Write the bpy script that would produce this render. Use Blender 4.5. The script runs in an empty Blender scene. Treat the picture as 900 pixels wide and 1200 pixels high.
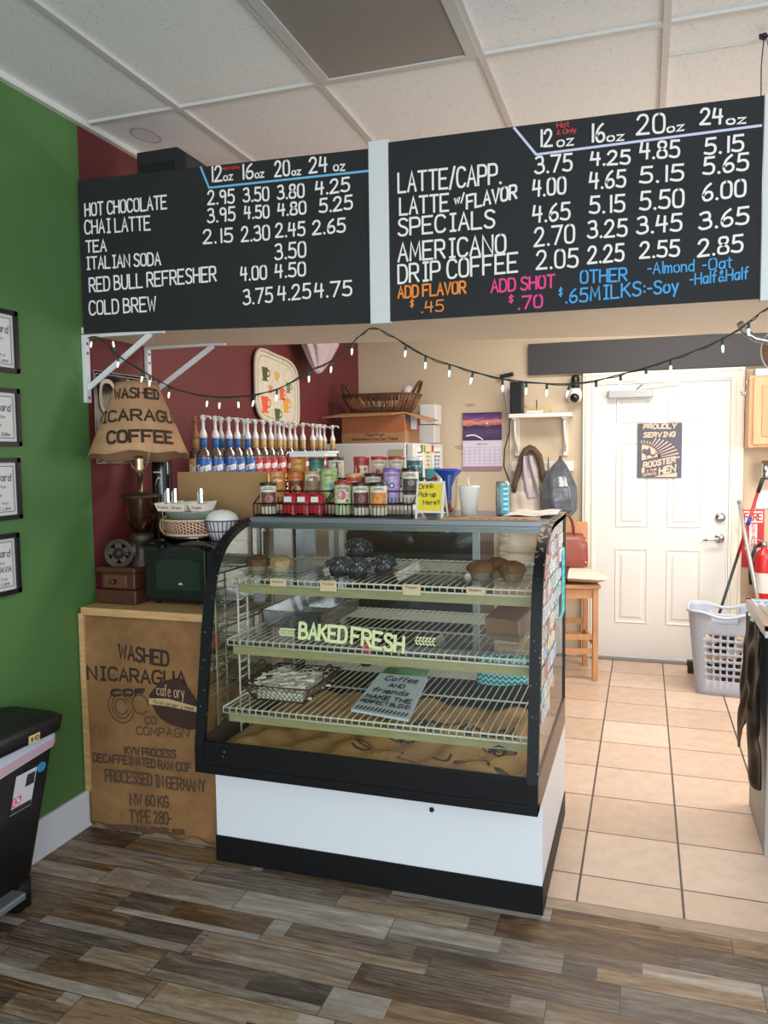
import bpy, bmesh, math, random
from mathutils import Vector, Matrix
random.seed(7)
D = bpy.data; SC = bpy.context.scene; COL = SC.collection
PI = math.pi

# ------------------------------------------------------------------ camera, world, lights, exposure
F, PITCH, YAW, ROLL, HCAM = 918.5, 0.07477, 0.3209, 0.01262, 1.5628
cam = D.cameras.new('camera'); cam_o = D.objects.new('camera', cam); COL.objects.link(cam_o)
cam.sensor_fit = 'VERTICAL'; cam.sensor_height = 32.0; cam.lens = F / 1200 * 32.0
cam.clip_start = .02
s_, c_ = math.sin(YAW), math.cos(YAW); sp, cp = math.sin(PITCH), math.cos(PITCH); sr, cr = math.sin(ROLL), math.cos(ROLL)
f0 = Vector((-s_, c_, 0)); r0 = Vector((c_, s_, 0)); z0 = Vector((0, 0, 1))
fw = cp * f0 - sp * z0; up = sp * f0 + cp * z0
R_ = cr * r0 - sr * up; U_ = sr * r0 + cr * up
m = Matrix.Identity(4)
for i in range(3): m[i][0], m[i][1], m[i][2] = R_[i], U_[i], -fw[i]
m[0][3], m[1][3], m[2][3] = 0, 0, HCAM
cam_o.matrix_world = m
SC.camera = cam_o

w = D.worlds.new('daylight'); SC.world = w; w.use_nodes = True
bg = w.node_tree.nodes['Background']; bg.inputs[0].default_value = (.80, .90, 1.0, 1); bg.inputs[1].default_value = .95

def area(name, loc, target, sx, sy, power, col):
    l = D.lights.new(name, 'AREA'); l.shape = 'RECTANGLE'; l.size = sx; l.size_y = sy; l.energy = power; l.color = col
    o = D.objects.new(name, l); COL.objects.link(o); o.location = loc
    o.rotation_euler = (Vector(target) - Vector(loc)).to_track_quat('-Z', 'Y').to_euler()
    return o
# shop-front windows behind the photographer
area('shop_window_daylight', (.9, -2.6, 1.7), (-.7, 2.6, 1.0), 3.6, 2.2, 112, (.86, .94, 1.0))
# kitchen ceiling fixture out of view behind the menu boards, and the kitchen window on the right
area('kitchen_ceiling_lamp', (.15, 4.55, 2.93), (.15, 4.55, 0), 1.2, .6, 42, (1, .96, .90))
area('kitchen_window_daylight', (1.55, 4.4, 1.75), (-.6, 4.9, .6), 1.2, 1.0, 28, (1, .95, .88))

SC.view_settings.view_transform = 'Standard'; SC.view_settings.look = 'None'
SC.view_settings.gamma = 1; SC.view_settings.use_curve_mapping = False
SC.view_settings.exposure = .50

# ------------------------------------------------------------------ materials
def lin(h):
    h = h.lstrip('#'); out = []
    for i in (0, 2, 4):
        c = int(h[i:i+2], 16) / 255
        out.append(c / 12.92 if c <= .04045 else ((c + .055) / 1.055) ** 2.4)
    return (*out, 1)
MC = {}
def mat(hexc, rough=.55, metal=0., noise=0., nscale=20., bump=0., bscale=200., emit=0., spec=.5, name=None, stretch=None, trans=0., second=None):
    key = (hexc, rough, metal, noise, nscale, bump, bscale, emit, spec, stretch, trans, second)
    if key in MC: return MC[key]
    M = D.materials.new(name or 'paint_' + hexc.strip('#')); M.use_nodes = True
    nt = M.node_tree; b = nt.nodes['Principled BSDF']; L = nt.links
    b.inputs['Base Color'].default_value = lin(hexc); b.inputs['Roughness'].default_value = rough
    b.inputs['Metallic'].default_value = metal; b.inputs['Specular IOR Level'].default_value = spec
    if trans: b.inputs['Transmission Weight'].default_value = trans
    if emit:
        b.inputs['Emission Color'].default_value = lin(hexc); b.inputs['Emission Strength'].default_value = emit
    if noise or bump:
        tc = nt.nodes.new('ShaderNodeTexCoord'); src = tc.outputs['Object']
        if stretch:
            mp = nt.nodes.new('ShaderNodeMapping'); mp.inputs['Scale'].default_value = stretch
            L.new(src, mp.inputs[0]); src = mp.outputs[0]
    if noise:
        n = nt.nodes.new('ShaderNodeTexNoise'); n.inputs['Scale'].default_value = nscale; n.inputs['Detail'].default_value = 5
        L.new(src, n.inputs['Vector'])
        r = nt.nodes.new('ShaderNodeValToRGB'); c = lin(hexc)
        c2 = lin(second) if second else None
        r.color_ramp.elements[0].position = .3; r.color_ramp.elements[1].position = .72
        if c2:
            r.color_ramp.elements[0].color = c; r.color_ramp.elements[1].color = c2
        else:
            r.color_ramp.elements[0].color = tuple(max(0, x * (1 - noise)) for x in c[:3]) + (1,)
            r.color_ramp.elements[1].color = tuple(min(1, x * (1 + noise)) for x in c[:3]) + (1,)
        L.new(n.outputs[0], r.inputs[0]); L.new(r.outputs[0], b.inputs['Base Color'])
    if bump:
        n2 = nt.nodes.new('ShaderNodeTexNoise'); n2.inputs['Scale'].default_value = bscale; n2.inputs['Detail'].default_value = 3
        L.new(src, n2.inputs['Vector'])
        bp = nt.nodes.new('ShaderNodeBump'); bp.inputs['Strength'].default_value = bump; bp.inputs['Distance'].default_value = .01
        L.new(n2.outputs[0], bp.inputs['Height']); L.new(bp.outputs[0], b.inputs['Normal'])
    MC[key] = M; return M

def glass(name, tint='#f4f8f6', refl=.55, rough=.03, base=.012):
    key = ('glass', tint, refl, rough, base)
    if key in MC: return MC[key]
    M = D.materials.new(name); M.use_nodes = True; nt = M.node_tree; nt.nodes.clear(); L = nt.links
    o = nt.nodes.new('ShaderNodeOutputMaterial'); mx = nt.nodes.new('ShaderNodeMixShader')
    t = nt.nodes.new('ShaderNodeBsdfTransparent'); t.inputs[0].default_value = lin(tint)
    g = nt.nodes.new('ShaderNodeBsdfGlossy'); g.inputs['Roughness'].default_value = rough
    lw = nt.nodes.new('ShaderNodeFresnel'); lw.inputs['IOR'].default_value = 1.35
    mu = nt.nodes.new('ShaderNodeMath'); mu.operation = 'MULTIPLY_ADD'; mu.inputs[1].default_value = refl; mu.inputs[2].default_value = base
    L.new(lw.outputs[0], mu.inputs[0]); L.new(mu.outputs[0], mx.inputs[0])
    L.new(t.outputs[0], mx.inputs[1]); L.new(g.outputs[0], mx.inputs[2]); L.new(mx.outputs[0], o.inputs[0])
    MC[key] = M; return M

def burlap(name='burlap', c1='#735338', c2='#a57b51'):
    key = ('burlap', c1, c2)
    if key in MC: return MC[key]
    M = D.materials.new(name); M.use_nodes = True; nt = M.node_tree; b = nt.nodes['Principled BSDF']; L = nt.links
    tc = nt.nodes.new('ShaderNodeTexCoord')
    b.inputs['Roughness'].default_value = .95; b.inputs['Specular IOR Level'].default_value = .1
    n = nt.nodes.new('ShaderNodeTexNoise'); n.inputs['Scale'].default_value = 5; n.inputs['Detail'].default_value = 8; n.inputs['Roughness'].default_value = .7
    mp = nt.nodes.new('ShaderNodeMapping'); mp.inputs['Scale'].default_value = (1, 1, 1)
    w1 = nt.nodes.new('ShaderNodeTexWave'); w1.bands_direction = 'X'; w1.inputs['Scale'].default_value = 95; w1.inputs['Distortion'].default_value = 3
    w2 = nt.nodes.new('ShaderNodeTexWave'); w2.bands_direction = 'Z'; w2.inputs['Scale'].default_value = 95; w2.inputs['Distortion'].default_value = 3
    for x in (n, w1, w2): L.new(tc.outputs['Object'], x.inputs['Vector'])
    ad = nt.nodes.new('ShaderNodeMath'); ad.operation = 'ADD'; L.new(w1.outputs['Fac'], ad.inputs[0]); L.new(w2.outputs['Fac'], ad.inputs[1])
    ma = nt.nodes.new('ShaderNodeMath'); ma.operation = 'MULTIPLY_ADD'; ma.inputs[1].default_value = .24; ma.inputs[2].default_value = -.24
    L.new(ad.outputs[0], ma.inputs[0])
    a2 = nt.nodes.new('ShaderNodeMath'); a2.operation = 'ADD'; L.new(n.outputs[0], a2.inputs[0]); L.new(ma.outputs[0], a2.inputs[1])
    r = nt.nodes.new('ShaderNodeValToRGB'); r.color_ramp.elements[0].position = .3; r.color_ramp.elements[1].position = .7
    r.color_ramp.elements[0].color = lin(c1); r.color_ramp.elements[1].color = lin(c2)
    L.new(a2.outputs[0], r.inputs[0]); L.new(r.outputs[0], b.inputs['Base Color'])
    bp = nt.nodes.new('ShaderNodeBump'); bp.inputs['Strength'].default_value = .35; bp.inputs['Distance'].default_value = .003
    L.new(ad.outputs[0], bp.inputs['Height']); L.new(bp.outputs[0], b.inputs['Normal'])
    MC[key] = M; return M

def node_mat(name):
    M = D.materials.new(name); M.use_nodes = True; nt = M.node_tree
    def N(t, **k):
        n = nt.nodes.new(t)
        for a, v in k.items():
            if a.startswith('i_'): n.inputs[int(a[2:])].default_value = v
            else: setattr(n, a, v)
        return n
    def LK(a, b): nt.links.new(a, b)
    def MATH(op, a, b=None, c=None):
        n = nt.nodes.new('ShaderNodeMath'); n.operation = op
        for i, v in enumerate((a, b, c)):
            if v is None: continue
            if isinstance(v, (int, float)): n.inputs[i].default_value = v
            else: nt.links.new(v, n.inputs[i])
        return n.outputs[0]
    return M, nt.nodes['Principled BSDF'], N, LK, MATH

def wood_floor():
    M, b, N, LK, MT = node_mat('grey_brown_plank_floor')
    tc = N('ShaderNodeTexCoord'); sx = N('ShaderNodeSeparateXYZ'); LK(tc.outputs['Object'], sx.inputs[0])
    X, Y = sx.outputs[0], sx.outputs[1]
    def rand(*c):
        cv = N('ShaderNodeCombineXYZ')
        for k, q in enumerate(c): LK(q, cv.inputs[k])
        w2 = N('ShaderNodeTexWhiteNoise', noise_dimensions='3D'); LK(cv.outputs[0], w2.inputs['Vector']); return w2
    yy = MT('DIVIDE', Y, .127); row = MT('FLOOR', yy); fy = MT('FRACT', yy)
    one = MT('ADD', 0, 1)
    off = rand(row, one, one).outputs[0]
    xx = MT('ADD', MT('DIVIDE', X, .56), MT('MULTIPLY', off, 7.3)); cell = MT('FLOOR', xx); fx = MT('FRACT', xx)
    c1 = rand(row, cell, one)
    split = MT('GREATER_THAN', c1.outputs[0], .38)               # most planks are printed as two or three narrow strips
    cut = MT('ADD', MT('MULTIPLY', rand(cell, row, one).outputs[0], .5), .25)
    strip = MT('MULTIPLY', MT('GREATER_THAN', fy, cut), split)
    sh = MT('MULTIPLY', strip, 3.7)
    xs = MT('ADD', MT('ADD', MT('DIVIDE', X, .43), MT('MULTIPLY', off, 5.1)), sh); cell2 = MT('FLOOR', xs); fx2 = MT('FRACT', xs)
    seed = rand(row, MT('ADD', MT('MULTIPLY', cell, 13), strip), MT('MULTIPLY', cell2, strip))
    rnd = seed.outputs[0]
    def vec(a, c):
        cv = N('ShaderNodeCombineXYZ'); LK(MT('MULTIPLY', X, a), cv.inputs[0]); LK(MT('MULTIPLY', Y, c), cv.inputs[1]); LK(MT('MULTIPLY', rnd, 90), cv.inputs[2]); return cv.outputs[0]
    n = N('ShaderNodeTexNoise'); n.inputs['Scale'].default_value = 2.2; n.inputs['Detail'].default_value = 8; n.inputs['Roughness'].default_value = .72; n.inputs['Distortion'].default_value = .8; LK(vec(1.5, 9), n.inputs['Vector'])
    n3 = N('ShaderNodeTexNoise'); n3.inputs['Scale'].default_value = 1.6; n3.inputs['Detail'].default_value = 7; n3.inputs['Roughness'].default_value = .75; LK(vec(10, 100), n3.inputs['Vector'])
    wv = N('ShaderNodeTexWave', wave_type='RINGS'); wv.inputs['Scale'].default_value = 5; wv.inputs['Distortion'].default_value = 6; wv.inputs['Detail'].default_value = 2
    LK(vec(.9, 7), wv.inputs['Vector'])
    wk = MT('MULTIPLY', MT('SUBTRACT', wv.outputs['Fac'], .5), MT('MULTIPLY', MT('GREATER_THAN', seed.outputs['Color'] if 0 else MT('FRACT', MT('MULTIPLY', rnd, 7)), .45), .13))
    v = MT('ADD', MT('MULTIPLY', rnd, .46), MT('MULTIPLY', n.outputs[0], 1.0)); v = MT('ADD', v, MT('MULTIPLY', n3.outputs[0], .55)); v = MT('ADD', MT('ADD', v, wk), -.555)
    r = N('ShaderNodeValToRGB'); e = r.color_ramp.elements
    e[0].position = .08; e[0].color = lin('#382b23'); e[1].position = .92; e[1].color = lin('#c4b6a3')
    for p, c in ((.27, '#5a4839'), (.43, '#7a6755'), (.57, '#91806f'), (.72, '#a39687')):
        k = e.new(p); k.color = lin(c)
    LK(v, r.inputs[0])
    hs = N('ShaderNodeHueSaturation'); LK(MT('ADD', .65, MT('MULTIPLY', MT('FRACT', MT('MULTIPLY', rnd, 11)), .75)), hs.inputs['Saturation']); LK(r.outputs[0], hs.inputs['Color'])
    ed = MT('MINIMUM', MT('MINIMUM', fy, MT('SUBTRACT', 1, fy)), MT('MULTIPLY', MT('MINIMUM', fx, MT('SUBTRACT', 1, fx)), 5))
    em = MT('GREATER_THAN', ed, .012)
    mx = N('ShaderNodeMix', data_type='RGBA'); LK(em, mx.inputs[0]); mx.inputs[6].default_value = lin('#43372d'); LK(hs.outputs[0], mx.inputs[7])
    LK(mx.outputs[2], b.inputs['Base Color'])
    b.inputs['Roughness'].default_value = .40; b.inputs['Specular IOR Level'].default_value = .4
    bp = N('ShaderNodeBump'); bp.inputs['Strength'].default_value = .15; bp.inputs['Distance'].default_value = .004; LK(n3.outputs[0], bp.inputs['Height']); LK(bp.outputs[0], b.inputs['Normal'])
    return M

def film(name):
    M, b, N, LK, MT = node_mat(name); nt = M.node_tree; tc = N('ShaderNodeTexCoord')
    n = N('ShaderNodeTexNoise'); n.inputs['Scale'].default_value = 55; n.inputs['Detail'].default_value = 3; n.inputs['Distortion'].default_value = 2.5; LK(tc.outputs['Object'], n.inputs['Vector'])
    k = MT('MULTIPLY', MT('GREATER_THAN', n.outputs[0], .60), .5); k = MT('ADD', k, .04)  # noise-cut whitish patches painted into the film stand in for glints
    b.inputs['Base Color'].default_value = lin('#dfe3e8'); b.inputs['Roughness'].default_value = .3
    LK(k, b.inputs['Alpha']); return M

def tile_floor():
    M, b, N, LK, MT = node_mat('beige_ceramic_tile')
    tc = N('ShaderNodeTexCoord'); sx = N('ShaderNodeSeparateXYZ'); LK(tc.outputs['Object'], sx.inputs[0])
    u = MT('DIVIDE', MT('SUBTRACT', sx.outputs[0], -.2057), .3501); v = MT('DIVIDE', MT('SUBTRACT', sx.outputs[1], 2.8752), .3501)
    fu, fv = MT('FRACT', u), MT('FRACT', v)
    du = MT('MINIMUM', fu, MT('SUBTRACT', 1, fu)); dv = MT('MINIMUM', fv, MT('SUBTRACT', 1, fv))
    g = MT('GREATER_THAN', MT('MINIMUM', MT('MULTIPLY', du, .8), dv), .0095)
    cv = N('ShaderNodeCombineXYZ'); LK(MT('FLOOR', u), cv.inputs[0]); LK(MT('FLOOR', v), cv.inputs[1])
    wn = N('ShaderNodeTexWhiteNoise', noise_dimensions='2D'); LK(cv.outputs[0], wn.inputs['Vector'])
    n = N('ShaderNodeTexNoise'); n.inputs['Scale'].default_value = 14; n.inputs['Detail'].default_value = 8; n.inputs['Roughness'].default_value = .65; LK(tc.outputs['Object'], n.inputs['Vector'])
    f = MT('ADD', MT('MULTIPLY', wn.outputs[0], .35), MT('MULTIPLY', n.outputs[0], .75))
    r = N('ShaderNodeValToRGB'); e = r.color_ramp.elements; e[0].position = .25; e[0].color = lin('#bb9e86'); e[1].position = .8; e[1].color = lin('#d8bfab')
    LK(f, r.inputs[0])
    mx = N('ShaderNodeMix', data_type='RGBA'); LK(g, mx.inputs[0]); mx.inputs[6].default_value = lin('#4a3f3a'); LK(r.outputs[0], mx.inputs[7])
    LK(mx.outputs[2], b.inputs['Base Color']); b.inputs['Roughness'].default_value = .35
    bp = N('ShaderNodeBump'); bp.inputs['Strength'].default_value = .4; bp.inputs['Distance'].default_value = .004; LK(g, bp.inputs['Height']); LK(bp.outputs[0], b.inputs['Normal'])
    return M

def ceiling_mat():
    M, b, N, LK, MT = node_mat('speckled_ceiling_tile')
    tc = N('ShaderNodeTexCoord'); sx = N('ShaderNodeSeparateXYZ'); LK(tc.outputs['Object'], sx.inputs[0])
    n = N('ShaderNodeTexNoise'); n.inputs['Scale'].default_value = 110; n.inputs['Detail'].default_value = 3; LK(tc.outputs['Object'], n.inputs['Vector'])
    n2 = N('ShaderNodeTexNoise'); n2.inputs['Scale'].default_value = 2.2; n2.inputs['Detail'].default_value = 4; LK(tc.outputs['Object'], n2.inputs['Vector'])
    r = N('ShaderNodeValToRGB'); e = r.color_ramp.elements; e[0].position = .22; e[0].color = lin('#c4c1bf'); e[1].position = .42; e[1].color = lin('#e8e7e7')
    LK(n.outputs[0], r.inputs[0])
    # round brown water stain near the left wall
    dx = MT('DIVIDE', MT('SUBTRACT', sx.outputs[0], -2.07), .052); dy = MT('DIVIDE', MT('SUBTRACT', sx.outputs[1], 3.015), .085)
    d = MT('SQRT', MT('ADD', MT('MULTIPLY', dx, dx), MT('MULTIPLY', dy, dy)))
    d = MT('ADD', d, MT('MULTIPLY', MT('SUBTRACT', n2.outputs[0], .5), .25))
    ring = MT('LESS_THAN', MT('ABSOLUTE', MT('SUBTRACT', d, 1)), .09)
    ins = MT('MULTIPLY', MT('LESS_THAN', d, 1), .18)
    k = MT('MINIMUM', MT('ADD', MT('MULTIPLY', ring, .42), ins), 1)
    mx = N('ShaderNodeMix', data_type='RGBA'); LK(k, mx.inputs[0]); LK(r.outputs[0], mx.inputs[6]); mx.inputs[7].default_value = lin('#8b7b70')
    LK(mx.outputs[2], b.inputs['Base Color']); b.inputs['Roughness'].default_value = .9
    bp = N('ShaderNodeBump'); bp.inputs['Strength'].default_value = .3; bp.inputs['Distance'].default_value = .004; LK(n.outputs[0], bp.inputs['Height']); LK(bp.outputs[0], b.inputs['Normal'])
    return M

def worn_black():
    M, b, N, LK, MT = node_mat('worn_black_paint')
    tc = N('ShaderNodeTexCoord'); g = N('ShaderNodeNewGeometry'); sx = N('ShaderNodeSeparateXYZ'); LK(g.outputs['Position'], sx.inputs[0])
    n = N('ShaderNodeTexNoise'); n.inputs['Scale'].default_value = 70; n.inputs['Detail'].default_value = 4; LK(tc.outputs['Object'], n.inputs['Vector'])
    hi = MT('MULTIPLY', MT('MAXIMUM', MT('SUBTRACT', sx.outputs[2], 1.18), 0), 1.5)
    hi = MT('MULTIPLY', hi, MT('GREATER_THAN', sx.outputs[0], -.9))
    v = MT('GREATER_THAN', MT('ADD', n.outputs[0], hi), .70)
    mx = N('ShaderNodeMix', data_type='RGBA'); LK(v, mx.inputs[0]); mx.inputs[6].default_value = lin('#0f1014'); mx.inputs[7].default_value = lin('#b8a887')
    LK(mx.outputs[2], b.inputs['Base Color']); b.inputs['Roughness'].default_value = .5; b.inputs['Specular IOR Level'].default_value = .3
    return M

def chevron():
    M, b, N, LK, MT = node_mat('teal_chevron_cloth')
    tc = N('ShaderNodeTexCoord'); sx = N('ShaderNodeSeparateXYZ'); LK(tc.outputs['Object'], sx.inputs[0])
    tri = MT('ABSOLUTE', MT('SUBTRACT', MT('FRACT', MT('MULTIPLY', sx.outputs[0], 42)), .5))
    v = MT('FRACT', MT('ADD', MT('MULTIPLY', sx.outputs[2], 55), MT('MULTIPLY', tri, 1.3)))
    k = MT('GREATER_THAN', v, .45)
    mx = N('ShaderNodeMix', data_type='RGBA'); LK(k, mx.inputs[0]); mx.inputs[6].default_value = lin('#157f80'); mx.inputs[7].default_value = lin('#9fdcdc')
    LK(mx.outputs[2], b.inputs['Base Color']); b.inputs['Roughness'].default_value = .8
    return M

WHITE = mat('#e6e4df', .5); CREAM = mat('#d8d2b4', .5); BLACK = mat('#101012', .45); ALU = mat('#a8abad', .3, .9)
CHROME = mat('#c9ccd0', .18, 1.); INK_W = mat('#eceae4', .8); PINE = mat('#c89d6b', .55, noise=.18, nscale=9, stretch=(1, 9, 9))
GLASS = glass('clear_glass'); PLASTIC = glass('clear_plastic', '#f4f6f6', .4, .2, .03)

# ------------------------------------------------------------------ mesh collector
class MB:
    def __init__(s): s.v = []; s.f = []; s.m = []; s.mats = []; s.sm = []; s.cur = 0; s.smooth = False
    def use(s, mt, smooth=None):
        if mt not in s.mats: s.mats.append(mt)
        s.cur = s.mats.index(mt)
        if smooth is not None: s.smooth = smooth
        return s
    def add(s, vs, fs, smooth=None):
        b = len(s.v); s.v += [Vector(p) for p in vs]
        for f in fs: s.f.append([b + i for i in f]); s.m.append(s.cur); s.sm.append(s.smooth if smooth is None else smooth)
        return s
    def box(s, x0, x1, y0, y1, z0, z1, rz=0, c=None):
        vs = [Vector((x, y, z)) for z in (z0, z1) for y in (y0, y1) for x in (x0, x1)]
        if rz:
            c = Vector(c or ((x0 + x1) / 2, (y0 + y1) / 2, 0)); R = Matrix.Rotation(rz, 3, 'Z')
            vs = [R @ (p - c) + c for p in vs]
        return s.add(vs, [(0, 2, 3, 1), (4, 5, 7, 6), (0, 1, 5, 4), (2, 6, 7, 3), (0, 4, 6, 2), (1, 3, 7, 5)], False)
    def obox(s, c, ax, ay, az):   # oriented box: centre and three half-axes
        c, ax, ay, az = map(Vector, (c, ax, ay, az))
        vs = [c + i * ax + j * ay + k * az for k in (-1, 1) for j in (-1, 1) for i in (-1, 1)]
        return s.add(vs, [(0, 2, 3, 1), (4, 5, 7, 6), (0, 1, 5, 4), (2, 6, 7, 3), (0, 4, 6, 2), (1, 3, 7, 5)], False)
    def bar(s, p0, p1, w, t, upv=(0, 0, 1)):
        p0, p1 = Vector(p0), Vector(p1); d = (p1 - p0); u = d.normalized(); a = u.cross(Vector(upv)).normalized(); b = a.cross(u)
        return s.obox((p0 + p1) / 2, d / 2, a * w / 2, b * t / 2)
    def tube(s, pts, r, n=8, closed=False, caps=True):
        pts = [Vector(p) for p in pts]; N = len(pts); rs = r if isinstance(r, (list, tuple)) else [r] * N
        b = len(s.v); prev = None
        for i, p in enumerate(pts):
            if closed: t = pts[(i + 1) % N] - pts[i - 1]
            else: t = pts[min(i + 1, N - 1)] - pts[max(i - 1, 0)]
            t = t.normalized() if t.length > 1e-9 else Vector((0, 0, 1))
            if prev is None:
                a = t.cross(Vector((0, 0, 1)))
                if a.length < 1e-3: a = t.cross(Vector((1, 0, 0)))
            else:
                a = prev - t * prev.dot(t)
            a.normalize(); prev = a; c = t.cross(a)
            for k in range(n):
                th = 2 * PI * k / n; s.v.append(p + (a * math.cos(th) + c * math.sin(th)) * rs[i])
        for i in range(N if closed else N - 1):
            j = (i + 1) % N
            for k in range(n):
                l = (k + 1) % n; s.f.append([b + i * n + k, b + i * n + l, b + j * n + l, b + j * n + k]); s.m.append(s.cur); s.sm.append(True)
        if caps and not closed:
            s.f.append([b + k for k in range(n)][::-1]); s.m.append(s.cur); s.sm.append(False)
            s.f.append([b + (N - 1) * n + k for k in range(n)]); s.m.append(s.cur); s.sm.append(False)
        return s
    def lathe(s, prof, c=(0, 0, 0), n=20, axis=(0, 0, 1), smooth=True, a0=0, a1=2 * PI, sx=1, sy=1):
        c = Vector(c); ax = Vector(axis).normalized(); q = Vector((0, 0, 1)).rotation_difference(ax)
        full = abs(a1 - a0 - 2 * PI) < 1e-6; nn = n if full else n + 1; b = len(s.v)
        for r, z in prof:
            for k in range(nn):
                th = a0 + (a1 - a0) * k / n; s.v.append(c + q @ Vector((r * sx * math.cos(th), r * sy * math.sin(th), z)))
        for i in range(len(prof) - 1):
            for k in range(n):
                l = (k + 1) % nn if full else k + 1
                s.f.append([b + i * nn + k, b + i * nn + l, b + (i + 1) * nn + l, b + (i + 1) * nn + k]); s.m.append(s.cur); s.sm.append(smooth)
        return s
    def can(s, c, r, h, n=20):
        return s.lathe([(0, 0), (r * .97, 0), (r, h * .02), (r, h * .98), (r * .97, h), (0, h)], c, n)
    def ball(s, c, r, n=12, sz=1., m=8):
        return s.lathe([(r * math.sin(PI * i / m), -r * sz * math.cos(PI * i / m)) for i in range(m + 1)], c, n)
    def grid(s, fn, nu, nv, closed=False, skip=None):
        b = len(s.v); mu = nu if closed else nu + 1
        for j in range(nv + 1):
            for i in range(mu): s.v.append(Vector(fn(i / nu, j / nv)))
        for j in range(nv):
            for i in range(nu):
                if skip and skip(i, j): continue
                k = (i + 1) % mu
                s.f.append([b + j * mu + i, b + j * mu + k, b + (j + 1) * mu + k, b + (j + 1) * mu + i]); s.m.append(s.cur); s.sm.append(s.smooth)
        return s
    def poly(s, pts, thick=None):   # flat polygon, extruded along thick vector
        pts = [Vector(p) for p in pts]; n = len(pts)
        if thick is None: return s.add(pts, [list(range(n))], False)
        t = Vector(thick)
        return s.add(pts + [p + t for p in pts], [list(range(n))[::-1], [n + i for i in range(n)]] + [(i, (i + 1) % n, n + (i + 1) % n, n + i) for i in range(n)], False)
    def build(s, name, mt=None, parent=None, origin=None, solid=0, bevel=0, subd=0, disp=None):
        me = D.meshes.new(name); o = D.objects.new(name, me); COL.objects.link(o)
        if parent is not None:
            bpy_m = WM(parent).inverted(); vs = [bpy_m @ p for p in s.v]; o.parent = parent
        else:
            xs = [p.x for p in s.v]; ys = [p.y for p in s.v]; zs = [p.z for p in s.v]
            og = Vector(origin) if origin else Vector(((min(xs) + max(xs)) / 2, (min(ys) + max(ys)) / 2, min(zs)))
            vs = [p - og for p in s.v]; o.location = og
        me.from_pydata([tuple(p) for p in vs], [], s.f)
        ms = s.mats if s.mats else [mt]
        if mt is not None and s.mats: ms = s.mats
        for q in ms: me.materials.append(q)
        for p, mi, sm in zip(me.polygons, s.m, s.sm): p.material_index = mi if s.mats else 0; p.use_smooth = sm
        if solid:
            md = o.modifiers.new('thickness', 'SOLIDIFY'); md.thickness = solid; md.offset = 0
        if bevel:
            bm = bmesh.new(); bm.from_mesh(me); bmesh.ops.recalc_face_normals(bm, faces=bm.faces); bm.to_mesh(me); bm.free()
            md = o.modifiers.new('bevel', 'BEVEL'); md.width = bevel; md.segments = 2; md.limit_method = 'ANGLE'
        if subd:
            md = o.modifiers.new('smooth', 'SUBSURF'); md.levels = subd; md.render_levels = subd
        return o

def WM(o):
    M = Matrix.LocRotScale(o.location, o.rotation_euler, o.scale)
    return WM(o.parent) @ M if o.parent else M
def tag(o, label=None, cat=None, group=None, kind=None):
    if label: o['label'] = label
    if cat: o['category'] = cat
    if group: o['group'] = group
    if kind: o['kind'] = kind
    return o
def thing(name, label, cat, loc=(0, 0, 0), rz=0, group=None):
    o = D.objects.new(name, None); COL.objects.link(o); o.location = loc; o.rotation_euler = (0, 0, rz); o.empty_display_size = .05
    return tag(o, label, cat, group)
def dup(root, loc, label=None, rz=None, scale=None):
    r = root.copy(); COL.objects.link(r); r.location = loc
    if rz is not None: r.rotation_euler = (0, 0, rz)
    if scale: r.scale = scale
    if label: r['label'] = label
    for ch in list(root.children):
        c = ch.copy(); COL.objects.link(c); c.parent = r
        for g in list(ch.children):
            d = g.copy(); COL.objects.link(d); d.parent = c
    return r

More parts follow.
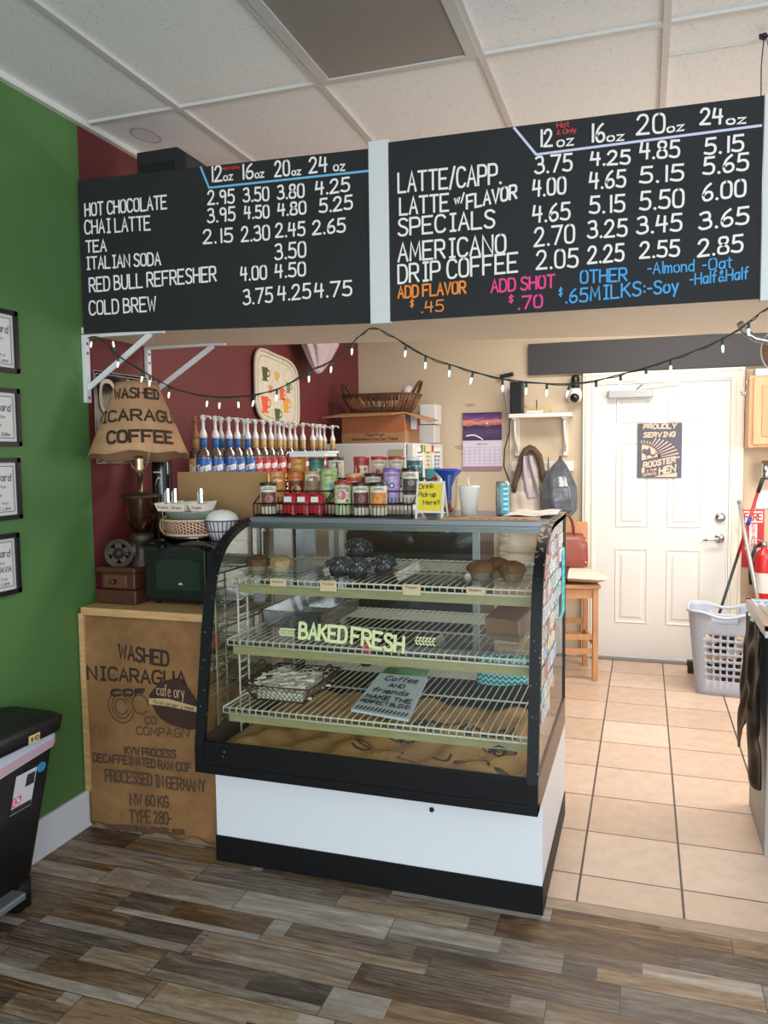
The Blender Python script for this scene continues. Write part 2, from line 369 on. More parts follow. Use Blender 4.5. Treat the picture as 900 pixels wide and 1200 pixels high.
# ------------------------------------------------------------------ stroke lettering
FONT = {
'A': '0,0 2,6 4,0|.8,2.2 3.2,2.2', 'B': '0,0 0,6|~0,6 3.2,5.9 3.4,3.4 0,3.2|~0,3.2 4,3 4.1,.2 0,0', 'C': '~4,5 3.2,6 .8,6 0,4.2 0,1.8 .8,0 3.2,0 4,1',
'D': '0,0 0,6|~0,6 3,6 4,4.4 4,1.6 3,0 0,0', 'E': '4,6 0,6 0,0 4,0|0,3.1 3.2,3.1', 'F': '4,6 0,6 0,0|0,3.1 3.2,3.1', 'G': '~4,5 3.2,6 .8,6 0,4.2 0,1.8 .8,0 3.2,0 4,1.4 4,2.8|4,2.8 2.2,2.8',
'H': '0,0 0,6|4,0 4,6|0,3.1 4,3.1', 'I': '2,0 2,6|.9,6 3.1,6|.9,0 3.1,0', 'J': '~3.4,6 3.4,1 2.6,0 1,0 .2,1.2', 'K': '0,0 0,6|3.8,6 0,2.6|1.2,3.6 4,0', 'L': '0,6 0,0 3.8,0',
'M': '0,0 .4,6 2.2,1.6 4,6 4.4,0', 'N': '0,0 0,6 4,0 4,6', 'O': '~2,6 .2,5.6 0,3 .2,.4 2,0 3.8,.4 4,3 3.8,5.6 2,6', 'P': '0,0 0,6|~0,6 3.8,6 4,3.2 3,2.7 0,2.7', 'Q': '~2,6 .2,5.6 0,3 .2,.4 2,0 3.8,.4 4,3 3.8,5.6 2,6|2.6,1.4 4.2,-.4',
'R': '0,0 0,6|~0,6 3.7,6 3.9,3.3 3,2.9 0,2.9|1.8,2.9 4,0', 'S': '~3.8,5.2 2.8,6 .9,6 .1,4.6 1.2,3.3 3,2.9 4,1.6 3.1,0 .9,0 0,.9', 'T': '0,6 4.2,6|2.1,6 2.1,0', 'U': '~0,6 0,1.4 .8,0 3.2,0 4,1.4 4,6', 'V': '0,6 2,0 4,6',
'W': '0,6 1.1,0 2.4,4.4 3.7,0 4.8,6', 'X': '0,0 4,6|0,6 4,0', 'Y': '0,6 2,3 4,6|2,3 2,0', 'Z': '0,6 4,6 0,0 4,0',
'0': '~2,6 .3,5.6 .1,3 .3,.4 2,0 3.6,.4 3.8,3 3.6,5.6 2,6', '1': '1.4,6 1.4,0', '2': '~.2,4.6 1,6 3,6 3.7,4.4 2.6,2.6 .9,.9 0,0|0,0 4,.1', '3': '~.3,5.4 1.4,6 3.2,5.9 3.5,3.5 1.4,3.2|~1.4,3.2 3.6,3.1 4,.8 2.4,0 .8,0 0,.8',
'4': '.7,6 .1,2.6 3.8,2.8|3,5.6 2.8,0', '5': '3.8,6 .8,6 .5,3.4|~.5,3.4 2.4,3.9 3.9,2.8 3.6,.4 1.8,0 0,.6', '6': '~3,6 1.1,4.6 .1,2 .6,.2 2.2,-.1 3.7,.9 3.4,2.8 1.8,3.2 .4,2', '7': '0,6 4,6 1.4,0',
'8': '~2,3.2 .4,4 .6,5.8 2,6 3.4,5.8 3.6,4 2,3.2 .2,2.4 .2,.3 2,0 3.8,.3 3.8,2.4 2,3.2', '9': '~3.6,4.2 2.4,2.9 .7,3.1 .3,5.2 1.8,6 3.4,5.4 3.6,3.6|3.6,4.4 3.3,0',
'.': '.3,.3 .7,.0', '/': '0,-.4 2.4,6.4', '-': '.2,2.8 2.2,2.8', ':': '.5,1.2 .5,1.6|.5,3.6 .5,4', '!': '.5,2 .6,6|.4,.1 .5,.4', '$': '~3.2,4.6 1.8,5.4 .4,4.2 1.6,3 3.2,1.8 1.8,.6 .2,1.4|1.8,6.4 1.8,-.4', '&': '~3.8,0 1.2,4 1.4,5.8 2.6,5.8 2.4,4 .4,2 .4,.3 2,0 3.6,2.2', "'": '.4,4.8 .4,6', '+': '0,3 3,3|1.5,1.5 1.5,4.5',
'a': '~3,3.4 1,4 0,2.4 .4,.2 2,0 3,2|3,4 3,0', 'b': '0,6.2 0,0|~0,3 1.6,4 3.2,3 3.2,.8 1.6,0 0,.8', 'c': '~3,3.3 1.6,4 .2,3 .2,1 1.6,0 3,.7', 'd': '3,6.2 3,0|~3,3 1.6,4 .1,3 .1,.8 1.6,0 3,1', 'e': '~0,2.1 3,2.3 2.6,3.9 1,3.9 0,2.4 .3,.3 1.8,0 3,.7', 'f': '~2.6,6 1.6,6.2 1.1,5 1,0|.1,3.7 2.4,3.7',
'g': '~3,3.2 1.6,4 .1,3 .1,1 1.6,.2 3,1|~3,4 3,-1.4 1.6,-2 .3,-1.4', 'h': '0,6.2 0,0|~0,2.8 1.4,4 2.8,3.4 2.9,0', 'i': '.4,4 .4,0|.4,5.3 .4,5.6', 'k': '0,6.2 0,0|2.6,4 0,1.6|.9,2.4 2.8,0', 'l': '.4,6.2 .4,0', 'm': '0,4 0,0|~0,2.8 1,4 1.9,3.4 2,0|~2,2.8 3,4 3.9,3.4 4,0', 'n': '0,4 0,0|~0,2.8 1.4,4 2.8,3.4 2.9,0',
'o': '~1.6,4 .2,3.4 0,2 .3,.4 1.6,0 2.9,.4 3.2,2 2.9,3.5 1.6,4', 'p': '0,4 0,-2|~0,3.2 1.6,4 3.1,3 3.1,.9 1.6,0 0,.9', 'r': '0,4 0,0|~0,2.6 1,3.9 2.2,3.8', 's': '~2.6,3.3 1.4,4 .2,3.2 1.3,2.1 2.6,1.2 1.6,0 0,.6', 't': '1,5.6 1,.4 1.8,0|0,4 2.2,4', 'u': '~0,4 0,1 .9,0 2.2,.3 3,1.4|3,4 3,0', 'v': '0,4 1.4,0 2.8,4', 'w': '0,4 .9,0 1.9,3.4 2.9,0 3.8,4', 'y': '0,4 1.5,.4|3,4 .9,-2', 'z': '.1,4 2.9,4 0,0 3,0', 'j': '1,4 .9,-1.6 0,-2'}
GL = {}; EPS = 0
def chaikin(p, n=2):
    for _ in range(n):
        q = [p[0]]
        for a, b in zip(p, p[1:]):
            q.append((a[0] * .75 + b[0] * .25, a[1] * .75 + b[1] * .25)); q.append((a[0] * .25 + b[0] * .75, a[1] * .25 + b[1] * .75))
        q.append(p[-1]); p = q
    return p
for ch, d in FONT.items():
    st = []; wmax = 0
    for t in d.split('|'):
        sm = t.startswith('~'); pts = [tuple(float(x) for x in q.split(',')) for q in t.lstrip('~').split()]
        if sm: pts = chaikin(pts)
        st.append(pts); wmax = max([wmax] + [q[0] for q in pts])
    GL[ch] = (st, wmax)
def layout(text, gap=1.25, space=2.2):
    x = 0; out = []
    for ch in text:
        if ch == ' ': x += space; continue
        st, wd = GL.get(ch, GL['-'])
        for p in st: out.append([(x + a, b) for a, b in p])
        x += wd + gap
    return out, x - gap
def ribbon(mb, pts, w, fn):
    n = len(pts); L = []
    P = list(pts)
    # extend the ends a little
    def un(a, b):
        d = (b[0] - a[0], b[1] - a[1]); l = math.hypot(*d) or 1e-9; return d[0] / l, d[1] / l
    t0 = un(P[0], P[1]); t1 = un(P[-2], P[-1])
    P[0] = (P[0][0] - t0[0] * w * .3, P[0][1] - t0[1] * w * .3); P[-1] = (P[-1][0] + t1[0] * w * .3, P[-1][1] + t1[1] * w * .3)
    global EPS
    EPS = (EPS + 1) % 16
    du, dv = (Vector(fn(P[0][0] + 1e-3, P[0][1])) - Vector(fn(*P[0]))), (Vector(fn(P[0][0], P[0][1] + 1e-3)) - Vector(fn(*P[0])))
    nv = du.cross(dv); nv = nv.normalized() * (EPS * .00006) if nv.length > 1e-12 else Vector((0, 0, 0))
    vs = []
    for i in range(n):
        a = un(P[max(i - 1, 0)], P[min(i, n - 1)]) if i > 0 else un(P[0], P[1])
        b = un(P[i], P[i + 1]) if i < n - 1 else a
        tx, ty = a[0] + b[0], a[1] + b[1]; l = math.hypot(tx, ty)
        if l < .3: tx, ty, l = b[0], b[1], 1
        tx, ty = tx / l, ty / l; k = 1 / max(.55, tx * b[0] + ty * b[1])
        ox, oy = -ty * w / 2 * k, tx * w / 2 * k
        vs.append(Vector(fn(P[i][0] + ox, P[i][1] + oy)) + nv); vs.append(Vector(fn(P[i][0] - ox, P[i][1] - oy)) + nv)
    mb.add(vs, [(2 * i, 2 * i + 1, 2 * i + 3, 2 * i + 2) for i in range(n - 1)], False)
def ink(mb, text, x0, z0, x1, z1, h, w, fn, slant=0):
    """text along the baseline (x0,z0)-(x1,z1), cap height h, stroke width w, fn(u,v) -> 3D"""
    st, W = layout(text); kx = (x1 - x0) / max(W, .001); kz = (z1 - z0) / max(W, .001)
    if text in ('1', '.', "'"): kx = h / 6; kz = 0
    for p in st:
        ribbon(mb, [(x0 + (a + b * slant) * kx, z0 + a * kz + b * h / 6) for a, b in p], w, fn)
def onY(Y): return lambda u, v: (u, Y, v)
def plane(o, ux, uz):
    o, ux, uz = Vector(o), Vector(ux), Vector(uz)
    return lambda u, v: o + ux * u + uz * v
T_LB=[('12', -1.6, 2.608, -1.542, 2.606, 0.0634), ('oz', -1.541, 2.606, -1.497, 2.606, 0.0328), ('16', -1.468, 2.602, -1.41, 2.6, 0.0601), ('oz', -1.407, 2.6, -1.365, 2.6, 0.0324), ('20', -1.326, 2.595, -1.259, 2.592, 0.0617), ('oz', -1.255, 2.592, -1.214, 2.591, 0.0294), ('24', -1.186, 2.591, -1.109, 2.588, 0.0608), ('oz', -1.089, 2.588, -1.04, 2.585, 0.0361), ('2.95', -1.613, 2.525, -1.492, 2.518, 0.0574), ('3.50', -1.46, 2.518, -1.346, 2.511, 0.0565), ('3.80', -1.317, 2.512, -1.202, 2.507, 0.0557), ('4.25', -1.162, 2.509, -1.023, 2.509, 0.0548), ('3.95', -1.616, 2.457, -1.491, 2.453, 0.0577), ('4.50', -1.456, 2.455, -1.347, 2.448, 0.0529), ('4.80', -1.316, 2.45, -1.196, 2.447, 0.0522), ('5.25', -1.149, 2.445, -1.013, 2.445, 0.0549), ('2.15', -1.638, 2.38, -1.504, 2.374, 0.058), ('2.30', -1.472, 2.372, -1.347, 2.367, 0.0608), ('2.45', -1.328, 2.374, -1.202, 2.369, 0.0562), ('2.65', -1.177, 2.369, -1.042, 2.366, 0.0553), ('3.50', -1.333, 2.292, -1.2, 2.291, 0.0627), ('4.00', -1.479, 2.226, -1.363, 2.223, 0.0575), ('4.50', -1.333, 2.224, -1.203, 2.223, 0.0567), ('3.75', -1.471, 2.135, -1.341, 2.136, 0.0616), ('4.25', -1.324, 2.139, -1.184, 2.139, 0.0606), ('4.75', -1.173, 2.139, -1.021, 2.137, 0.0597), ('HOT CHOCOLATE', -2.183, 2.54, -1.79, 2.53, 0.0567), ('CHAI LATTE', -2.187, 2.47, -1.869, 2.456, 0.0597), ('TEA', -2.185, 2.396, -2.08, 2.392, 0.0517), ('ITALIAN SODA', -2.189, 2.328, -1.827, 2.316, 0.0547), ('RED BULL REFRESHER', -2.176, 2.236, -1.58, 2.234, 0.0617), ('COLD BREW', -2.181, 2.143, -1.856, 2.139, 0.062)]
T_LR=[('Hot Only', -1.544, 2.647, -1.467, 2.645, 0.0139)]
T_RW=[('12', -0.351, 2.576, -0.3, 2.572, 0.0606), ('oz', -0.29, 2.568, -0.232, 2.568, 0.0359), ('16', -0.186, 2.569, -0.133, 2.564, 0.0637), ('oz', -0.13, 2.564, -0.073, 2.562, 0.031), ('20', -0.039, 2.573, 0.052, 2.567, 0.0667), ('oz', 0.054, 2.567, 0.109, 2.568, 0.0302), ('24', 0.151, 2.578, 0.222, 2.571, 0.0543), ('oz', 0.228, 2.568, 0.288, 2.565, 0.0296), ('3.75', -0.363, 2.49, -0.236, 2.485, 0.061), ('4.25', -0.182, 2.494, -0.053, 2.484, 0.0497), ('4.85', -0.028, 2.495, 0.097, 2.486, 0.0585), ('5.15', 0.165, 2.484, 0.283, 2.482, 0.0545), ('4.00', -0.37, 2.415, -0.256, 2.413, 0.0613), ('4.65', -0.185, 2.419, -0.066, 2.413, 0.0599), ('5.15', -0.028, 2.419, 0.11, 2.413, 0.056), ('5.65', 0.162, 2.423, 0.298, 2.422, 0.0574), ('4.65', -0.37, 2.33, -0.242, 2.328, 0.0616), ('5.15', -0.185, 2.34, -0.068, 2.335, 0.0602), ('5.50', -0.027, 2.334, 0.112, 2.33, 0.0633), ('6.00', 0.161, 2.342, 0.292, 2.344, 0.0577), ('2.70', -0.365, 2.251, -0.227, 2.251, 0.0662), ('3.25', -0.19, 2.262, -0.06, 2.256, 0.0605), ('3.45', -0.035, 2.26, 0.107, 2.257, 0.0594), ('3.65', 0.153, 2.255, 0.302, 2.259, 0.058), ('2.05', -0.358, 2.175, -0.215, 2.17, 0.0665), ('2.25', -0.189, 2.179, -0.069, 2.178, 0.0608), ('2.55', -0.025, 2.182, 0.101, 2.178, 0.0567), ('2.85', 0.151, 2.171, 0.287, 2.175, 0.0583), ('LATTE/CAPP.', -0.844, 2.482, -0.471, 2.471, 0.0737), ('LATTE', -0.839, 2.404, -0.655, 2.4, 0.0648), ('w/', -0.639, 2.421, -0.6, 2.426, 0.0332), ('FLAVOR', -0.597, 2.399, -0.418, 2.416, 0.0525), ('SPECIALS', -0.846, 2.332, -0.494, 2.328, 0.0651), ('AMERICANO', -0.847, 2.242, -0.456, 2.238, 0.0701), ('DRIP COFFEE', -0.848, 2.166, -0.415, 2.172, 0.0704)]
T_RR=[('Hot', -0.29, 2.63, -0.247, 2.629, 0.02), ('& Only', -0.29, 2.608, -0.225, 2.609, 0.0172)]
T_RO=[('ADD FLAVOR', -0.849, 2.114, -0.596, 2.114, 0.0471), ('$', -0.804, 2.079, -0.786, 2.081, 0.0313), ('.45', -0.763, 2.058, -0.677, 2.058, 0.0436)]
T_RP=[('ADD SHOT', -0.512, 2.109, -0.291, 2.11, 0.0483), ('$', -0.452, 2.07, -0.43, 2.071, 0.0301), ('.70', -0.42, 2.045, -0.332, 2.047, 0.048)]
T_RB=[('OTHER', -0.212, 2.116, -0.059, 2.114, 0.0466), ('$', -0.283, 2.08, -0.266, 2.08, 0.0324), ('.65', -0.261, 2.056, -0.183, 2.055, 0.05), ('MILKS:', -0.179, 2.058, -0.003, 2.064, 0.0495), ('-Soy', -0.0, 2.064, 0.099, 2.066, 0.0456), ('-Almond', 0.0, 2.13, 0.145, 2.128, 0.0397), ('-Oat', 0.165, 2.127, 0.256, 2.13, 0.0389), ('-Half&Half', 0.129, 2.085, 0.304, 2.092, 0.0392)]
T_BU=[('WASHED', -2.037, 0.734, -1.802, 0.718, 0.0666), ('NICARAGUA', -2.19, 0.636, -1.726, 0.644, 0.063), ('COF', -2.08, 0.573, -1.914, 0.59, 0.0337), ('CO', -1.918, 0.476, -1.864, 0.481, 0.0286), ('COMPAGN', -1.964, 0.426, -1.717, 0.44, 0.0336), ('KVW PROCESS', -2.029, 0.33, -1.779, 0.346, 0.0534), ('DECAFFEINATED RAW COF', -2.182, 0.284, -1.712, 0.294, 0.0572), ('PROCESSED IN GERMANY', -2.125, 0.206, -1.652, 0.216, 0.0571), ('NW 60 KG', -2.011, 0.116, -1.824, 0.131, 0.0538), ('TYPE 280-', -2.014, 0.042, -1.811, 0.061, 0.059), ('ROTTERDAM EXCELSOR', -2.118, -0.002, -1.753, 0.027, 0.0279), ('cafe ory', -1.865, 0.601, -1.727, 0.599, 0.0264), ('first origin y mas', -1.866, 0.568, -1.682, 0.561, 0.0151)]

# ------------------------------------------------------------------ the room
def struct(o, label, cat): return tag(o, label, cat, kind='structure')
b = MB(); b.box(-2.23, 2.6, -2.2, 2.655, -.06, 0)
struct(b.build('floor', wood_floor(), origin=(0, 0, 0)), 'grey brown weathered wood plank floor in front of the counter', 'floor')
b = MB(); b.box(-2.23, 2.6, 2.655, 6.09, -.06, -.001)
struct(b.build('floor', tile_floor(), origin=(0, 0, 0)), 'square beige ceramic tile floor of the kitchen passage', 'floor')
GREEN = mat('#4d753e', .6, noise=.06, nscale=1.5, bump=.08, bscale=60); RED = mat('#642426', .6, noise=.06, nscale=2, bump=.1, bscale=50)
BEIGE = mat('#cbb79c', .7, noise=.03, nscale=2, bump=.08, bscale=90)
b = MB(); b.use(GREEN).box(-2.35, -2.23, -2.2, 2.77, 0, 3.02); b.use(RED).box(-2.35, -2.23, 2.77, 6.19, 0, 3.02)
struct(b.build('wall_left', origin=(-2.23, 0, 0)), 'left wall painted green in front and dark red behind the counter', 'wall')
b = MB(); b.box(-2.35, -.375, 6.09, 6.2, 0, 3.02).box(.60, 2.0, 6.09, 6.2, 0, 3.02).box(-.375, .60, 6.09, 6.2, 2.055, 3.02)
wb = struct(b.build('wall_back', BEIGE, origin=(0, 6.09, 0)), 'beige back wall around the white door', 'wall')
b = MB()   # bare plaster patches left by removed hooks
for px, pz, rx, rz in ((-1.37, 1.60, .055, .02), (-1.30, 1.93, .04, .012), (-1.33, 1.545, .05, .018)):
    b.poly([(px + rx * math.cos(a) * (1 + .2 * math.sin(3 * a)), 6.0885, pz + rz * math.sin(a)) for a in [i * PI / 8 for i in range(16)]][::-1])
b.build('bare_patch', mat('#b39a78', .9), wb)
b = MB(); b.box(1.62, 1.72, 5.1, 6.2, 0, 3.02).box(1.62, 1.72, 2.9, 3.7, 0, 3.02).box(1.62, 1.72, 3.7, 5.1, 0, 1.0).box(1.62, 1.72, 3.7, 5.1, 2.3, 3.02)
struct(b.build('wall_right', BEIGE), 'beige kitchen wall on the right', 'wall')
b = MB(); b.box(-2.35, 2.6, -2.2, 6.2, 2.95, 3.02)
ceil = struct(b.build('ceiling', ceiling_mat(), origin=(0, 0, 0)), 'suspended ceiling of speckled off-white tiles', 'ceiling')
GRID = mat('#c9c6c2', .5)
b = MB()
for x in (-1.7756, -1.166, -.5564, .0532, .6628, 1.2724): b.box(x - .012, x + .012, -2.2, 6.09, 2.938, 2.9505)
for y in (2.816, 4.035, 5.254, 1.597, .378): b.box(-2.2, 2.2, y - .012, y + .012, 2.9386, 2.9505)
b.box(.0652, .6508, 3.046, 3.054, 2.944, 2.9505)
g = b.build('ceiling_grid', GRID, ceil); g['kind'] = 'structure'
b = MB(); b.box(-2.23, -2.205, -2.2, 6.09, 2.925, 2.9495)
struct(b.build('trim_1', mat('#d6d4cf', .5)), 'white metal wall angle where ceiling meets left wall', 'trim')
b = MB(); b.box(-2.23, -2.214, -2.2, 2.672, 0, .158)
struct(b.build('baseboard_left', mat('#d9dade', .45), bevel=.003), 'white baseboard under the green wall', 'baseboard')
b = MB(); b.poly([(-.305, 2.625, 0), (-.305, 2.64, .008), (-.305, 2.668, .008), (-.305, 2.69, 0)], (2.0, 0, 0))
struct(b.build('trim_2', mat('#a08a74', .4, noise=.15, nscale=12, stretch=(1, 8, 8))), 'wooden transition strip between plank and tile floor', 'trim')
b = MB(); b.box(-.843, 1.62, 6.055, 6.0895, 2.141, 2.373)
tag(b.build('wall_panel', mat('#3d3a3c', .6)), 'long dark grey panel on the back wall above the white door', 'panel')

# door
dr = thing('door_1', 'white six-panel door with poster and lever handle', 'door', (.11, 6.06, 0)); dr['kind'] = 'structure'
DW = mat('#e3dfd8', .42)
panels = [(-.195, .027, 1.765, 1.93), (.165, .39, 1.765, 1.93), (-.195, .027, 1.0, 1.615), (.165, .39, 1.0, 1.615), (-.195, .027, .28, .83), (.165, .39, .28, .83)]
b = MB(); b.box(-.346, .568, 6.062, 6.10, .015, 2.04); b.build('slab', DW, dr)
for x0, x1, za, zb in panels:
    b = MB()
    def ringq(i0, y0, i1, y1):
        a = [(x0 + i0, y0, za + i0), (x1 - i0, y0, za + i0), (x1 - i0, y0, zb - i0), (x0 + i0, y0, zb - i0)]
        c = [(x0 + i1, y1, za + i1), (x1 - i1, y1, za + i1), (x1 - i1, y1, zb - i1), (x0 + i1, y1, zb - i1)]
        b.add(a + c, [(k, (k + 1) % 4, 4 + (k + 1) % 4, 4 + k) for k in range(4)], False)
    ringq(-.006, 6.062, 0, 6.055); ringq(0, 6.055, .012, 6.0612); ringq(.012, 6.0612, .03, 6.0612); ringq(.03, 6.0612, .045, 6.055)
    b.add([(x0 + .045, 6.055, za + .045), (x1 - .045, 6.055, za + .045), (x1 - .045, 6.055, zb - .045), (x0 + .045, 6.055, zb - .045)], [(0, 1, 2, 3)])
    b.build('raised_panel', DW, dr)
b = MB()
for (x0, x1, za, zb) in ((-.44, -.352, 0, 2.13), (.574, .662, 0, 2.13)):
    b.box(x0, x1, 6.045, 6.09, za, zb)
    b.box(x0 + .02, x0 + .035, 6.037, 6.046, za, zb).box(x1 - .022, x1 - .008, 6.037, 6.046, za, zb)
b.box(-.44, .662, 6.0445, 6.09, 2.046, 2.134).box(-.44, .662, 6.036, 6.046, 2.112, 2.126).box(-.36, .58, 6.036, 6.046, 2.06, 2.074)
b.build('door_frame', mat('#e9e2d2', .45), dr, bevel=.003)
b = MB(); b.box(-.36, .58, 6.0, 6.06, 0, .014); b.build('threshold', mat('#8d867f', .4, .5), dr)
b = MB().use(CHROME, True); b.lathe([(0, 0), (.032, .002), (.034, .012), (.03, .02), (0, .021)], (.517, 6.062, .925), 20, (0, -1, 0))
b.tube([(.517, 6.04, .925), (.517, 6.01, .925), (.49, 6.005, .925), (.44, 6.005, .918), (.405, 6.008, .912)], [.011, .011, .011, .009, .007], 10); b.build('lever_handle', None, dr)
b = MB().use(CHROME, True); b.lathe([(0, 0), (.034, .002), (.036, .012), (.03, .024), (0, .025)], (.519, 6.062, 1.075), 20, (0, -1, 0)); b.obox((.519, 6.03, 1.075), (.016, 0, 0), (0, .007, 0), (0, 0, .004)); b.build('deadbolt', None, dr)
b = MB(); b.use(mat('#b4b2ae', .35, .7)).box(-.255, .046, 6.0, 6.055, 1.943, 1.998).use(mat('#8c8a86', .4, .6)).box(-.262, -.25, 6.002, 6.055, 1.946, 1.995).box(.041, .053, 6.002, 6.055, 1.946, 1.995)
dc = b.build('door_closer', None, dr, bevel=.004)
b = MB().use(mat('#a9a7a3', .35, .8)); b.bar((-.06, 6.02, 2.0), (-.02, 6.01, 2.035), .018, .006).bar((-.02, 6.01, 2.03), (.235, 6.03, 2.045), .016, .006); b.build('closer_arm', None, dc)

# poster on the door
PX0, PX1, PZ0, PZ1 = -.049, .255, 1.359, 1.755
t = thing('poster', 'dark grey coffee poster with pink sunburst and rooster on the white door', 'poster', ((PX0 + PX1) / 2, 6.05, PZ0))
b = MB(); b.box(PX0, PX1, 6.046, 6.052, PZ0, PZ1); b.build('backing', mat('#46434a', .3), t)
PINK = mat('#e9bda6', .6); b = MB().use(PINK)
def pp(u, v): return (PX0 + u * (PX1 - PX0), 6.0445, PZ0 + v * (PZ1 - PZ0))
fp = lambda a, c: pp(a, c)
ink(b, 'PROUDLY', .13, .905, .86, .905, .075, .024, fp, .12); ink(b, 'SERVING', .13, .75, .84, .755, .08, .024, fp, .12)
ink(b, 'ROOSTER', .14, .185, .86, .29, .095, .028, fp, .06); ink(b, 'HEN', .50, .065, .86, .125, .115, .034, fp, .06)
b.add([pp(*q) for q in ((.10, .09), (.17, .1), (.17, .19), (.10, .18))], [(0, 1, 2, 3)])
ink(b, '& THE', .22, .115, .44, .145, .03, .010, fp); ink(b, 'Coffee Co.', .13, .03, .44, .07, .05, .010, fp)
b.add([pp(*q) for q in ((.38, .02), (.9, .02), (.9, .10), (.5, .045))], [(0, 1, 2, 3)])
cx, cz = .10, .37; sun = [pp(cx, .325)]
for i in range(13):
    a = PI / 2 * i / 12 * 1.06; sun.append(pp(cx + .43 * math.cos(PI / 2 - a) , .31 + (.30) * math.sin(PI / 2 - a)))
sun[-1] = pp(.52, .40); sun.insert(len(sun), pp(.30, .365)); b.poly(sun[::-1])
for i in range(13):
    a = .12 + i * (1.46 / 12); r0_, r1_ = .47, .62 + .33 * max(0, math.cos(a) - .25)
    if i > 8: r1_ = .56
    wd = .012
    b.add([pp(cx + r0_ * math.cos(a + wd), .31 + .68 * r0_ * math.sin(a + wd)), pp(cx + r0_ * math.cos(a - wd), .31 + .68 * r0_ * math.sin(a - wd)),
           pp(cx + r1_ * math.cos(a - wd * 1.7), .31 + .68 * r1_ * math.sin(a - wd * 1.7)), pp(cx + r1_ * math.cos(a + wd * 1.7), .31 + .68 * r1_ * math.sin(a + wd * 1.7))], [(0, 1, 2, 3)])
b.build('printed_design', None, t)
b = MB()
ro = [(.11, .52), (.17, .54), (.22, .52), (.25, .54), (.27, .57), (.29, .56), (.29, .53), (.31, .50), (.30, .46), (.33, .43), (.37, .43), (.41, .46), (.43, .47), (.42, .43), (.38, .39), (.34, .385), (.30, .41), (.26, .42), (.22, .40), (.23, .36), (.20, .36), (.20, .41), (.16, .44), (.11, .45)]
b.poly([(pp(*q)[0], 6.0436, pp(*q)[2]) for q in ro]); b.build('rooster_print', mat('#46434a', .3), t)

# ------------------------------------------------------------------ shelf with menu boards over the counter
SHELF = mat('#ecdcc6', .55, noise=.05, nscale=5, stretch=(1, 12, 12))
b = MB(); b.add([(-2.228, 2.745, 2.075), (1.4, 2.745, 2.015), (1.4, 3.66, 2.015), (-2.228, 3.22, 2.075), (-2.228, 2.745, 2.1), (1.4, 2.745, 2.04), (1.4, 3.66, 2.04), (-2.228, 3.22, 2.1)],
    [(0, 3, 2, 1), (4, 5, 6, 7), (0, 1, 5, 4), (1, 2, 6, 5), (2, 3, 7, 6), (3, 0, 4, 7)])
tag(b.build('shelf', SHELF), 'long cream wooden shelf under the black menu boards', 'shelf')
BK = mat('#d9dadb', .4)
def bracket(Y, zt, zb, xt, lab):
    t = thing('shelf_bracket', lab, 'bracket', (-2.228, Y, zb), group='shelf brackets on the left wall')
    b = MB(); b.box(-2.229, -2.212, Y - .014, Y + .014, zb, zt); b.build('wall_plate', BK, t)
    b = MB(); b.box(-2.212, xt + .06, Y - .012, Y + .012, zt - .013, zt); b.build('top_arm', BK, t)
    b = MB(); b.bar((-2.214, Y, zb + .06), (xt, Y, zt - .012), .022, .008, (0, 1, 0)); b.build('brace', BK, t)
    b = MB().use(mat('#55565a', .4, .6), True)
    for z in (zt - .035, zt - .075, zb + .02): b.lathe([(0, 0), (.006, 0), (.005, .003), (0, .004)], (-2.212, Y, z), 10, (1, 0, 0))
    b.build('screw', None, t)
bracket(2.757, 2.069, 1.79, -1.90, 'white steel shelf bracket nearest the green wall')
bracket(3.19, 2.0735, 1.79, -1.87, 'white steel shelf bracket farther back on the red wall')
BOARD = mat('#1c1d1f', .75, noise=.12, nscale=4)
def boardbox(x0, x1, zl0, zl1, zr0, zr1):
    b = MB(); b.add([(x0, 2.738, zl0), (x1, 2.738, zr0), (x1, 2.744, zr0), (x0, 2.744, zl0), (x0, 2.738, zl1), (x1, 2.738, zr1), (x1, 2.744, zr1), (x0, 2.744, zl1)],
        [(0, 3, 2, 1), (4, 5, 6, 7), (0, 1, 5, 4), (1, 2, 6, 5), (2, 3, 7, 6), (3, 0, 4, 7)]); return b
P2 = onY(2.7365)
def lines(T, sw, name, mt, parent, extra=None):
    b = MB().use(mt)
    for tx, x0, zz0, x1, zz1, h in T:
        s = sw * (.75 if h < .045 else 1); ink(b, tx, x0 + s / 2, zz0 + s / 2, x1 - s / 2, zz1 + s / 2, h - s, s, P2)
    if extra:
        for a in extra: ribbon(b, a, .008, P2)
    return b.build(name, None, parent)
def columns(T, t):
    for i in range(4): lines(T[2 * i:2 * i + 2], .0075, 'cup_size', INK_W, t)
    Q = [q for q in T[8:] if q[0][0] in '0123456789']; xa = Q[0][1]; step = (Q[3][1] - xa) / 3
    for i in range(4):
        G = sorted([q for q in Q if min(3, max(0, round((q[1] - xa) / step))) == i], key=lambda q: -q[2]); run = []
        for q in G:
            if run and run[-1][2] - q[2] > .10: lines(run, .0075, 'price_column', INK_W, t); run = []
            run.append(q)
        lines(run, .0075, 'price_column', INK_W, t)
t = thing('menu_board', 'black menu board with hot chocolate, tea and cold brew prices, left of the white post', 'menu board', (-1.57, 2.741, 2.05), group='chalk menu boards')
boardbox(-2.212, -.953, 2.074, 2.69, 2.036, 2.652).build('panel', BOARD, t)
columns(T_LB, t); lines([q for q in T_LB if q[0][0].isalpha() and q[0] != 'oz'], .0072, 'drink_lettering', INK_W, t); lines(T_LR, .004, 'red_lettering', mat('#c23a34', .8), t)
lines([], .01, 'blue_line', mat('#6fb4dc', .8), t, [[(-1.636, 2.671), (-1.602, 2.59), (-.953, 2.574)]])
t = thing('menu_board', 'black menu board with latte, americano and drip coffee prices, right of the white post', 'menu board', (-.27, 2.741, 2.03), group='chalk menu boards')
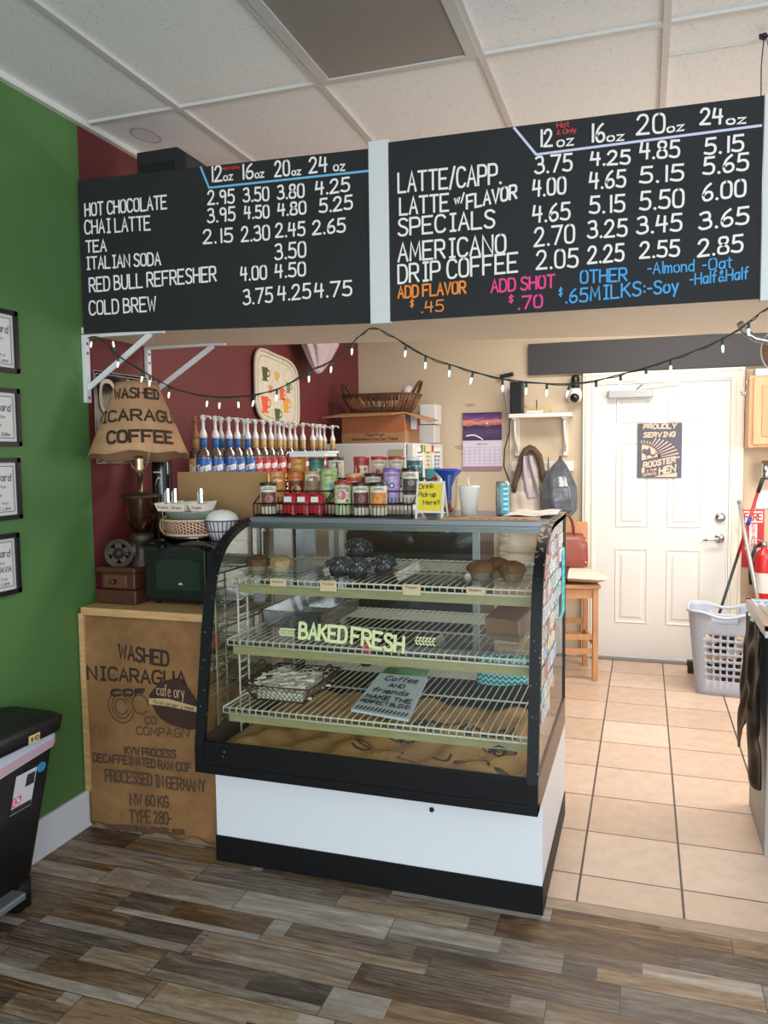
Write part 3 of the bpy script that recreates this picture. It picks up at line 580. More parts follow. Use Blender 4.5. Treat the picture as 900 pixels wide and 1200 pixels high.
boardbox(-.876, .336, 2.038, 2.664, 2.03, 2.643).build('panel', BOARD, t)
columns(T_RW, t); lines([q for q in T_RW if q[0][0].isalpha() and q[0] != 'oz'], .0078, 'drink_lettering', INK_W, t); lines(T_RR, .004, 'red_lettering', mat('#d0423c', .8), t)
lines(T_RO, .0068, 'orange_lettering', mat('#ee8a3a', .8), t); lines(T_RP, .0068, 'pink_lettering', mat('#e8458c', .8), t); lines(T_RB, .006, 'blue_lettering', mat('#4aa3df', .8), t)
lines([], .01, 'underline', mat('#c9cfe6', .8), t, [[(-.43, 2.652), (-.356, 2.555), (.329, 2.554)]])
POST = mat('#d3d6d4', .5)
b = MB(); b.box(-.951, -.877, 2.732, 2.76, 2.032, 2.675); tag(b.build('post', POST, bevel=.002), 'white wooden post between the two menu boards', 'post')
b = MB(); b.box(.337, .41, 2.732, 2.76, 2.022, 2.65); tag(b.build('post', POST, bevel=.002), 'white wooden post at the right edge of the latte menu board', 'post')
t = thing('speaker', 'black box speaker on the shelf top behind the left menu board', 'speaker', (-1.93, 2.98, 2.095))
b = MB(); b.poly([(-2.04, 2.9, 2.095), (-1.80, 2.9, 2.095), (-1.80, 2.9, 2.80), (-1.845, 2.9, 2.835), (-2.04, 2.9, 2.835)][::-1], (0, .2, 0)); b.build('housing', mat('#1b1b1e', .6), t, bevel=.006)
b = MB(); b.box(-2.02, -1.86, 2.893, 2.9, 2.15, 2.78); b.build('grille', mat('#0f0f11', .8, bump=.5, bscale=300), t)
# suspension wire and hook at the right board
t = thing('hanging_wire', 'thin wire with black hook holding the right menu board to the ceiling', 'wire', (.35, 2.95, 2.66))
b = MB().use(mat('#3a3a3d', .5, .6)); b.tube([(.362, 2.98, 2.937), (.345, 2.90, 2.80), (.335, 2.80, 2.645)], .0018, 6).tube([(.366, 2.98, 2.937), (.372, 2.9, 2.82), (.375, 2.8, 2.652)], .0012, 6); b.build('wire', None, t)
b = MB().use(mat('#232326', .5), True); b.tube([(.35, 2.98, 2.937), (.35, 2.98, 2.925), (.362, 2.98, 2.918), (.372, 2.98, 2.93)], .005, 8).ball((.362, 2.98, 2.93), .010); b.build('hook', None, t)

# ------------------------------------------------------------------ string lights
WIRE = [(-2.169, 2.049), (-2.139, 2.056), (-2.103, 2.042), (-2.02, 1.962), (-1.901, 1.899), (-1.797, 1.838), (-1.681, 1.803), (-1.553, 1.786), (-1.413, 1.791), (-1.301, 1.812), (-1.188, 1.874), (-1.099, 1.901), (-1.024, 1.956), (-.974, 1.999), (-.934, 2.02), (-.876, 1.99), (-.813, 1.95), (-.735, 1.901), (-.642, 1.867), (-.522, 1.827), (-.433, 1.805), (-.261, 1.784), (-.151, 1.794), (-.07, 1.813), (.009, 1.831), (.087, 1.855), (.163, 1.88), (.23, 1.909), (.286, 1.942), (.321, 1.971), (.357, 1.998), (.40, 2.01)]
BULBS = [(-2.149, 2.038), (-2.042, 2.018), (-2.025, 1.929), (-1.909, 1.899), (-1.879, 1.844), (-1.79, 1.807), (-1.618, 1.775), (-1.566, 1.75), (-1.487, 1.774), (-1.413, 1.781), (-1.32, 1.784), (-1.188, 1.868), (-1.096, 1.882), (-1.014, 1.934), (-.81, 1.935), (-.738, 1.869), (-.651, 1.844), (-.567, 1.823), (-.465, 1.824), (-.384, 1.777), (-.315, 1.769), (-.239, 1.772), (-.154, 1.788), (-.077, 1.763), (.002, 1.799), (.077, 1.828), (.23, 1.88), (.303, 1.928)]
t = thing('string_lights', 'dark green string of clear mini lights draped under the menu boards', 'string lights', (-.9, 2.71, 2.0))
b = MB().use(mat('#1d2b22', .5), True)
def sag(p): return [(x, 2.712, z) for x, z in chaikin(p, 2)]
b.tube(sag(WIRE), .0022, 6)
b.tube([(x + .004 * math.sin(i * 1.3), 2.708 + .004 * math.cos(i * 1.3), z - .005 * abs(math.sin(i * .9))) for i, (x, y, z) in enumerate(sag(WIRE))], .0017, 6); b.build('cord', None, t)
SOCK = mat('#2b4a3e', .5); BULB = mat('#fff6e6', .2, emit=1.0)
def near(x):
    best = min(zip(WIRE, WIRE[1:]), key=lambda s: 0 if s[0][0] <= x <= s[1][0] else min(abs(x - s[0][0]), abs(x - s[1][0])))
    (xa, za), (xb, zb) = best; k = min(1, max(0, (x - xa) / (xb - xa))); return Vector((xa + k * (xb - xa), 2.71, za + k * (zb - za)))
sk = []
for i, (x, z) in enumerate(BULBS):
    a = near(x); e = Vector((x, 2.704, z)); d = e - a
    if d.length < .02: d = Vector((random.uniform(-.3, .3), -.1, -1)).normalized() * .035
    d.normalize(); L1, L2 = .022, .024
    b = MB().use(SOCK, True); b.tube([a, a + d * L1], .0046, 8); s1 = b.build('bulb_socket', None, t)
    b = MB().use(BULB, True); p0 = a + d * L1
    b.tube([p0, p0 + d * .010, p0 + d * .020, p0 + d * L2], [.0036, .004, .003, .0008], 8); b.build('bulb', None, s1)

# ------------------------------------------------------------------ burlap-fronted counter on the left
t = thing('counter', 'plywood counter with burlap coffee sack stretched over its front', 'counter', (-1.9, 2.9, 0))
b = MB(); b.box(-2.2, -1.575, 2.675, 3.11, 0, .918); b.build('body', mat('#8a6a48', .7), t)
b = MB(); b.box(-2.215, -1.572, 2.652, 3.11, .918, .943); b.build('top', PINE, t, bevel=.003)
b = MB(); b.box(-2.205, -1.572, 2.643, 2.652, .913, .944); b.build('front_trim', PINE, t)
b = MB(); b.box(-2.222, -2.198, 2.645, 2.675, .159, .918); b.build('side_trim', PINE, t)
BUR = burlap()
def bur_y(x, z): return 2.662 - .004 * math.sin(x * 17 + z * 3) - .003 * math.sin(z * 9 + x * 5) - .003
b = MB(); b.smooth = True
b.grid(lambda u, v: (-2.210 + u * .612, bur_y(-2.198 + u * .6, .012 + v * .9) + .004 * (v < .02), .012 + v * .90 + (.012 * math.sin(u * 25) if v == 0 else 0)), 36, 44)
cov = b.build('burlap_cover', BUR, t, solid=.003)
INKB = mat('#33271f', .95); INKBR = mat('#57402d', .95)
bf = lambda u, v: (u, bur_y(u, v) - .0035, v)
b = MB().use(INKB)
for tx, x0, za, x1, zb, h in T_BU:
    if tx in ('cafe ory', 'first origin y mas', 'CO', 'COMPAGN') or 'ROTT' in tx or 'PROC' in tx or 'DECAF' in tx or tx[0] in 'NT' and 'NIC' not in tx: continue
    ink(b, tx, x0, za + .005, x1, zb + .005, h - .010, .0105, bf)
b.build('black_stencil', None, cov)
b = MB().use(INKBR)
for tx, x0, za, x1, zb, h in T_BU:
    if tx in ('cafe ory', 'first origin y mas') or tx in ('WASHED', 'NICARAGUA', 'COF'): continue
    if tx in ('CO', 'COMPAGN'): continue
    hh = h * (.74 if 'DECAF' in tx or 'KVW' in tx else 1); ink(b, tx, x0, za + .004, x1, zb + .004, hh - .009, .0095, bf)
b.build('brown_stencil', None, cov)
b = MB().use(INKBR)
for tx, x0, za, x1, zb, h in T_BU:
    if tx in ('CO', 'COMPAGN'): ink(b, tx, x0, za, x1, zb, h, .006, bf)
for r in (.062, .045, .03):
    ribbon(b, [(-2.035 + r * math.cos(a), .535 + r * 1.1 * math.sin(a)) for a in [PI * .2 + i * PI * 1.7 / 24 for i in range(25)]], .006, bf)
ribbon(b, [(-1.94 + .04 * math.cos(a), .555 + .04 * math.sin(a)) for a in [i * PI * 2 / 20 for i in range(19)]], .006, bf)
b.build('trader_logo', None, cov)
b = MB()
out = chaikin([(-1.894, .595), (-1.854, .646), (-1.757, .686), (-1.722, .656), (-1.66, .568), (-1.662, .47), (-1.786, .479), (-1.859, .514), (-1.894, .595)], 2)[:-1]
b.poly([(x, 2.648, z) for x, z in out][::-1], (0, .004, 0)); pt = b.build('bean_patch', mat('#3b241c', .7), cov)
b = MB(); b.poly([(x, 2.646, z) for x, z in [(-1.891, .586), (-1.803, .592), (-1.668, .57), (-1.668, .549), (-1.804, .561), (-1.892, .562)]][::-1], (0, .0015, 0)); b.use(INKB)
b = MB().use(mat('#c2a47c', .9)); b.poly([(x, 2.6455, z) for x, z in [(-1.891, .586), (-1.803, .592), (-1.668, .57), (-1.668, .549), (-1.804, .561), (-1.892, .562)]], (0, .002, 0))
ink(b, 'cafe ory', -1.855, .603, -1.727, .60, .045, .0035, lambda u, v: (u, 2.6462, v)); b.use(INKB); ink(b, 'first origin y mas', -1.87, .5685, -1.685, .556, .014, .0022, lambda u, v: (u, 2.6445, v)); b.build('banner', None, pt)

# ------------------------------------------------------------------ the glass display case
CX0, CX1 = -1.561, -.31
case = thing('display_case', 'black framed curved glass bakery display case on a white base', 'display case', (-.93, 2.95, 0))
PROF = [(2.449, .40), (2.449, .50), (2.482, .70), (2.518, .92), (2.56, 1.10), (2.60, 1.175), (2.66, 1.232), (2.74, 1.272), (2.84, 1.298), (2.93, 1.306), (3.36, 1.308)]
def smooth_prof(P, n=2): return [P[0]] + chaikin(P[1:-1], n) + [P[-1]]
PR = smooth_prof(PROF)
def offset(P, d):
    o = []
    for i in range(len(P)):
        a = Vector(P[max(i - 1, 0)]); c = Vector(P[min(i + 1, len(P) - 1)]); tt = (c - a).normalized(); o.append((P[i][0] + tt.y * d, P[i][1] - tt.x * d))
    return o
b = MB(); b.box(-1.552, -.31, 2.572, 3.35, .10, .402); base = b.build('base', mat('#e4e6ea', .3), case, bevel=.002)
b = MB(); b.box(-1.555, -.307, 2.568, 3.353, 0, .10); b.build('kick_plate', mat('#0d0e11', .5, spec=.3), case)
b = MB().use(BLACK, True); b.lathe([(0, 0), (.009, 0), (.008, .006), (0, .007)], (-.692, 2.572, .317), 14, (0, -1, 0)); b.build('lock', None, case)
BLK = worn_black()
for x0, x1 in ((CX0, CX0 + .036), (CX1 - .036, CX1)):
    b = MB(); inn = offset(PR, .022)
    o1 = [(x0, y, z) for y, z in PR] + [(x0, y, z) for y, z in inn[::-1]]
    n = len(PR); vs = [(x0, y, z) for y, z in PR] + [(x1, y, z) for y, z in PR] + [(x0, y, z) for y, z in inn] + [(x1, y, z) for y, z in inn]; fs = []
    for i in range(n - 1):
        fs += [(i, i + 1, n + i + 1, n + i), (2 * n + i, 3 * n + i, 3 * n + i + 1, 2 * n + i + 1), (i, 2 * n + i, 2 * n + i + 1, i + 1), (n + i, n + i + 1, 3 * n + i + 1, 3 * n + i)]
    fs += [(0, n, 3 * n, 2 * n), (n - 1, 3 * n - 1, 4 * n - 1, 2 * n - 1)]
    b.add(vs, fs); b.build('end_frame', BLK, case)
b = MB(); b.box(CX0 + .03, CX1 - .036, 2.452, 2.475, .402, .515); b.box(CX0, CX1, 2.447, 2.50, .398, .43); b.build('front_rail', mat('#0d0e12', .5, spec=.3), case, bevel=.002)
b = MB().use(mat('#4a4d50', .4, .5), True); b.lathe([(0, 0), (.006, 0), (.005, .003), (0, .004)], (-1.44, 2.452, .485), 10, (0, -1, 0)); b.lathe([(0, 0), (.005, 0), (.004, .003), (0, .004)], (-1.446, 2.452, .468), 10, (0, -1, 0)); b.build('rail_screw', None, case)
BRZ = mat('#6d5c50', .35, .55)
for x0, x1 in ((CX0, CX0 + .012), (CX1 - .012, CX1)):
    b = MB(); b.box(x0, x1, 2.47, 3.36, .40, .515); b.build('side_rail', BRZ, case)
    b = MB(); b.box(x0, x1, 3.345, 3.36, .515, 1.30); b.build('rear_post', mat('#26272a', .4), case)
    b = MB(); b.poly([(x0, 2.80, 1.262), (x0, 2.95, 1.284), (x0, 3.345, 1.286), (x0, 3.345, 1.302), (x0, 2.95, 1.302), (x0, 2.84, 1.293)][::-1 if x0 < -1 else 1], (x1 - x0, 0, 0)); b.build('side_top_rail', ALU, case)
b = MB(); b.box(CX0 + .012, CX1 - .012, 2.47, 3.36, .43, .445); b.build('deck', mat('#5a4736', .6), case)
b = MB().use(mat('#85888b', .28, .5)); b.box(CX0 + .03, CX1 - .02, 2.86, 3.36, 1.288, 1.309); b.build('top_panel', None, case, bevel=.002)
b = MB(); b.box(CX0 + .036, CX1 - .036, 2.846, 2.868, 1.266, 1.288); b.build('glass_channel', ALU, case)
gl = offset(PR, .010); gl = [q for q in gl if q[1] > .508 and q[0] < 2.875]
b = MB(); b.smooth = True
b.grid(lambda u, v: (CX0 + .034 + u * (CX1 - CX0 - .07), *gl[min(len(gl) - 1, round(v * (len(gl) - 1)))]), 1, len(gl) - 1); fg = b.build('front_glass', GLASS, case)
for x in (CX0 + .006, CX1 - .006):
    pg = [(x, y, z) for y, z in offset(PR, .018) if z > .5] + [(x, 3.345, .515)]
    b = MB(); b.poly([(x, 2.47, .515)] + pg[:-1] + [(x, 3.345, 1.29), (x, 3.345, .515)]); sg = b.build('side_glass', GLASS, case)
DECAL = mat('#cfd8a0', .7); b = MB().use(DECAL)
def fgy(z):
    for (ya, za), (yb, zb) in zip(gl, gl[1:]):
        if za <= z <= zb: return ya + (yb - ya) * (z - za) / (zb - za) - .0025
    return 2.5
ff = lambda u, v: (u, fgy(v), v)
ink(b, 'BAKED', -1.165, .908, -.985, .902, .052, .011, ff); ink(b, 'FRESH', -.965, .902, -.775, .882, .052, .011, ff)
for x0, x1, z in ((-1.245, -1.185, .925), (-.735, -.665, .925)):
    ribbon(b, [(x0, z), (x1, z)], .003, ff)
    for i in range(6):
        x = x0 + (x1 - x0) * (i + .5) / 6
        for s in (-1, 1): b.add([ff(x - .006, z), ff(x, z + s * .004), ff(x + .010, z + s * .014), ff(x, z + s * .013)], [(0, 1, 2, 3)])
b.build('baked_fresh_decal', None, fg)
b = MB().use(mat('#222222', .7)); q = lambda u, v: (u, fgy(v), v)
ink(b, 'FEDERAL', -.472, .586, -.405, .590, .010, .0026, q)
b.add([q(-.465, .6), q(-.438, .612), q(-.411, .602), q(-.438, .605)], [(0, 1, 2, 3)]); b.add([q(-.465, .582), q(-.438, .572), q(-.411, .585), q(-.438, .579)], [(0, 1, 2, 3)]); b.build('maker_mark', None, fg)
# rear sliding doors
b = MB()
for x0, x1 in ((-1.545, -1.45), (-1.378, -1.36), (-1.33, -1.312), (-.705, -.676), (-.36, -.33)): b.box(x0, x1, 3.335, 3.352, .66, 1.287)
b.box(-1.55, -.32, 3.335, 3.352, 1.265, 1.287).box(-1.55, -.32, 3.33, 3.352, .655, .69); b.build('rear_door_frame', ALU, case)
b = MB(); b.box(-1.55, -.32, 3.34, 3.355, .445, .655); b.build('rear_panel', mat('#1d1d1f', .5), case)
b = MB(); b.box(-1.55, -.32, 3.342, 3.344, .69, 1.265); b.build('rear_glass', GLASS, case)
# wire shelves
WIREW = mat('#dcd8c4', .4); OLIVE = mat('#a29a6c', .45, noise=.12, nscale=12, stretch=(1, 6, 6))
for z, yf in ((1.09, 2.655), (.863, 2.60), (.615, 2.555)):
    x0, x1 = -1.497, -.352; yb = 3.31; b = MB().use(WIREW, True)
    for yy, zz in ((yf, z), (yf, z - .02), (yb, z), ((yf + yb) / 2, z - .006)): b.tube([(x0, yy, zz), (x1, yy, zz)], .0036, 6)
    for xx in (x0, x1): b.tube([(xx, yf, z), (xx, yb, z)], .0036, 6)
    b.box(x0, x1, yb - .004, yb + .004, z - .045, z - .006)
    N = 42
    for i in range(N + 1):
        x = x0 + (x1 - x0) * i / N
        b.tube([(x, yf - .003, z - .02), (x, yf - .003, z + .003), (x, yf + .02, z + .004), (x, yb, z + .004)], .0021, 5)
    sh = b.build('wire_shelf', None, case)
    b = MB(); b.box(x0 + .012, x1, yf + .018, yf + .03, z - .058, z - .022); b.build('light_cover', OLIVE, sh)
for x in (-1.497, -.352):
    b = MB().use(WIREW, True)
    for y in (2.70, 2.775): b.tube([(x - .008, y, .45), (x - .008, y, 1.09)], .004, 6)
    for i in range(19): b.tube([(x - .008, 2.70, .50 + i * .031), (x - .008, 2.79, .50 + i * .031 + .004)], .003, 5)
    for y in (3.2,): b.tube([(x - .008, y, .45), (x - .008, y, 1.09)], .004, 6)
    b.build('shelf_standard', None, case)
# stickers on the right-hand glass
cols = ['#d9dde6', '#b7c9dc', '#e9e6da', '#a8d6d2', '#d2c9b6', '#c3cddb', '#f0efe9', '#c98d86', '#a3adb8', '#efe6c4', '#dfe2e6', '#cfd4e2', '#e6e8ec', '#d8dade']
random.seed(11)
placed = []
def sticker(y, z, rw, rh, k, col):
    b = MB().use(mat(col, .5)); X = CX1 - .0045
    n = 4 if k < 2 else 18; r = []
    for i in range(n):
        a = PI / 4 + 2 * PI * i / n if n == 4 else 2 * PI * i / n
        s = 1.3 if n == 4 else 1
        r.append((X, y + rw * s * math.cos(a), z + rh * s * math.sin(a)))
    b.poly(r, (.0012, 0, 0)); b.use(mat('#7f8aa0' if k % 2 else '#a08884', .6))
    for j in range(3): b.add([(X + .0018, y - rw * .55, z + rh * (.4 - j * .4)), (X + .0018, y + rw * .55, z + rh * (.4 - j * .4)), (X + .0018, y + rw * .55, z + rh * (.52 - j * .4)), (X + .0018, y - rw * .55, z + rh * (.52 - j * .4))], [(0, 1, 2, 3)])
    b.build('sticker', None, case)
for row in range(9):
    z = 1.215 - row * .067
    y = 2.60 + row * -.004 + (.16 if row == 0 else .06 if row == 1 else 0)
    ymax = 3.30 if row < 3 else 3.20 - (row - 3) * .085
    while y < ymax:
        rw = random.uniform(.026, .05); rh = random.uniform(.02, .03)
        if y + rw * 2 < 3.3: sticker(y + rw, z + random.uniform(-.006, .006), rw, rh, random.randrange(4), random.choice(cols))
        y += 2 * rw + .008
b = MB().use(mat('#35c9cf', .5)); b.poly([(CX1 - .001, 3.21, 1.15), (CX1 - .001, 3.30, 1.165), (CX1 - .001, 3.31, .90), (CX1 - .001, 3.20, .885)][::-1], (.002, 0, 0))
b.use(mat('#177f88', .6))
for i in range(6): b.add([(CX1 + .0015, 3.22, 1.12 - i * .036), (CX1 + .0015, 3.29, 1.125 - i * .036), (CX1 + .0015, 3.29, 1.131 - i * .036), (CX1 + .0015, 3.22, 1.126 - i * .036)], [(0, 1, 2, 3)])
o = b.build('teal_notice', None, case); o['label'] = 'bright teal paper notice on side glass'

# ------------------------------------------------------------------ inside the case
b = MB(); b.smooth = True
random.seed(3)
def sack(u, v):
    x = -1.535 + u * 1.17; y = 2.49 + v * .80
    z = .452 + .028 * abs(math.sin(u * 9 + v * 3)) ** 2 * (1 - .3 * v) + .02 * math.sin(u * 21 - v * 8) ** 2 + .012 * math.sin(v * 17 + u * 4) ** 2
    e = min(u, 1 - u, v, 1 - v); z = .449 + (z - .449) * min(1, e * 14)
    return (x, y, z)
b.grid(sack, 60, 30)
t = tag(b.build('burlap_sack', burlap('sack_burlap', '#a07848', '#d0a26a'), solid=.004), 'rumpled printed burlap sack spread on the display case floor', 'sack')
b = MB().use(mat('#3a2c22', .95))
def sk2(u, v):
    p = sack((u + 1.535) / 1.17, (v - 2.49) / .80); return (p[0], p[1], p[2] + .004)
ink(b, 'IMPORTADORA', -.94, 2.87, -.45, 2.87, .10, .014, sk2); b.build('stencil', None, t); b = MB().use(mat('#3a2c22', .95)); ink(b, 'MORES & HIJOS', -.96, 2.76, -.43, 2.76, .07, .011, sk2); b.build('stencil', None, t)
b = MB().use(mat('#3a2c22', .95)); ink(b, 'SAL Jane', -1.0, 2.60, -.42, 2.57, .06, .009, sk2); b.build('script', None, t)

def muffin(lab, top, cup, loc, grp, r=.041, speck=None):
    t = thing('muffin', lab, 'muffin', loc, group=grp)
    b = MB(); b.smooth = True
    n = 28; P = [(r * .72, 0), (r * .95, .036)]
    b.grid(lambda u, v: tuple(Vector((math.cos(2 * PI * u), math.sin(2 * PI * u), 0)) * (r * (.72 + .23 * v) * (1 + .04 * (1 if int(u * n * 2) % 2 else -1))) + Vector((*loc[:2], loc[2] + .036 * v))), n * 2, 2, True)
    b.add([Vector((r * .72 * math.cos(2 * PI * i / n), r * .72 * math.sin(2 * PI * i / n), 0)) + Vector(loc) for i in range(n)], [list(range(n))[::-1]])
    b.build('paper_cup', mat(cup, .7, noise=.15, nscale=90), t)
    b = MB(); b.smooth = True
    def dome(u, v):
        a = v * PI * .58; th = 2 * PI * u; k = 1 + .07 * math.sin(5 * th + v * 5) + .05 * math.sin(9 * th + v * 13)
        return (loc[0] + r * 1.14 * math.sin(a) * k * math.cos(th), loc[1] + r * 1.14 * math.sin(a) * k * math.sin(th), loc[2] + .040 + .031 * math.cos(a) * k)
    b.grid(dome, 24, 10, True); b.build('crown', mat(top, .8, noise=.5, nscale=60, bump=.8, bscale=90, second=speck), t); return t
MG1, MG2, MG3 = 'muffins at the left end of the top shelf', 'wrapped chocolate muffins', 'muffins at the right end of the top shelf'
muffin('dark bran muffin in paper cup, left of the pale crumb muffin', '#6e4a30', '#9a8670', (-1.435, 2.745, 1.0985), MG1)
muffin('pale crumb topped muffin in paper cup at the left end of the top shelf', '#a57d50', '#b8a890', (-1.335, 2.745, 1.0985), MG1, .041, '#d9b888')
muffin('brown blueberry muffin on the left of the right-hand trio', '#6e4a2e', '#8a7460', (-.56, 2.79, 1.0985), MG3, .043, '#8a6238')
muffin('brown blueberry muffin at the back of the right-hand trio', '#6e4a2e', '#8a7460', (-.515, 2.885, 1.0985), MG3, .043, '#8a6238')
muffin('brown blueberry muffin on the right of the right-hand trio', '#6e4a2e', '#8a7460', (-.445, 2.80, 1.0985), MG3, .043, '#8a6238')
wrapm = film('cling_film')
for lab, loc in (('film wrapped chocolate muffin at the left of its pile', (-1.105, 2.77, 1.0985)), ('film wrapped chocolate muffin at the front of its pile', (-1.02, 2.745, 1.0985)),
                 ('film wrapped chocolate muffin at the right of its pile', (-.943, 2.83, 1.0985)), ('film wrapped chocolate muffin on top of the pile', (-1.035, 2.80, 1.165))):
    t = muffin(lab, '#1f1411', '#241a17', loc, MG2, .044)
    b = MB(); b.smooth = True
    b.grid(lambda u, v: (loc[0] + .055 * math.sin(PI * .6 * v) * math.cos(2 * PI * u) * (1 + .08 * math.sin(11 * 2 * PI * u + 6 * v)), loc[1] + .055 * math.sin(PI * .6 * v) * math.sin(2 * PI * u) * (1 + .08 * math.sin(11 * 2 * PI * u + 6 * v)), loc[2] + .036 + .042 * math.cos(PI * .6 * v)), 40, 8, True)
    b.build('cling_film', wrapm, t)
def tray(name, lab, x0, x1, y0, y1, z, h=.03, grp=None, mt=PLASTIC, tilt=0):
    t = thing(name, lab, 'tray', ((x0 + x1) / 2, (y0 + y1) / 2, z), group=grp)
    b = MB(); i = .018
    bt = [(x0 + i, y0 + i, z), (x1 - i, y0 + i, z), (x1 - i, y1 - i, z), (x0 + i, y1 - i, z)]; tp = [(x0 + .006, y0 + .006, z + h), (x1 - .006, y0 + .006, z + h), (x1 - .006, y1 - .006, z + h), (x0 + .006, y1 - .006, z + h)]; rm = [(x0, y0, z + h), (x1, y0, z + h), (x1, y1, z + h), (x0, y1, z + h)]
    b.add(bt + tp + rm, [(0, 1, 2, 3)] + [(k, (k + 1) % 4, 4 + (k + 1) % 4, 4 + k) for k in range(4)] + [(4 + k, 4 + (k + 1) % 4, 8 + (k + 1) % 4, 8 + k) for k in range(4)])
    b.build('tray_body', mt, t)
    b = MB(); b.tube(rm, .0022, 6, True); b.build('rim', mt, t); return t
TG = 'clear plastic trays on the top shelf'
tray('plastic_tray', 'clear plastic tray under the bran and crumb muffins', -1.48, -1.22, 2.675, 3.05, 1.0955, .022, TG)
tray('plastic_tray', 'clear plastic tray under the wrapped chocolate muffins', -1.17, -.89, 2.675, 3.05, 1.0955, .03, TG)
tray('plastic_tray', 'empty clear plastic tray between the chocolate and blueberry muffins', -.86, -.645, 2.675, 3.0, 1.0955, .034, TG)
tray('plastic_tray', 'clear plastic tray under the three blueberry muffins', -.62, -.38, 2.675, 3.03, 1.0955, .022, TG)
t = tray('storage_container', 'smoky clear plastic container at the left of the middle shelf', -1.46, -1.19, 2.80, 3.26, .870, .07, None, glass('smoky_plastic', '#b9bcc8', .9, .1, .08)); t['category'] = 'container'
t = tray('storage_container', 'low clear plastic lid box at the right of the middle shelf', -.70, -.40, 2.63, 2.76, .870, .035, None, PLASTIC); t['category'] = 'container'
for x, lab, tx in ((-1.303, 'tiny cream price tag below the two left muffins', 'Banana'), (-1.099, 'tiny cream price tag below the wrapped chocolate muffins', 'Double'), (-.779, 'tiny cream price tag below the empty tray', 'Pumpkin'), (-.549, 'tiny cream price tag below the three blueberry muffins', 'Blueberry')):
    t = thing('price_tag', lab, 'price tag', (x, 2.645, 1.07), group='price tags on the top shelf edge')
    b = MB(); hh = .030 if tx in ('Double', 'Pumpkin') else .02; b.box(x - .033, x + .033, 2.643, 2.6465, 1.088 - hh, 1.098); b.build('card', mat('#e6c9a2', .6), t, bevel=.002)
    b = MB().use(mat('#7d5a3c', .7)); ink(b, tx, x - .022, 1.083, x + .022, 1.083, .008, .0015, onY(2.6425)); b.build('writing', None, t)
# wire basket with shredded paper
t = thing('wire_basket', 'dark red wire basket with shredded paper at the left of the lowest shelf', 'basket', (-1.32, 2.78, .62))
WR = mat('#4a1f22', .45); b = MB().use(WR, True); z0_, z1_ = .6215, .685
lo = [(-1.42, 2.66, z0_), (-1.215, 2.66, z0_), (-1.215, 2.90, z0_), (-1.42, 2.90, z0_)]; hi = [(-1.455, 2.625, z1_), (-1.175, 2.625, z1_), (-1.175, 2.945, z1_), (-1.455, 2.945, z1_)]
b.tube(hi, .0042, 6, True).tube(lo, .003, 6, True)
for k in range(4): b.tube([lo[k], hi[k]], .003, 5)
for k in range(4):
    a0, a1, c0, c1 = Vector(lo[k]), Vector(lo[(k + 1) % 4]), Vector(hi[k]), Vector(hi[(k + 1) % 4]); M_ = 12
    for i in range(M_):
        for d in (-1, 1):
            s0 = (i + .5) / M_; s1 = min(1, max(0, s0 + d * 2.2 / M_)); b.tube([a0.lerp(a1, s0), c0.lerp(c1, s1)], .0012, 4)
b.build('wire_body', None, t)
for x in (-1.462, -1.168):
    b = MB().use(WR, True); s = -1 if x < -1.3 else 1
    b.tube([(x, 2.74 + .09 * (1 - math.cos(a)) / 2 * 1.2, z1_ + .052 * math.sin(a)) for a in [PI * i / 10 for i in range(11)]], .0038, 6); b.build('handle', None, t)
b = MB().use(mat('#e9e3cd', .8)); random.seed(5)
for i in range(420):
    x, y = random.uniform(-1.43, -1.205), random.uniform(2.65, 2.92); a = random.uniform(0, PI); l = random.uniform(.012, .03); z = random.uniform(.63, .682 + .012 * math.sin((y - 2.65) / .27 * PI))
    dx, dy = math.cos(a) * l, math.sin(a) * l; b.add([(x - dx, y - dy, z), (x + dx, y + dy, z + random.uniform(-.008, .01)), (x + dx - dy * .12, y + dy + dx * .12, z + .004), (x - dx - dy * .12, y - dy + dx * .12, z + .003)], [(0, 1, 2, 3)])
b.box(-1.415, -1.22, 2.665, 2.895, .624, .655)
o = b.build('shredded_paper'); tag(o, 'cream shredded paper filling the dark red wire basket', 'paper', kind='stuff')
# plaque
t = thing('plaque', 'white wooden plaque lettered coffee and friends lying on the lowest shelf', 'plaque', (-.91, 2.8, .62))
pc = [Vector((-1.01, 2.625, .6215)), Vector((-.775, 2.575, .6215)), Vector((-.815, 2.985, .655)), Vector((-1.02, 2.99, .655))]
b = MB(); b.add(pc + [p + Vector((0, -.001, .009)) for p in pc], [(3, 2, 1, 0), (4, 5, 6, 7), (0, 1, 5, 4), (1, 2, 6, 5), (2, 3, 7, 6), (3, 0, 4, 7)]); b.build('board', mat('#cdd6da', .6), t)
def pq(u, v): return pc[0].lerp(pc[1], u).lerp(pc[3].lerp(pc[2], u), v) + Vector((0, -.001, .0115))
b = MB().use(mat('#26282b', .7)); ink(b, 'Coffee', .2, .80, .85, .80, .12, .024, pq, .1); ink(b, 'AND', .36, .64, .66, .64, .09, .024, pq); ink(b, 'friends', .12, .47, .80, .47, .11, .024, pq, .1)
ink(b, 'MAKE THE', .08, .31, .92, .31, .085, .024, pq); ink(b, 'PERFECT BLEND', .06, .19, .94, .19, .07, .018, pq)
for i in range(14): b.add([pq(.05 + i * .066, .03), pq(.08 + i * .066, .03), pq(.11 + i * .066, .10), pq(.085 + i * .066, .12)], [(0, 1, 2, 3)])
b.build('lettering', None, t)
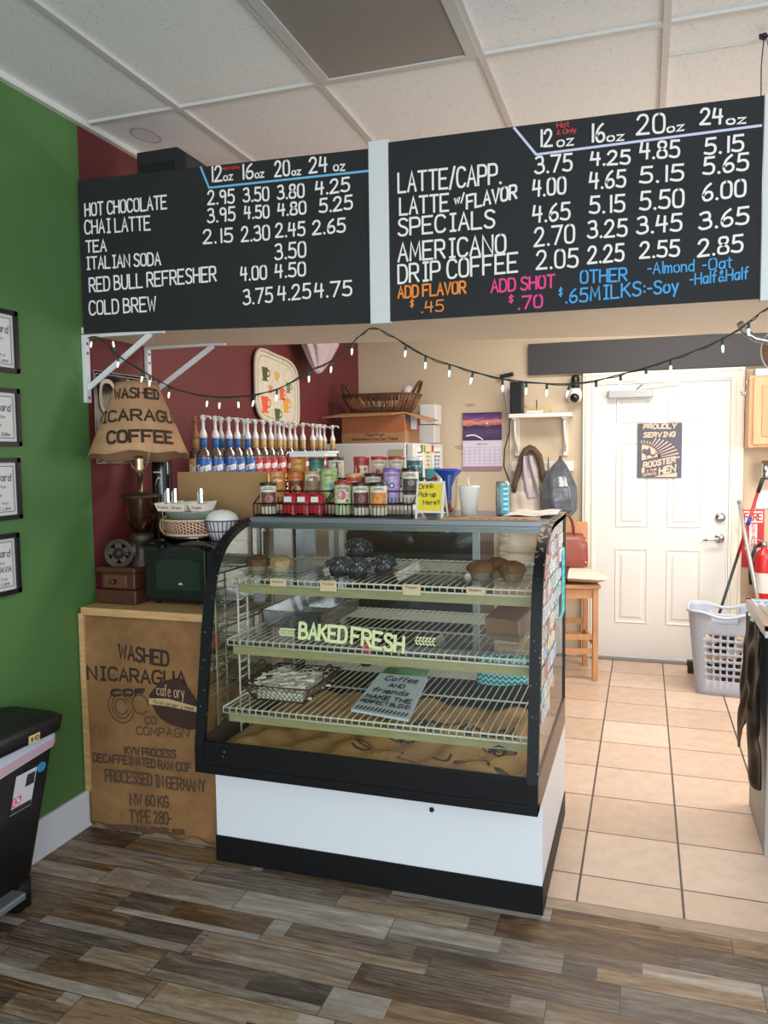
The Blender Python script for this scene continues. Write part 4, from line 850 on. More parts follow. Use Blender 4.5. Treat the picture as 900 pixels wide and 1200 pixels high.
# kraft box, teal bag, red label
t = thing('cardboard_box', 'small brown kraft carton tipped on the right of the middle shelf', 'box', (-.46, 2.86, .875))
R = Matrix.Rotation(math.radians(-14), 3, 'Z') @ Matrix.Rotation(math.radians(12), 3, 'X')
ax, ay, az = R @ Vector((.062, 0, 0)), R @ Vector((0, .085, 0)), R @ Vector((0, 0, .042)); c = Vector((-.465, 2.87, .868 + .068))
b = MB(); b.obox(c, ax, ay, az); b.build('carton', mat('#8e6a52', .7), t, bevel=.002)
b = MB(); b.obox(c + ax * 1.04, ax * .04, ay * .9, az * .85); b.build('end_flap', mat('#b99a85', .7), t)
b = MB(); b.smooth = True
b.grid(lambda u, v: (-.545 + .105 * (2 * abs(math.sin(PI * u)) ** .01 * 0 + math.cos(2 * PI * u)) * (1 - .1 * v), 3.15 + .055 * math.sin(2 * PI * u) * (1 - .75 * v), .620 + .105 * v + .006 * math.sin(8 * u)), 28, 8, True)
tag(b.build('pouch', chevron(), solid=.003), 'teal zigzag patterned pouch at the right back of the lowest shelf', 'pouch')
t = thing('bottle', 'bottle with red pink label behind the wire basket on the lowest shelf', 'bottle', (-1.17, 3.24, .62))
b = MB(); b.lathe([(0, 0), (.024, 0), (.026, .01), (.026, .12), (.012, .15), (.011, .17), (0, .17)], (-1.17, 3.24, .6195), 16); b.build('glass_body', mat('#3a3334', .2), t)
b = MB(); b.smooth = True; b.lathe([(.0265, .03), (.0265, .11)], (-1.17, 3.24, .62), 16); b.build('label', mat('#e0415f', .5), t)
b = MB(); b.smooth = True; b.grid(lambda u, v: (-1.06 + .19 * u, 3.02 + .20 * v, .6215 + .03 * math.sin(PI * u) * math.sin(PI * v)), 14, 10)
tag(b.build('packet', mat('#3f8a3c', .45), solid=.003), 'green packet lying behind the white plaque on the lowest shelf', 'packet')

# ------------------------------------------------------------------ coffee grinder lamp
LX, LY, CT = -2.03, 2.83, .943
t = thing('table_lamp', 'lamp made from an old coffee grinder with stencilled burlap shade', 'lamp', (LX, LY, CT))
WD = mat('#4a2a1c', .4, noise=.25, nscale=14, stretch=(1, 8, 8)); IRON = mat('#40352d', .5, .5, noise=.25, nscale=30)
b = MB(); b.box(-2.205, -2.002, 2.735, 2.93, CT, 1.005); b.box(-2.185, -2.015, 2.75, 2.915, 1.005, 1.075); b.box(-2.20, -2.005, 2.738, 2.925, 1.075, 1.10); b.build('base', WD, t, bevel=.006)
b = MB(); b.box(-2.165, -2.05, 2.741, 2.752, 1.012, 1.068); dw = b.build('drawer', mat('#5e3924', .4), t, bevel=.003)
b = MB().use(IRON, True); b.lathe([(0, 0), (.008, 0), (.006, .01), (.012, .016), (.010, .024), (0, .026)], (-2.107, 2.741, 1.04), 14, (0, -1, 0)); b.build('knob', None, dw)
b = MB().use(IRON, True); b.lathe([(.05, 1.10), (.045, 1.12), (.03, 1.15), (.035, 1.20), (.055, 1.225), (.03, 1.24)], (LX, LY, 0), 20); b.tube([(-2.10, 2.83, 1.165), (LX, LY, 1.165)], .045, 16); b.build('grinder_body', None, t)
def wheel(c, r):
    c = Vector(c); b = MB().use(IRON, True); nrm = Vector((.35, -.93, 0)).normalized(); ux = nrm.cross(Vector((0, 0, 1))).normalized(); uz = Vector((0, 0, 1))
    b.tube([c + (ux * math.cos(a) + uz * math.sin(a)) * r for a in [2 * PI * i / 30 for i in range(30)]], .009, 8, True)
    b.tube([c + (ux * math.cos(a) + uz * math.sin(a)) * r * .86 for a in [2 * PI * i / 30 for i in range(30)]], .007, 8, True)
    for i in range(5): a = 2 * PI * i / 5 + .3; b.bar(c + (ux * math.cos(a) + uz * math.sin(a)) * .012, c + (ux * math.cos(a) + uz * math.sin(a)) * r * .9, .027, .010, nrm)
    b.lathe([(0, -.014), (.026, -.012), (.022, .012), (.008, .022), (0, .024)], c, 16, nrm)
    return b, c + ux * -r * .8, nrm
b, hp, nn = wheel((-2.105, 2.772, 1.155), .056); w1 = b.build('crank_wheel', None, t)
b = MB().use(IRON, True); b.tube([hp, hp + nn * .03], .005, 8); b.ball(hp + nn * .034, .010); b.build('crank_knob', None, w1)
b = MB().use(glass('amber_glass', '#d6a878', .5, .05, .04), True); b.lathe([(.024, 1.235), (.042, 1.25), (.064, 1.31), (.074, 1.385), (.075, 1.39)], (LX, LY, 0), 28); b.build('glass_hopper', None, t)
b = MB(); b.smooth = True; b.lathe([(0, 1.243), (.036, 1.252), (.052, 1.285), (.045, 1.305), (0, 1.31)], (LX, LY, 0), 20); o = b.build('coffee_beans', mat('#3a1f12', .5, bump=1., bscale=120, noise=.5, nscale=100), t); o['kind'] = 'stuff'
b = MB().use(IRON, True); b.lathe([(0, 1.388), (.082, 1.388), (.085, 1.394), (.078, 1.402), (.03, 1.41), (0, 1.412)], (LX, LY, 0), 28); b.build('hopper_lid', None, t)
b = MB().use(mat('#7d6a50', .3, .9), True); b.tube([(LX, LY, 1.24), (LX, LY, 1.50)], .012, 12); b.build('stem', None, t)
b = MB().use(mat('#c8b58c', .3, .9), True); b.lathe([(0, 1.49), (.017, 1.495), (.019, 1.51), (.016, 1.53), (.019, 1.55), (.017, 1.565), (0, 1.566)], (LX, LY, 0), 18); b.build('socket', None, t)
b = MB().use(mat('#b09a70', .3, .9), True)
for s in (-1, 1): b.tube([(LX + s * .018, LY, 1.50), (LX + s * .04, LY, 1.53), (LX + s * .062, LY, 1.62), (LX + s * .055, LY, 1.72), (LX + s * .03, LY, 1.82), (LX, LY, 1.85)], .0022, 6)
b.build('harp', None, t)
RB, RT, ZB, ZT = .197, .083, 1.573, 1.866
SHADE = burlap('shade_burlap', '#9a7558', '#cba079'); b = MB(); b.smooth = True
TILT = Matrix.Rotation(math.radians(-6), 3, Vector((.81, .58, 0))); LP = Vector((LX, LY, 1.72))
def shade(a, z, e=0):
    k = (z - ZB) / (ZT - ZB); r = RB + (RT - RB) * k + e; return TILT @ (Vector((LX + r * math.cos(a), LY + r * math.sin(a), z)) - LP) + LP
def shz(u, v): return shade(2 * PI * u, ZB + (ZT - ZB) * v + (.006 * math.sin(u * 40) if v == 0 else 0) - (.012 if v == 0 else 0), .003 * math.sin(u * 31))
b.grid(shz, 48, 10, True); ls = b.build('lamp_shade', SHADE, t, solid=.004)
AC = math.atan2(-LY, -LX)   # direction from lamp towards the room
b = MB().use(mat('#37291d', .95))
def onshade(v0, sc):
    def f(u, v):
        z = v; k = (z - ZB) / (ZT - ZB); r = RB + (RT - RB) * k; return shade(AC + u / r, z, .0055)
    return f
ink(b, 'WASHED', -.095, 1.79, .095, 1.79, .042, .0085, onshade(0, 0)); ink(b, 'NICARAGUA', -.215, 1.692, .215, 1.692, .045, .0095, onshade(0, 0)); ink(b, 'COFFEE', -.125, 1.60, .145, 1.60, .048, .0115, onshade(0, 0))
b.build('stencil', None, ls)
# sign on the red wall
t = thing('wall_sign', 'clear acrylic sign with cream coffee script on the red wall', 'sign', (-2.225, 3.02, 1.52))
b = MB().use(glass('acrylic', '#f0e6e6', .9, .05, .04)); b.box(-2.222, -2.219, 2.80, 3.25, 1.535, 1.93); b.build('acrylic_sheet', None, t)
b = MB().use(mat('#cdb9ae', .4), True)
for i in (0, .012): b.tube([(-2.219, 2.80 + i, 1.535 + i), (-2.219, 3.25 - i, 1.535 + i), (-2.219, 3.25 - i, 1.93 - i), (-2.219, 2.80 + i, 1.93 - i)], .0016, 5, True)
b.build('engraved_border', None, t)
b = MB().use(mat('#d9cbb0', .6)); fs = plane((-2.2165, 0, 0), (0, 1, 0), (0, 0, 1)); ink(b, 'C', 2.835, 1.755, 2.925, 1.755, .135, .018, fs); ink(b, 'offee', 2.945, 1.785, 3.20, 1.785, .115, .014, fs); ink(b, "'til wine", 2.83, 1.67, 3.18, 1.67, .05, .006, fs); b.build('script', None, t)

# ------------------------------------------------------------------ microwave and what stands on it
MX0, MX1, MY0, MY1 = -1.985, -1.578, 2.775, 3.07
t = thing('microwave', 'dark green black microwave oven on the plywood counter', 'microwave', ((MX0 + MX1) / 2, 2.93, CT))
MWB = mat('#10140f', .3); b = MB(); b.box(MX0, MX1, MY0 + .012, MY1, CT + .012, 1.202); b.build('housing', MWB, t, bevel=.006)
for x in (MX0 + .03, MX1 - .03):
    b = MB(); b.lathe([(0, 0), (.012, 0), (.012, .014), (0, .014)], (x, MY0 + .05, CT), 10); b.build('foot', BLACK, t)
b = MB(); b.box(MX0 + .004, MX1 - .115, MY0, MY0 + .012, CT + .026, 1.194); d = b.build('door', mat('#151a16', .25), t, bevel=.003)
wp = [(MX0 + .06, 1.01), (MX1 - .14, 1.01), (MX1 - .14, 1.125)] + [(MX1 - .14 - (MX1 - MX0 - .20) * i / 12, 1.125 + .014 * math.sin(PI * i / 12)) for i in range(1, 12)] + [(MX0 + .06, 1.125)]
b = MB(); b.poly([(x, MY0 - .0015, z) for x, z in wp], (0, .001, 0)); b.build('window', mat('#222e26', .15), d)
b = MB().use(mat('#b9b9b0', .4)); b.box(-1.82, -1.80, MY0 - .003, MY0, 1.032, 1.037).box(-1.815, -1.805, MY0 - .003, MY0, 1.037, 1.041); b.build('badge', None, d)
b = MB(); b.box(MX1 - .108, MX1 - .004, MY0, MY0 + .012, CT + .03, 1.185); pn = b.build('control_panel', mat('#141a15', .3), t, bevel=.003)
b = MB().use(mat('#0a1208', .2)); b.box(MX1 - .085, MX1 - .028, MY0 - .002, MY0, 1.135, 1.165).use(mat('#7ee04a', .4, emit=2.0)); ink(b, '1003', MX1 - .066, 1.142, MX1 - .036, 1.142, .014, .0025, onY(MY0 - .003)); b.build('display', None, pn)
b = MB().use(mat('#66706a', .5))
for r in range(7):
    for c in range(3 if r < 3 else 2): b.box(MX1 - .087 + c * .021, MX1 - .070 + c * .021, MY0 - .002, MY0, 1.118 - r * .019, 1.128 - r * .019)
b.build('buttons', None, pn)
b = MB(); b.smooth = True
b.grid(lambda u, v: (MX0 - .008 + u * .43, 2.757 + v * .29, 1.2065 + .004 * math.sin(u * 14) * math.sin(v * 9) + .002 - (.035 * (1 - v * 6) ** 2 * (.6 + .4 * math.sin(u * 11)) if v < .167 else 0)), 40, 18)
tag(b.build('plastic_sheet', glass('film', '#c9cfcb', 1, .15, .16)), 'crumpled clear plastic sheet draped over the microwave top', 'plastic sheet')
def oval(c, prof, n=40, sx=1., sy=1.):
    b = MB(); b.smooth = True; b.lathe(prof, c, n, sx=sx, sy=sy); return b
BX, BY = -1.832, 2.935
t = thing('serving_dish', 'clear green tinted glass dish under the woven basket on the microwave', 'dish', (BX, BY, 1.203))
b = oval((BX, BY, 1.206), [(0, 0), (.12, 0), (.135, .02), (.13, .022), (.118, .004), (0, .004)]); b.use(glass('green_glass', '#cfe0d2', .9, .05, .1)); b.m = [0] * len(b.m); b.build('glass_body', None, t)
t = thing('woven_basket', 'red and cream woven basket with looped handles on the microwave', 'basket', (BX, BY, 1.23))
def wbmat():
    M, bs, N, LK, MT = node_mat('red_cream_weave'); tc = N('ShaderNodeTexCoord'); sx = N('ShaderNodeSeparateXYZ'); LK(tc.outputs['Object'], sx.inputs[0])
    an = MT('ARCTAN2', sx.outputs[1], sx.outputs[0]); k1 = MT('FRACT', MT('MULTIPLY', an, 9)); k2 = MT('FRACT', MT('ADD', MT('MULTIPLY', sx.outputs[2], 75), MT('MULTIPLY', an, 4.5)))
    k = MT('MULTIPLY', MT('GREATER_THAN', k1, .22), MT('GREATER_THAN', k2, .25)); mx = N('ShaderNodeMix', data_type='RGBA'); LK(k, mx.inputs[0]); mx.inputs[6].default_value = lin('#d9bfa0'); mx.inputs[7].default_value = lin('#6e1f28'); LK(mx.outputs[2], bs.inputs['Base Color']); bs.inputs['Roughness'].default_value = .7
    return M
b = oval((BX, BY, 1.232), [(0, 0), (.118, 0), (.135, .06), (.131, .06), (.114, .006), (0, .006)]); b.build('basket_wall', wbmat(), t)
for z, r in ((1.232, .120), (1.293, .135)):
    b = MB().use(mat('#cdb48c', .6), True); b.tube([(BX + r * math.cos(a), BY + r * math.sin(a), z) for a in [2 * PI * i / 40 for i in range(40)]], .0055, 6, True); b.build('rim', None, t)
b = MB().use(mat('#b8945c', .7), True)
for k in (0, .03): b.tube([(BX - .125 - .045 * math.sin(a), BY - .01 + k, 1.262 + .042 * math.cos(a)) for a in [PI * i / 12 for i in range(13)]], .0055, 6)
b.build('handle', None, t)
t = thing('baking_pan', 'shiny metal and green pan resting inside the woven basket', 'pan', (BX, BY, 1.296))
b = oval((BX, BY, 1.299), [(0, 0), (.115, 0), (.128, .028), (.134, .030), (.126, .030), (.112, .003), (0, .003)]); b.use(mat('#b4c4b2', .25, .4)); b.m = [0] * len(b.m); b.build('pan_body', None, t)
RW_ = mat('#b3322e', .7)
for i, (x, y, tx, lab, spoon) in enumerate(((-1.915, 2.86, 'Forks', 'white paper tray of wrapped forks at the left on the pan', 2), (-1.845, 2.85, 'Straws', 'white paper tray lettered in red in the middle of the pan', 0), (-1.76, 2.87, 'Sugar', 'white paper tray of wrapped spoons at the right on the pan', 1))):
    t = thing('paper_tray', lab, 'tray', (x, y, 1.332), group='white paper trays on the microwave pan')
    b = MB(); b.add([(x - .03, y - .03, 1.332), (x + .03, y - .03, 1.332), (x + .03, y + .04, 1.332), (x - .03, y + .04, 1.332), (x - .042, y - .038, 1.365), (x + .042, y - .038, 1.362), (x + .045, y + .05, 1.372), (x - .042, y + .05, 1.366)], [(3, 2, 1, 0), (0, 1, 5, 4), (1, 2, 6, 5), (2, 3, 7, 6), (3, 0, 4, 7)]); b.build('tray_body', mat('#ded7c8', .6), t, solid=.002)
    b = MB().use(RW_); ink(b, tx, x - .024, 1.342, x + .022, 1.342, .012, .002, plane((0, y - .0375, 0), (1, 0, 0), (0, -.1, 1)) if 0 else (lambda u, v, y=y: (u, y - .030 - (v - 1.332) * .25 - .003, v))); b.build('lettering', None, t)
    b = MB(); b.smooth = True; n_ = (2, 0, 1)[i]
    for k in range(n_):
        for q in range(3): xx = x - .018 + k * .036 + q * .007; b.box(xx, xx + .009, y, y + .004, 1.345, 1.41 + .008 * q, .2 * q)
    if n_: b.build('wrapped_cutlery', glass('wrap', '#e3e3e0', 1, .1, .25), t)
t = thing('round_basket', 'purple wire basket holding a white woven bowl with dome top on the microwave', 'basket', (-1.668, 2.88, 1.203))
PUR = mat('#3a2c4e', .5); b = MB().use(PUR, True); cX, cY = -1.672, 2.885
for r, z in ((.05, 1.207), (.066, 1.25), (.074, 1.293)): b.tube([(cX + r * math.cos(a), cY + r * math.sin(a), z) for a in [2 * PI * i / 32 for i in range(32)]], .0028, 6, True)
for i in range(24): a = 2 * PI * i / 24; b.tube([(cX + .05 * math.cos(a), cY + .05 * math.sin(a), 1.207), (cX + .074 * math.cos(a), cY + .074 * math.sin(a), 1.293)], .002, 5)
b.tube([(cX - .075 - .018 * math.sin(a), cY - .01, 1.30 + .028 * -math.cos(a)) for a in [PI * i / 10 for i in range(11)]], .002, 5); b.build('wire_body', None, t)
t = thing('bowl', 'white woven bowl with smooth dome top inside the purple wire basket', 'bowl', (cX, cY, 1.21))
b = MB(); b.smooth = True; b.lathe([(0, 1.212), (.046, 1.212), (.060, 1.24), (.068, 1.288)], (cX, cY, 0), 32); b.build('woven_side', mat('#cfcac4', .7, noise=.35, nscale=190), t)
b = MB(); b.smooth = True; b.lathe([(.070, 1.288), (.071, 1.293), (.058, 1.318), (.035, 1.332), (0, 1.337)], (cX, cY, 0), 32); b.build('dome', mat('#e2dfda', .5), t)
# cardboard sheet behind, dark bottle
b = MB(); b.box(-2.03, -1.577, 3.113, 3.125, CT - .9, 1.489)
tag(b.build('cardboard_sheet', mat('#a98458', .8, noise=.05, nscale=4)), 'plain tan cardboard sheet standing behind the microwave', 'cardboard')
t = thing('syrup_bottle', 'black syrup bottle with white print hidden behind the grinder lamp', 'bottle', (-2.075, 3.05, CT))
b = MB().use(mat('#12100f', .12), True); b.lathe([(0, CT), (.042, CT), (.044, CT + .02), (.044, 1.53), (.034, 1.58), (.016, 1.61), (.014, 1.66), (0, 1.66)], (-2.105, 3.10, 0), 24); b.build('glass_body', None, t)
b = MB().use(mat('#d9d6cf', .6)); fb = lambda u, v: (-2.105 + .0455 * math.sin(u), 3.10 - .0455 * math.cos(u), v)
ribbon(b, chaikin([(-.2, 1.36), (.0, 1.39), (-.1, 1.43), (.25, 1.47), (.5, 1.46), (.3, 1.42), (.35, 1.37), (.1, 1.34)]), .007, fb); ribbon(b, [(-.3 + .1 * i, 1.49) for i in range(10)], .006, fb); ribbon(b, [(-.3 + .1 * i, 1.345) for i in range(10)], .004, fb); b.build('label', None, t)

# ------------------------------------------------------------------ syrup bottles on a ledge along the left wall
SZ = 1.325
b = MB(); b.box(-2.228, -1.93, 3.20, 5.15, 0, SZ); t = thing('back_counter', 'narrow counter along the red wall carrying the syrup bottles', 'counter', (-2.08, 4.1, 0)); b.build('body', mat('#7a6a58', .6), t)
b = MB(); b.box(-2.229, -1.925, 3.195, 5.155, SZ, SZ + .02); b.build('top', mat('#8f7c66', .5), t); SZ += .021
def syrup(kind):
    c1 = {'blue': '#1f5ea8', 'red': '#b3262c', 'amber': '#c9a24a'}[kind]
    t = thing('syrup_bottle', '', 'bottle', (0, 0, 0), group='pump syrup bottles along the red wall')
    b = MB().use(glass('bottle_glass_' + kind, {'blue': '#f2f6f7', 'red': '#f4efe8', 'amber': '#ecdcc2'}[kind], .8, .12, .30), True); b.lathe([(0, 0), (.034, 0), (.037, .01), (.037, .205), (.030, .232), (.016, .252), (.0135, .262), (.0135, .30)], (0, 0, 0), 16); b.build('glass_body', None, t)
    b = MB().use(mat(c1, .4), True); b.lathe([(.0375, .11), (.0375, .203)], (0, 0, 0), 16)
    if kind == 'red': b.use(mat('#d9b23c', .4)); b.lathe([(.0375, .06), (.0375, .109)], (0, 0, 0), 16)
    lb = b.build('label', None, t)
    b = MB().use(mat('#ece6e0', .6)); a0 = math.atan2(-4, 2)
    ink(b, 'Torani', -.035, .132, .035, .150, .036, .007, lambda u, v: (.0382 * math.cos(a0 + u / .0375), .0382 * math.sin(a0 + u / .0375), v), .15); b.build('script', None, lb)
    b = MB().use(mat({'blue': '#23619c', 'red': '#c4a468', 'amber': '#b08a4a'}[kind], .45), True); b.lathe([(.0145, .255), (.0165, .256), (.0165, .305), (.0145, .306)], (0, 0, 0), 14); b.build('neck_wrap', None, t)
    b = MB().use(mat('#e9e4df' if kind != 'amber' else '#a9764a', .35), True)
    b.lathe([(0, .300), (.018, .301), (.018, .318), (.012, .335), (.0075, .345), (.0075, .385), (.012, .386), (.014, .402), (.010, .41), (0, .411)], (0, 0, 0), 14)
    b.tube([(0, 0, .400), (.03, -.006, .402), (.046, -.009, .398), (.048, -.01, .388)], [.006, .0055, .005, .004], 8); b.build('pump', None, t); return t
protos = {k: syrup(k) for k in ('blue', 'red', 'amber')}; used = set()
SY = [(-2.0, 3.297), (-2.09, 3.374), (-2.0, 3.408), (-2.0, 3.541), (-2.09, 3.618), (-2.0, 3.627), (-2.0, 3.739), (-2.09, 3.865), (-2.0, 3.827), (-2.0, 3.92), (-2.0, 4.009), (-2.0, 4.121), (-2.09, 4.25), (-2.0, 4.262), (-2.09, 4.364), (-2.09, 4.53), (-2.0, 4.451), (-2.0, 4.602), (-2.0, 4.72), (-2.09, 4.879), (-2.0, 4.936), (-2.09, 5.006)]
kinds = ['blue', 'amber', 'blue', 'blue', 'blue', 'blue', 'blue'] + ['red'] * 15
words = ['nearest the burlap lamp shade', 'brown pumped bottle beside the lamp shade', '', '', '', '', '', ]
ordn = ['first', 'second', 'third', 'fourth', 'fifth', 'sixth', 'seventh', 'eighth', 'ninth', 'tenth', 'eleventh', 'twelfth', 'thirteenth', 'fourteenth', 'fifteenth', 'sixteenth', 'seventeenth', 'eighteenth', 'nineteenth', 'twentieth', 'twenty-first', 'last']
nb = nr = 0
for i, ((x, y), k) in enumerate(zip(SY, kinds)):
    if k == 'blue': nb += 1; lab = 'blue labelled syrup bottle with white pump, %s blue one from the lamp shade' % ordn[nb - 1]
    elif k == 'red': nr += 1; lab = ('red labelled syrup bottle with white pump, %s red one from the lamp side' % ordn[nr - 1]) if nr < 15 else 'red labelled syrup bottle with white pump, rightmost by the big cardboard box'
    else: lab = 'syrup bottle with brown pump beside the burlap lamp shade'
    if k not in used: o = protos[k]; o.location = (x, y, SZ); o['label'] = lab; used.add(k)
    else: dup(protos[k], (x, y, SZ), lab)
# cup tray and gathered cloth on the red wall
t = thing('serving_tray', 'cream tray printed with coffee cups hung on the red wall', 'tray', (-2.2, 4.53, 1.76))
o8 = [(4.26, 1.84), (4.23, 2.10), (4.27, 2.18), (4.36, 2.205), (4.45, 2.17), (4.62, 2.17), (4.74, 2.13), (4.80, 2.06), (4.83, 1.98), (4.83, 1.83), (4.79, 1.76), (4.70, 1.745), (4.58, 1.77), (4.46, 1.765), (4.34, 1.775)]
o8 = [(4.235, 1.88), (4.235, 2.10), (4.25, 2.17), (4.32, 2.205), (4.50, 2.185), (4.68, 2.175), (4.80, 2.14), (4.845, 2.06), (4.845, 1.82), (4.82, 1.755), (4.72, 1.735), (4.55, 1.755), (4.40, 1.765), (4.28, 1.79)]
o8_ = [(4.235, 1.86), (4.235, 2.09), (4.25, 2.18), (4.33, 2.205), (4.50, 2.17), (4.63, 2.16), (4.76, 2.10), (4.82, 2.05), (4.845, 1.96), (4.845, 1.82), (4.82, 1.745), (4.70, 1.735), (4.55, 1.765), (4.42, 1.755), (4.30, 1.775)]
def loop(P): return chaikin(P + [P[0]], 2)[:-1]
TC = mat('#d8cdb8', .5, noise=.12, nscale=40)
L8 = loop(o8); cyy = sum(p[0] for p in L8) / len(L8); czz = sum(p[1] for p in L8) / len(L8)
b = MB(); b.poly([(-2.215, y, z) for y, z in L8], (.006, 0, 0)); b.build('tray_face', TC, t)
b = MB().use(mat('#cfc2a9', .5), True); b.tube([(-2.205, y, z) for y, z in L8], .010, 8, True); b.build('tray_rim', None, t)
b = MB().use(mat('#8b8172', .7)); ft = lambda u, v: (-2.2085, u, v)
ribbon(b, [(cyy + (y - cyy) * .86, czz + (z - czz) * .86) for y, z in L8 + [L8[0]]], .004, ft); b.build('border_line', None, t)
def cup(y, z, s, col, nm='cup_print'):
    b = MB().use(mat(col, .6)); b.add([ft(y - s * .35, z - s * .5), ft(y + s * .35, z - s * .5), ft(y + s * .55, z + s * .5), ft(y - s * .55, z + s * .5)], [(0, 1, 2, 3)]); b.add([ft(y - s * .6, z - s * .62), ft(y + s * .6, z - s * .62), ft(y + s * .45, z - s * .5), ft(y - s * .45, z - s * .5)], [(0, 1, 2, 3)])
    ribbon(b, chaikin([(y + s * .5, z + s * .3), (y + s * .9, z + s * .25), (y + s * .8, z - s * .2), (y + s * .42, z - s * .2)]), s * .13, ft); b.build(nm, None, t)
for y, z, s, c in ((4.37, 2.06, .075, '#4a5536'), (4.53, 2.06, .05, '#dba550'), (4.70, 2.0, .06, '#6f7c62'), (4.60, 1.955, .07, '#e2613f'), (4.66, 1.885, .085, '#e0a03c'), (4.36, 1.875, .09, '#e8573a'), (4.53, 1.815, .075, '#4f5a38'), (4.44, 1.97, .045, '#c98a6a')): cup(y, z, s, c)
b = MB(); b.smooth = True
def garl(u, v):
    a = 2 * PI * u; r = (.012 + .235 * v ** .75) * (1 + .12 * math.sin(9 * a + v * 3)); return (-2.1 + .35 * r * math.cos(a), 4.99 + r * math.sin(a) - .05 * (1 - v), 2.105 + v * .22)
b.grid(garl, 60, 12, True)
tag(b.build('cloth_bundle', mat('#c4aeb4', .6, noise=.12, nscale=30), solid=.004), 'gathered pale lilac fabric bundle hung beside the cup tray', 'fabric bundle')

# ------------------------------------------------------------------ tea tins in stepped wire racks on top of the case
TZ = 1.309
RK = mat('#17171a', .4, .3)
def rack(x0, x1, lab):
    t = thing('wire_rack', lab, 'rack', ((x0 + x1) / 2, 3.08, TZ), group='stepped wire tea racks on the display case')
    b = MB().use(RK, True)
    for y, z in ((2.925, TZ + .004), (3.02, TZ + .004)):
        b.tube([(x0, y, z), (x1, y, z)], .003, 6)
    for y, z in ((2.925, TZ + .052), (3.018, TZ + .10), (3.11, TZ + .15), (3.24, TZ + .13)): b.tube([(x0, y, z), (x1, y, z)], .0032, 6)
    for x in (x0, x1):
        b.tube([(x, 2.925, TZ + .004), (x, 3.24, TZ + .004), (x, 3.24, TZ + .13), (x, 3.11, TZ + .15), (x, 3.018, TZ + .10), (x, 2.925, TZ + .052)], .003, 6, True)
    n = int((x1 - x0) / .016)
    for i in range(1, n): x = x0 + (x1 - x0) * i / n; b.tube([(x, 2.925, TZ + .004), (x, 2.925, TZ + .052)], .0016, 5)
    for i in range(1, n): x = x0 + (x1 - x0) * i / n; b.tube([(x, 3.022, TZ + .052), (x, 3.022, TZ + .075)], .0014, 5)
    b.build('wire_frame', None, t)
    for y0, y1, z in ((2.93, 3.017, TZ + .004), (3.022, 3.112, TZ + .048), (3.118, 3.238, TZ + .112)):
        b = MB().use(RK, True)
        for i in range(6): yy = y0 + (y1 - y0) * i / 5; b.tube([(x0, yy, z), (x1, yy, z)], .0018, 5)
        b.build('tier', None, t)
rack(-1.545, -1.225, 'left stepped black wire tea rack on top of the display case')
rack(-1.212, -.858, 'right stepped black wire tea rack beside the yellow pickup sign')
def tin(lab, x, y, z, body, lid, band, motif=None, h=.128, r=.0345, band_z=(.25, .72), name='tea_tin'):
    t = thing(name, lab, 'tin', (x, y, z), group='tea tins on the display case')
    b = MB(); b.smooth = True; b.lathe([(0, .001), (r * .96, .001), (r, .004), (r, h - .004), (r * .97, h)], (x, y, z), 22); b.build('tin_body', mat(body, .4), t)
    b = MB(); b.smooth = True; b.lathe([(r * 1.03, h - .010), (r * 1.03, h), (r * .98, h + .004), (0, h + .004)], (x, y, z), 22); b.build('lid', mat(lid, .35), t)
    ac = math.atan2(-y, -x); f = lambda u, v, e=.0007: (x + (r + e) * math.cos(ac + u), y + (r + e) * math.sin(ac + u), z + v * h)
    b = MB().use(mat(band, .5, noise=.35, nscale=70)); b.smooth = True
    b.grid(lambda u, v: f(-1.0 + 2.0 * u, band_z[0] + (band_z[1] - band_z[0]) * v), 12, 1)
    dark = mat('#5a4636', .6); b.use(dark)
    for k, (zz, wd) in enumerate(((.80, .7), (.845, .5))):
        if band_z[1] < .79: b.grid(lambda u, v: f(-wd + 2 * wd * u, zz + .022 * v), 8, 1)
    if motif:
        for (u0, v0, ru, rv, col) in motif:
            b.use(mat(col, .5)); n = 14; b.add([f(u0 + ru * math.cos(2 * PI * i / n), v0 + rv * math.sin(2 * PI * i / n), .0016) for i in range(n)] , [list(range(n))])
    b.build('label', None, t); return t
zf, zm, zt = TZ + .0065, TZ + .0505, TZ + .1145
CR = '#d8cfb8'
tin('cream tea tin with brown picture at the far left of the front row', -1.497, 2.968, zf, CR, '#2a2523', '#6e4438', [(.1, .5, .5, .12, '#b06a56')])
t = thing('foil_packet', 'red foil packets lying in the left wire rack', 'packet', (-1.335, 2.972, zf), group=None)
for k, (x, dz) in enumerate(((-1.395, 0), (-1.335, .004), (-1.275, .0))):
    b = MB(); b.smooth = True
    b.grid(lambda u, v, x=x: (x + .034 * (1 if math.cos(2 * PI * u) > 0 else -1) * abs(math.cos(2 * PI * u)) ** .5 * (1 - .25 * v * v), 2.972 + .032 * (1 if math.sin(2 * PI * u) > 0 else -1) * abs(math.sin(2 * PI * u)) ** .5 * (1 - .75 * v ** 3), zf + .002 + (.082 + dz) * v + .004 * math.sin(9 * u * PI)), 28, 8, True); b.build('packet', mat('#b3202a', .3, bump=.4, bscale=40), t)
    b = MB().use(mat('#ded6d2', .5)); b.box(x - .016, x + .016, 2.938, 2.940, zf + .052, zf + .074, .1); b.build('white_label', None, t)
tin('green tea tin with berries and red lid, front row of the right rack', -1.162, 2.968, zf, '#bcc79a', '#a02a30', '#bcc79a', [(-.15, .62, .5, .15, '#d1407a'), (.5, .45, .14, .04, '#3d2a33'), (.3, .3, .14, .04, '#3d2a33'), (-.4, .32, .14, .04, '#3d2a33'), (.55, .75, .12, .03, '#3d2a33')], h=.132)
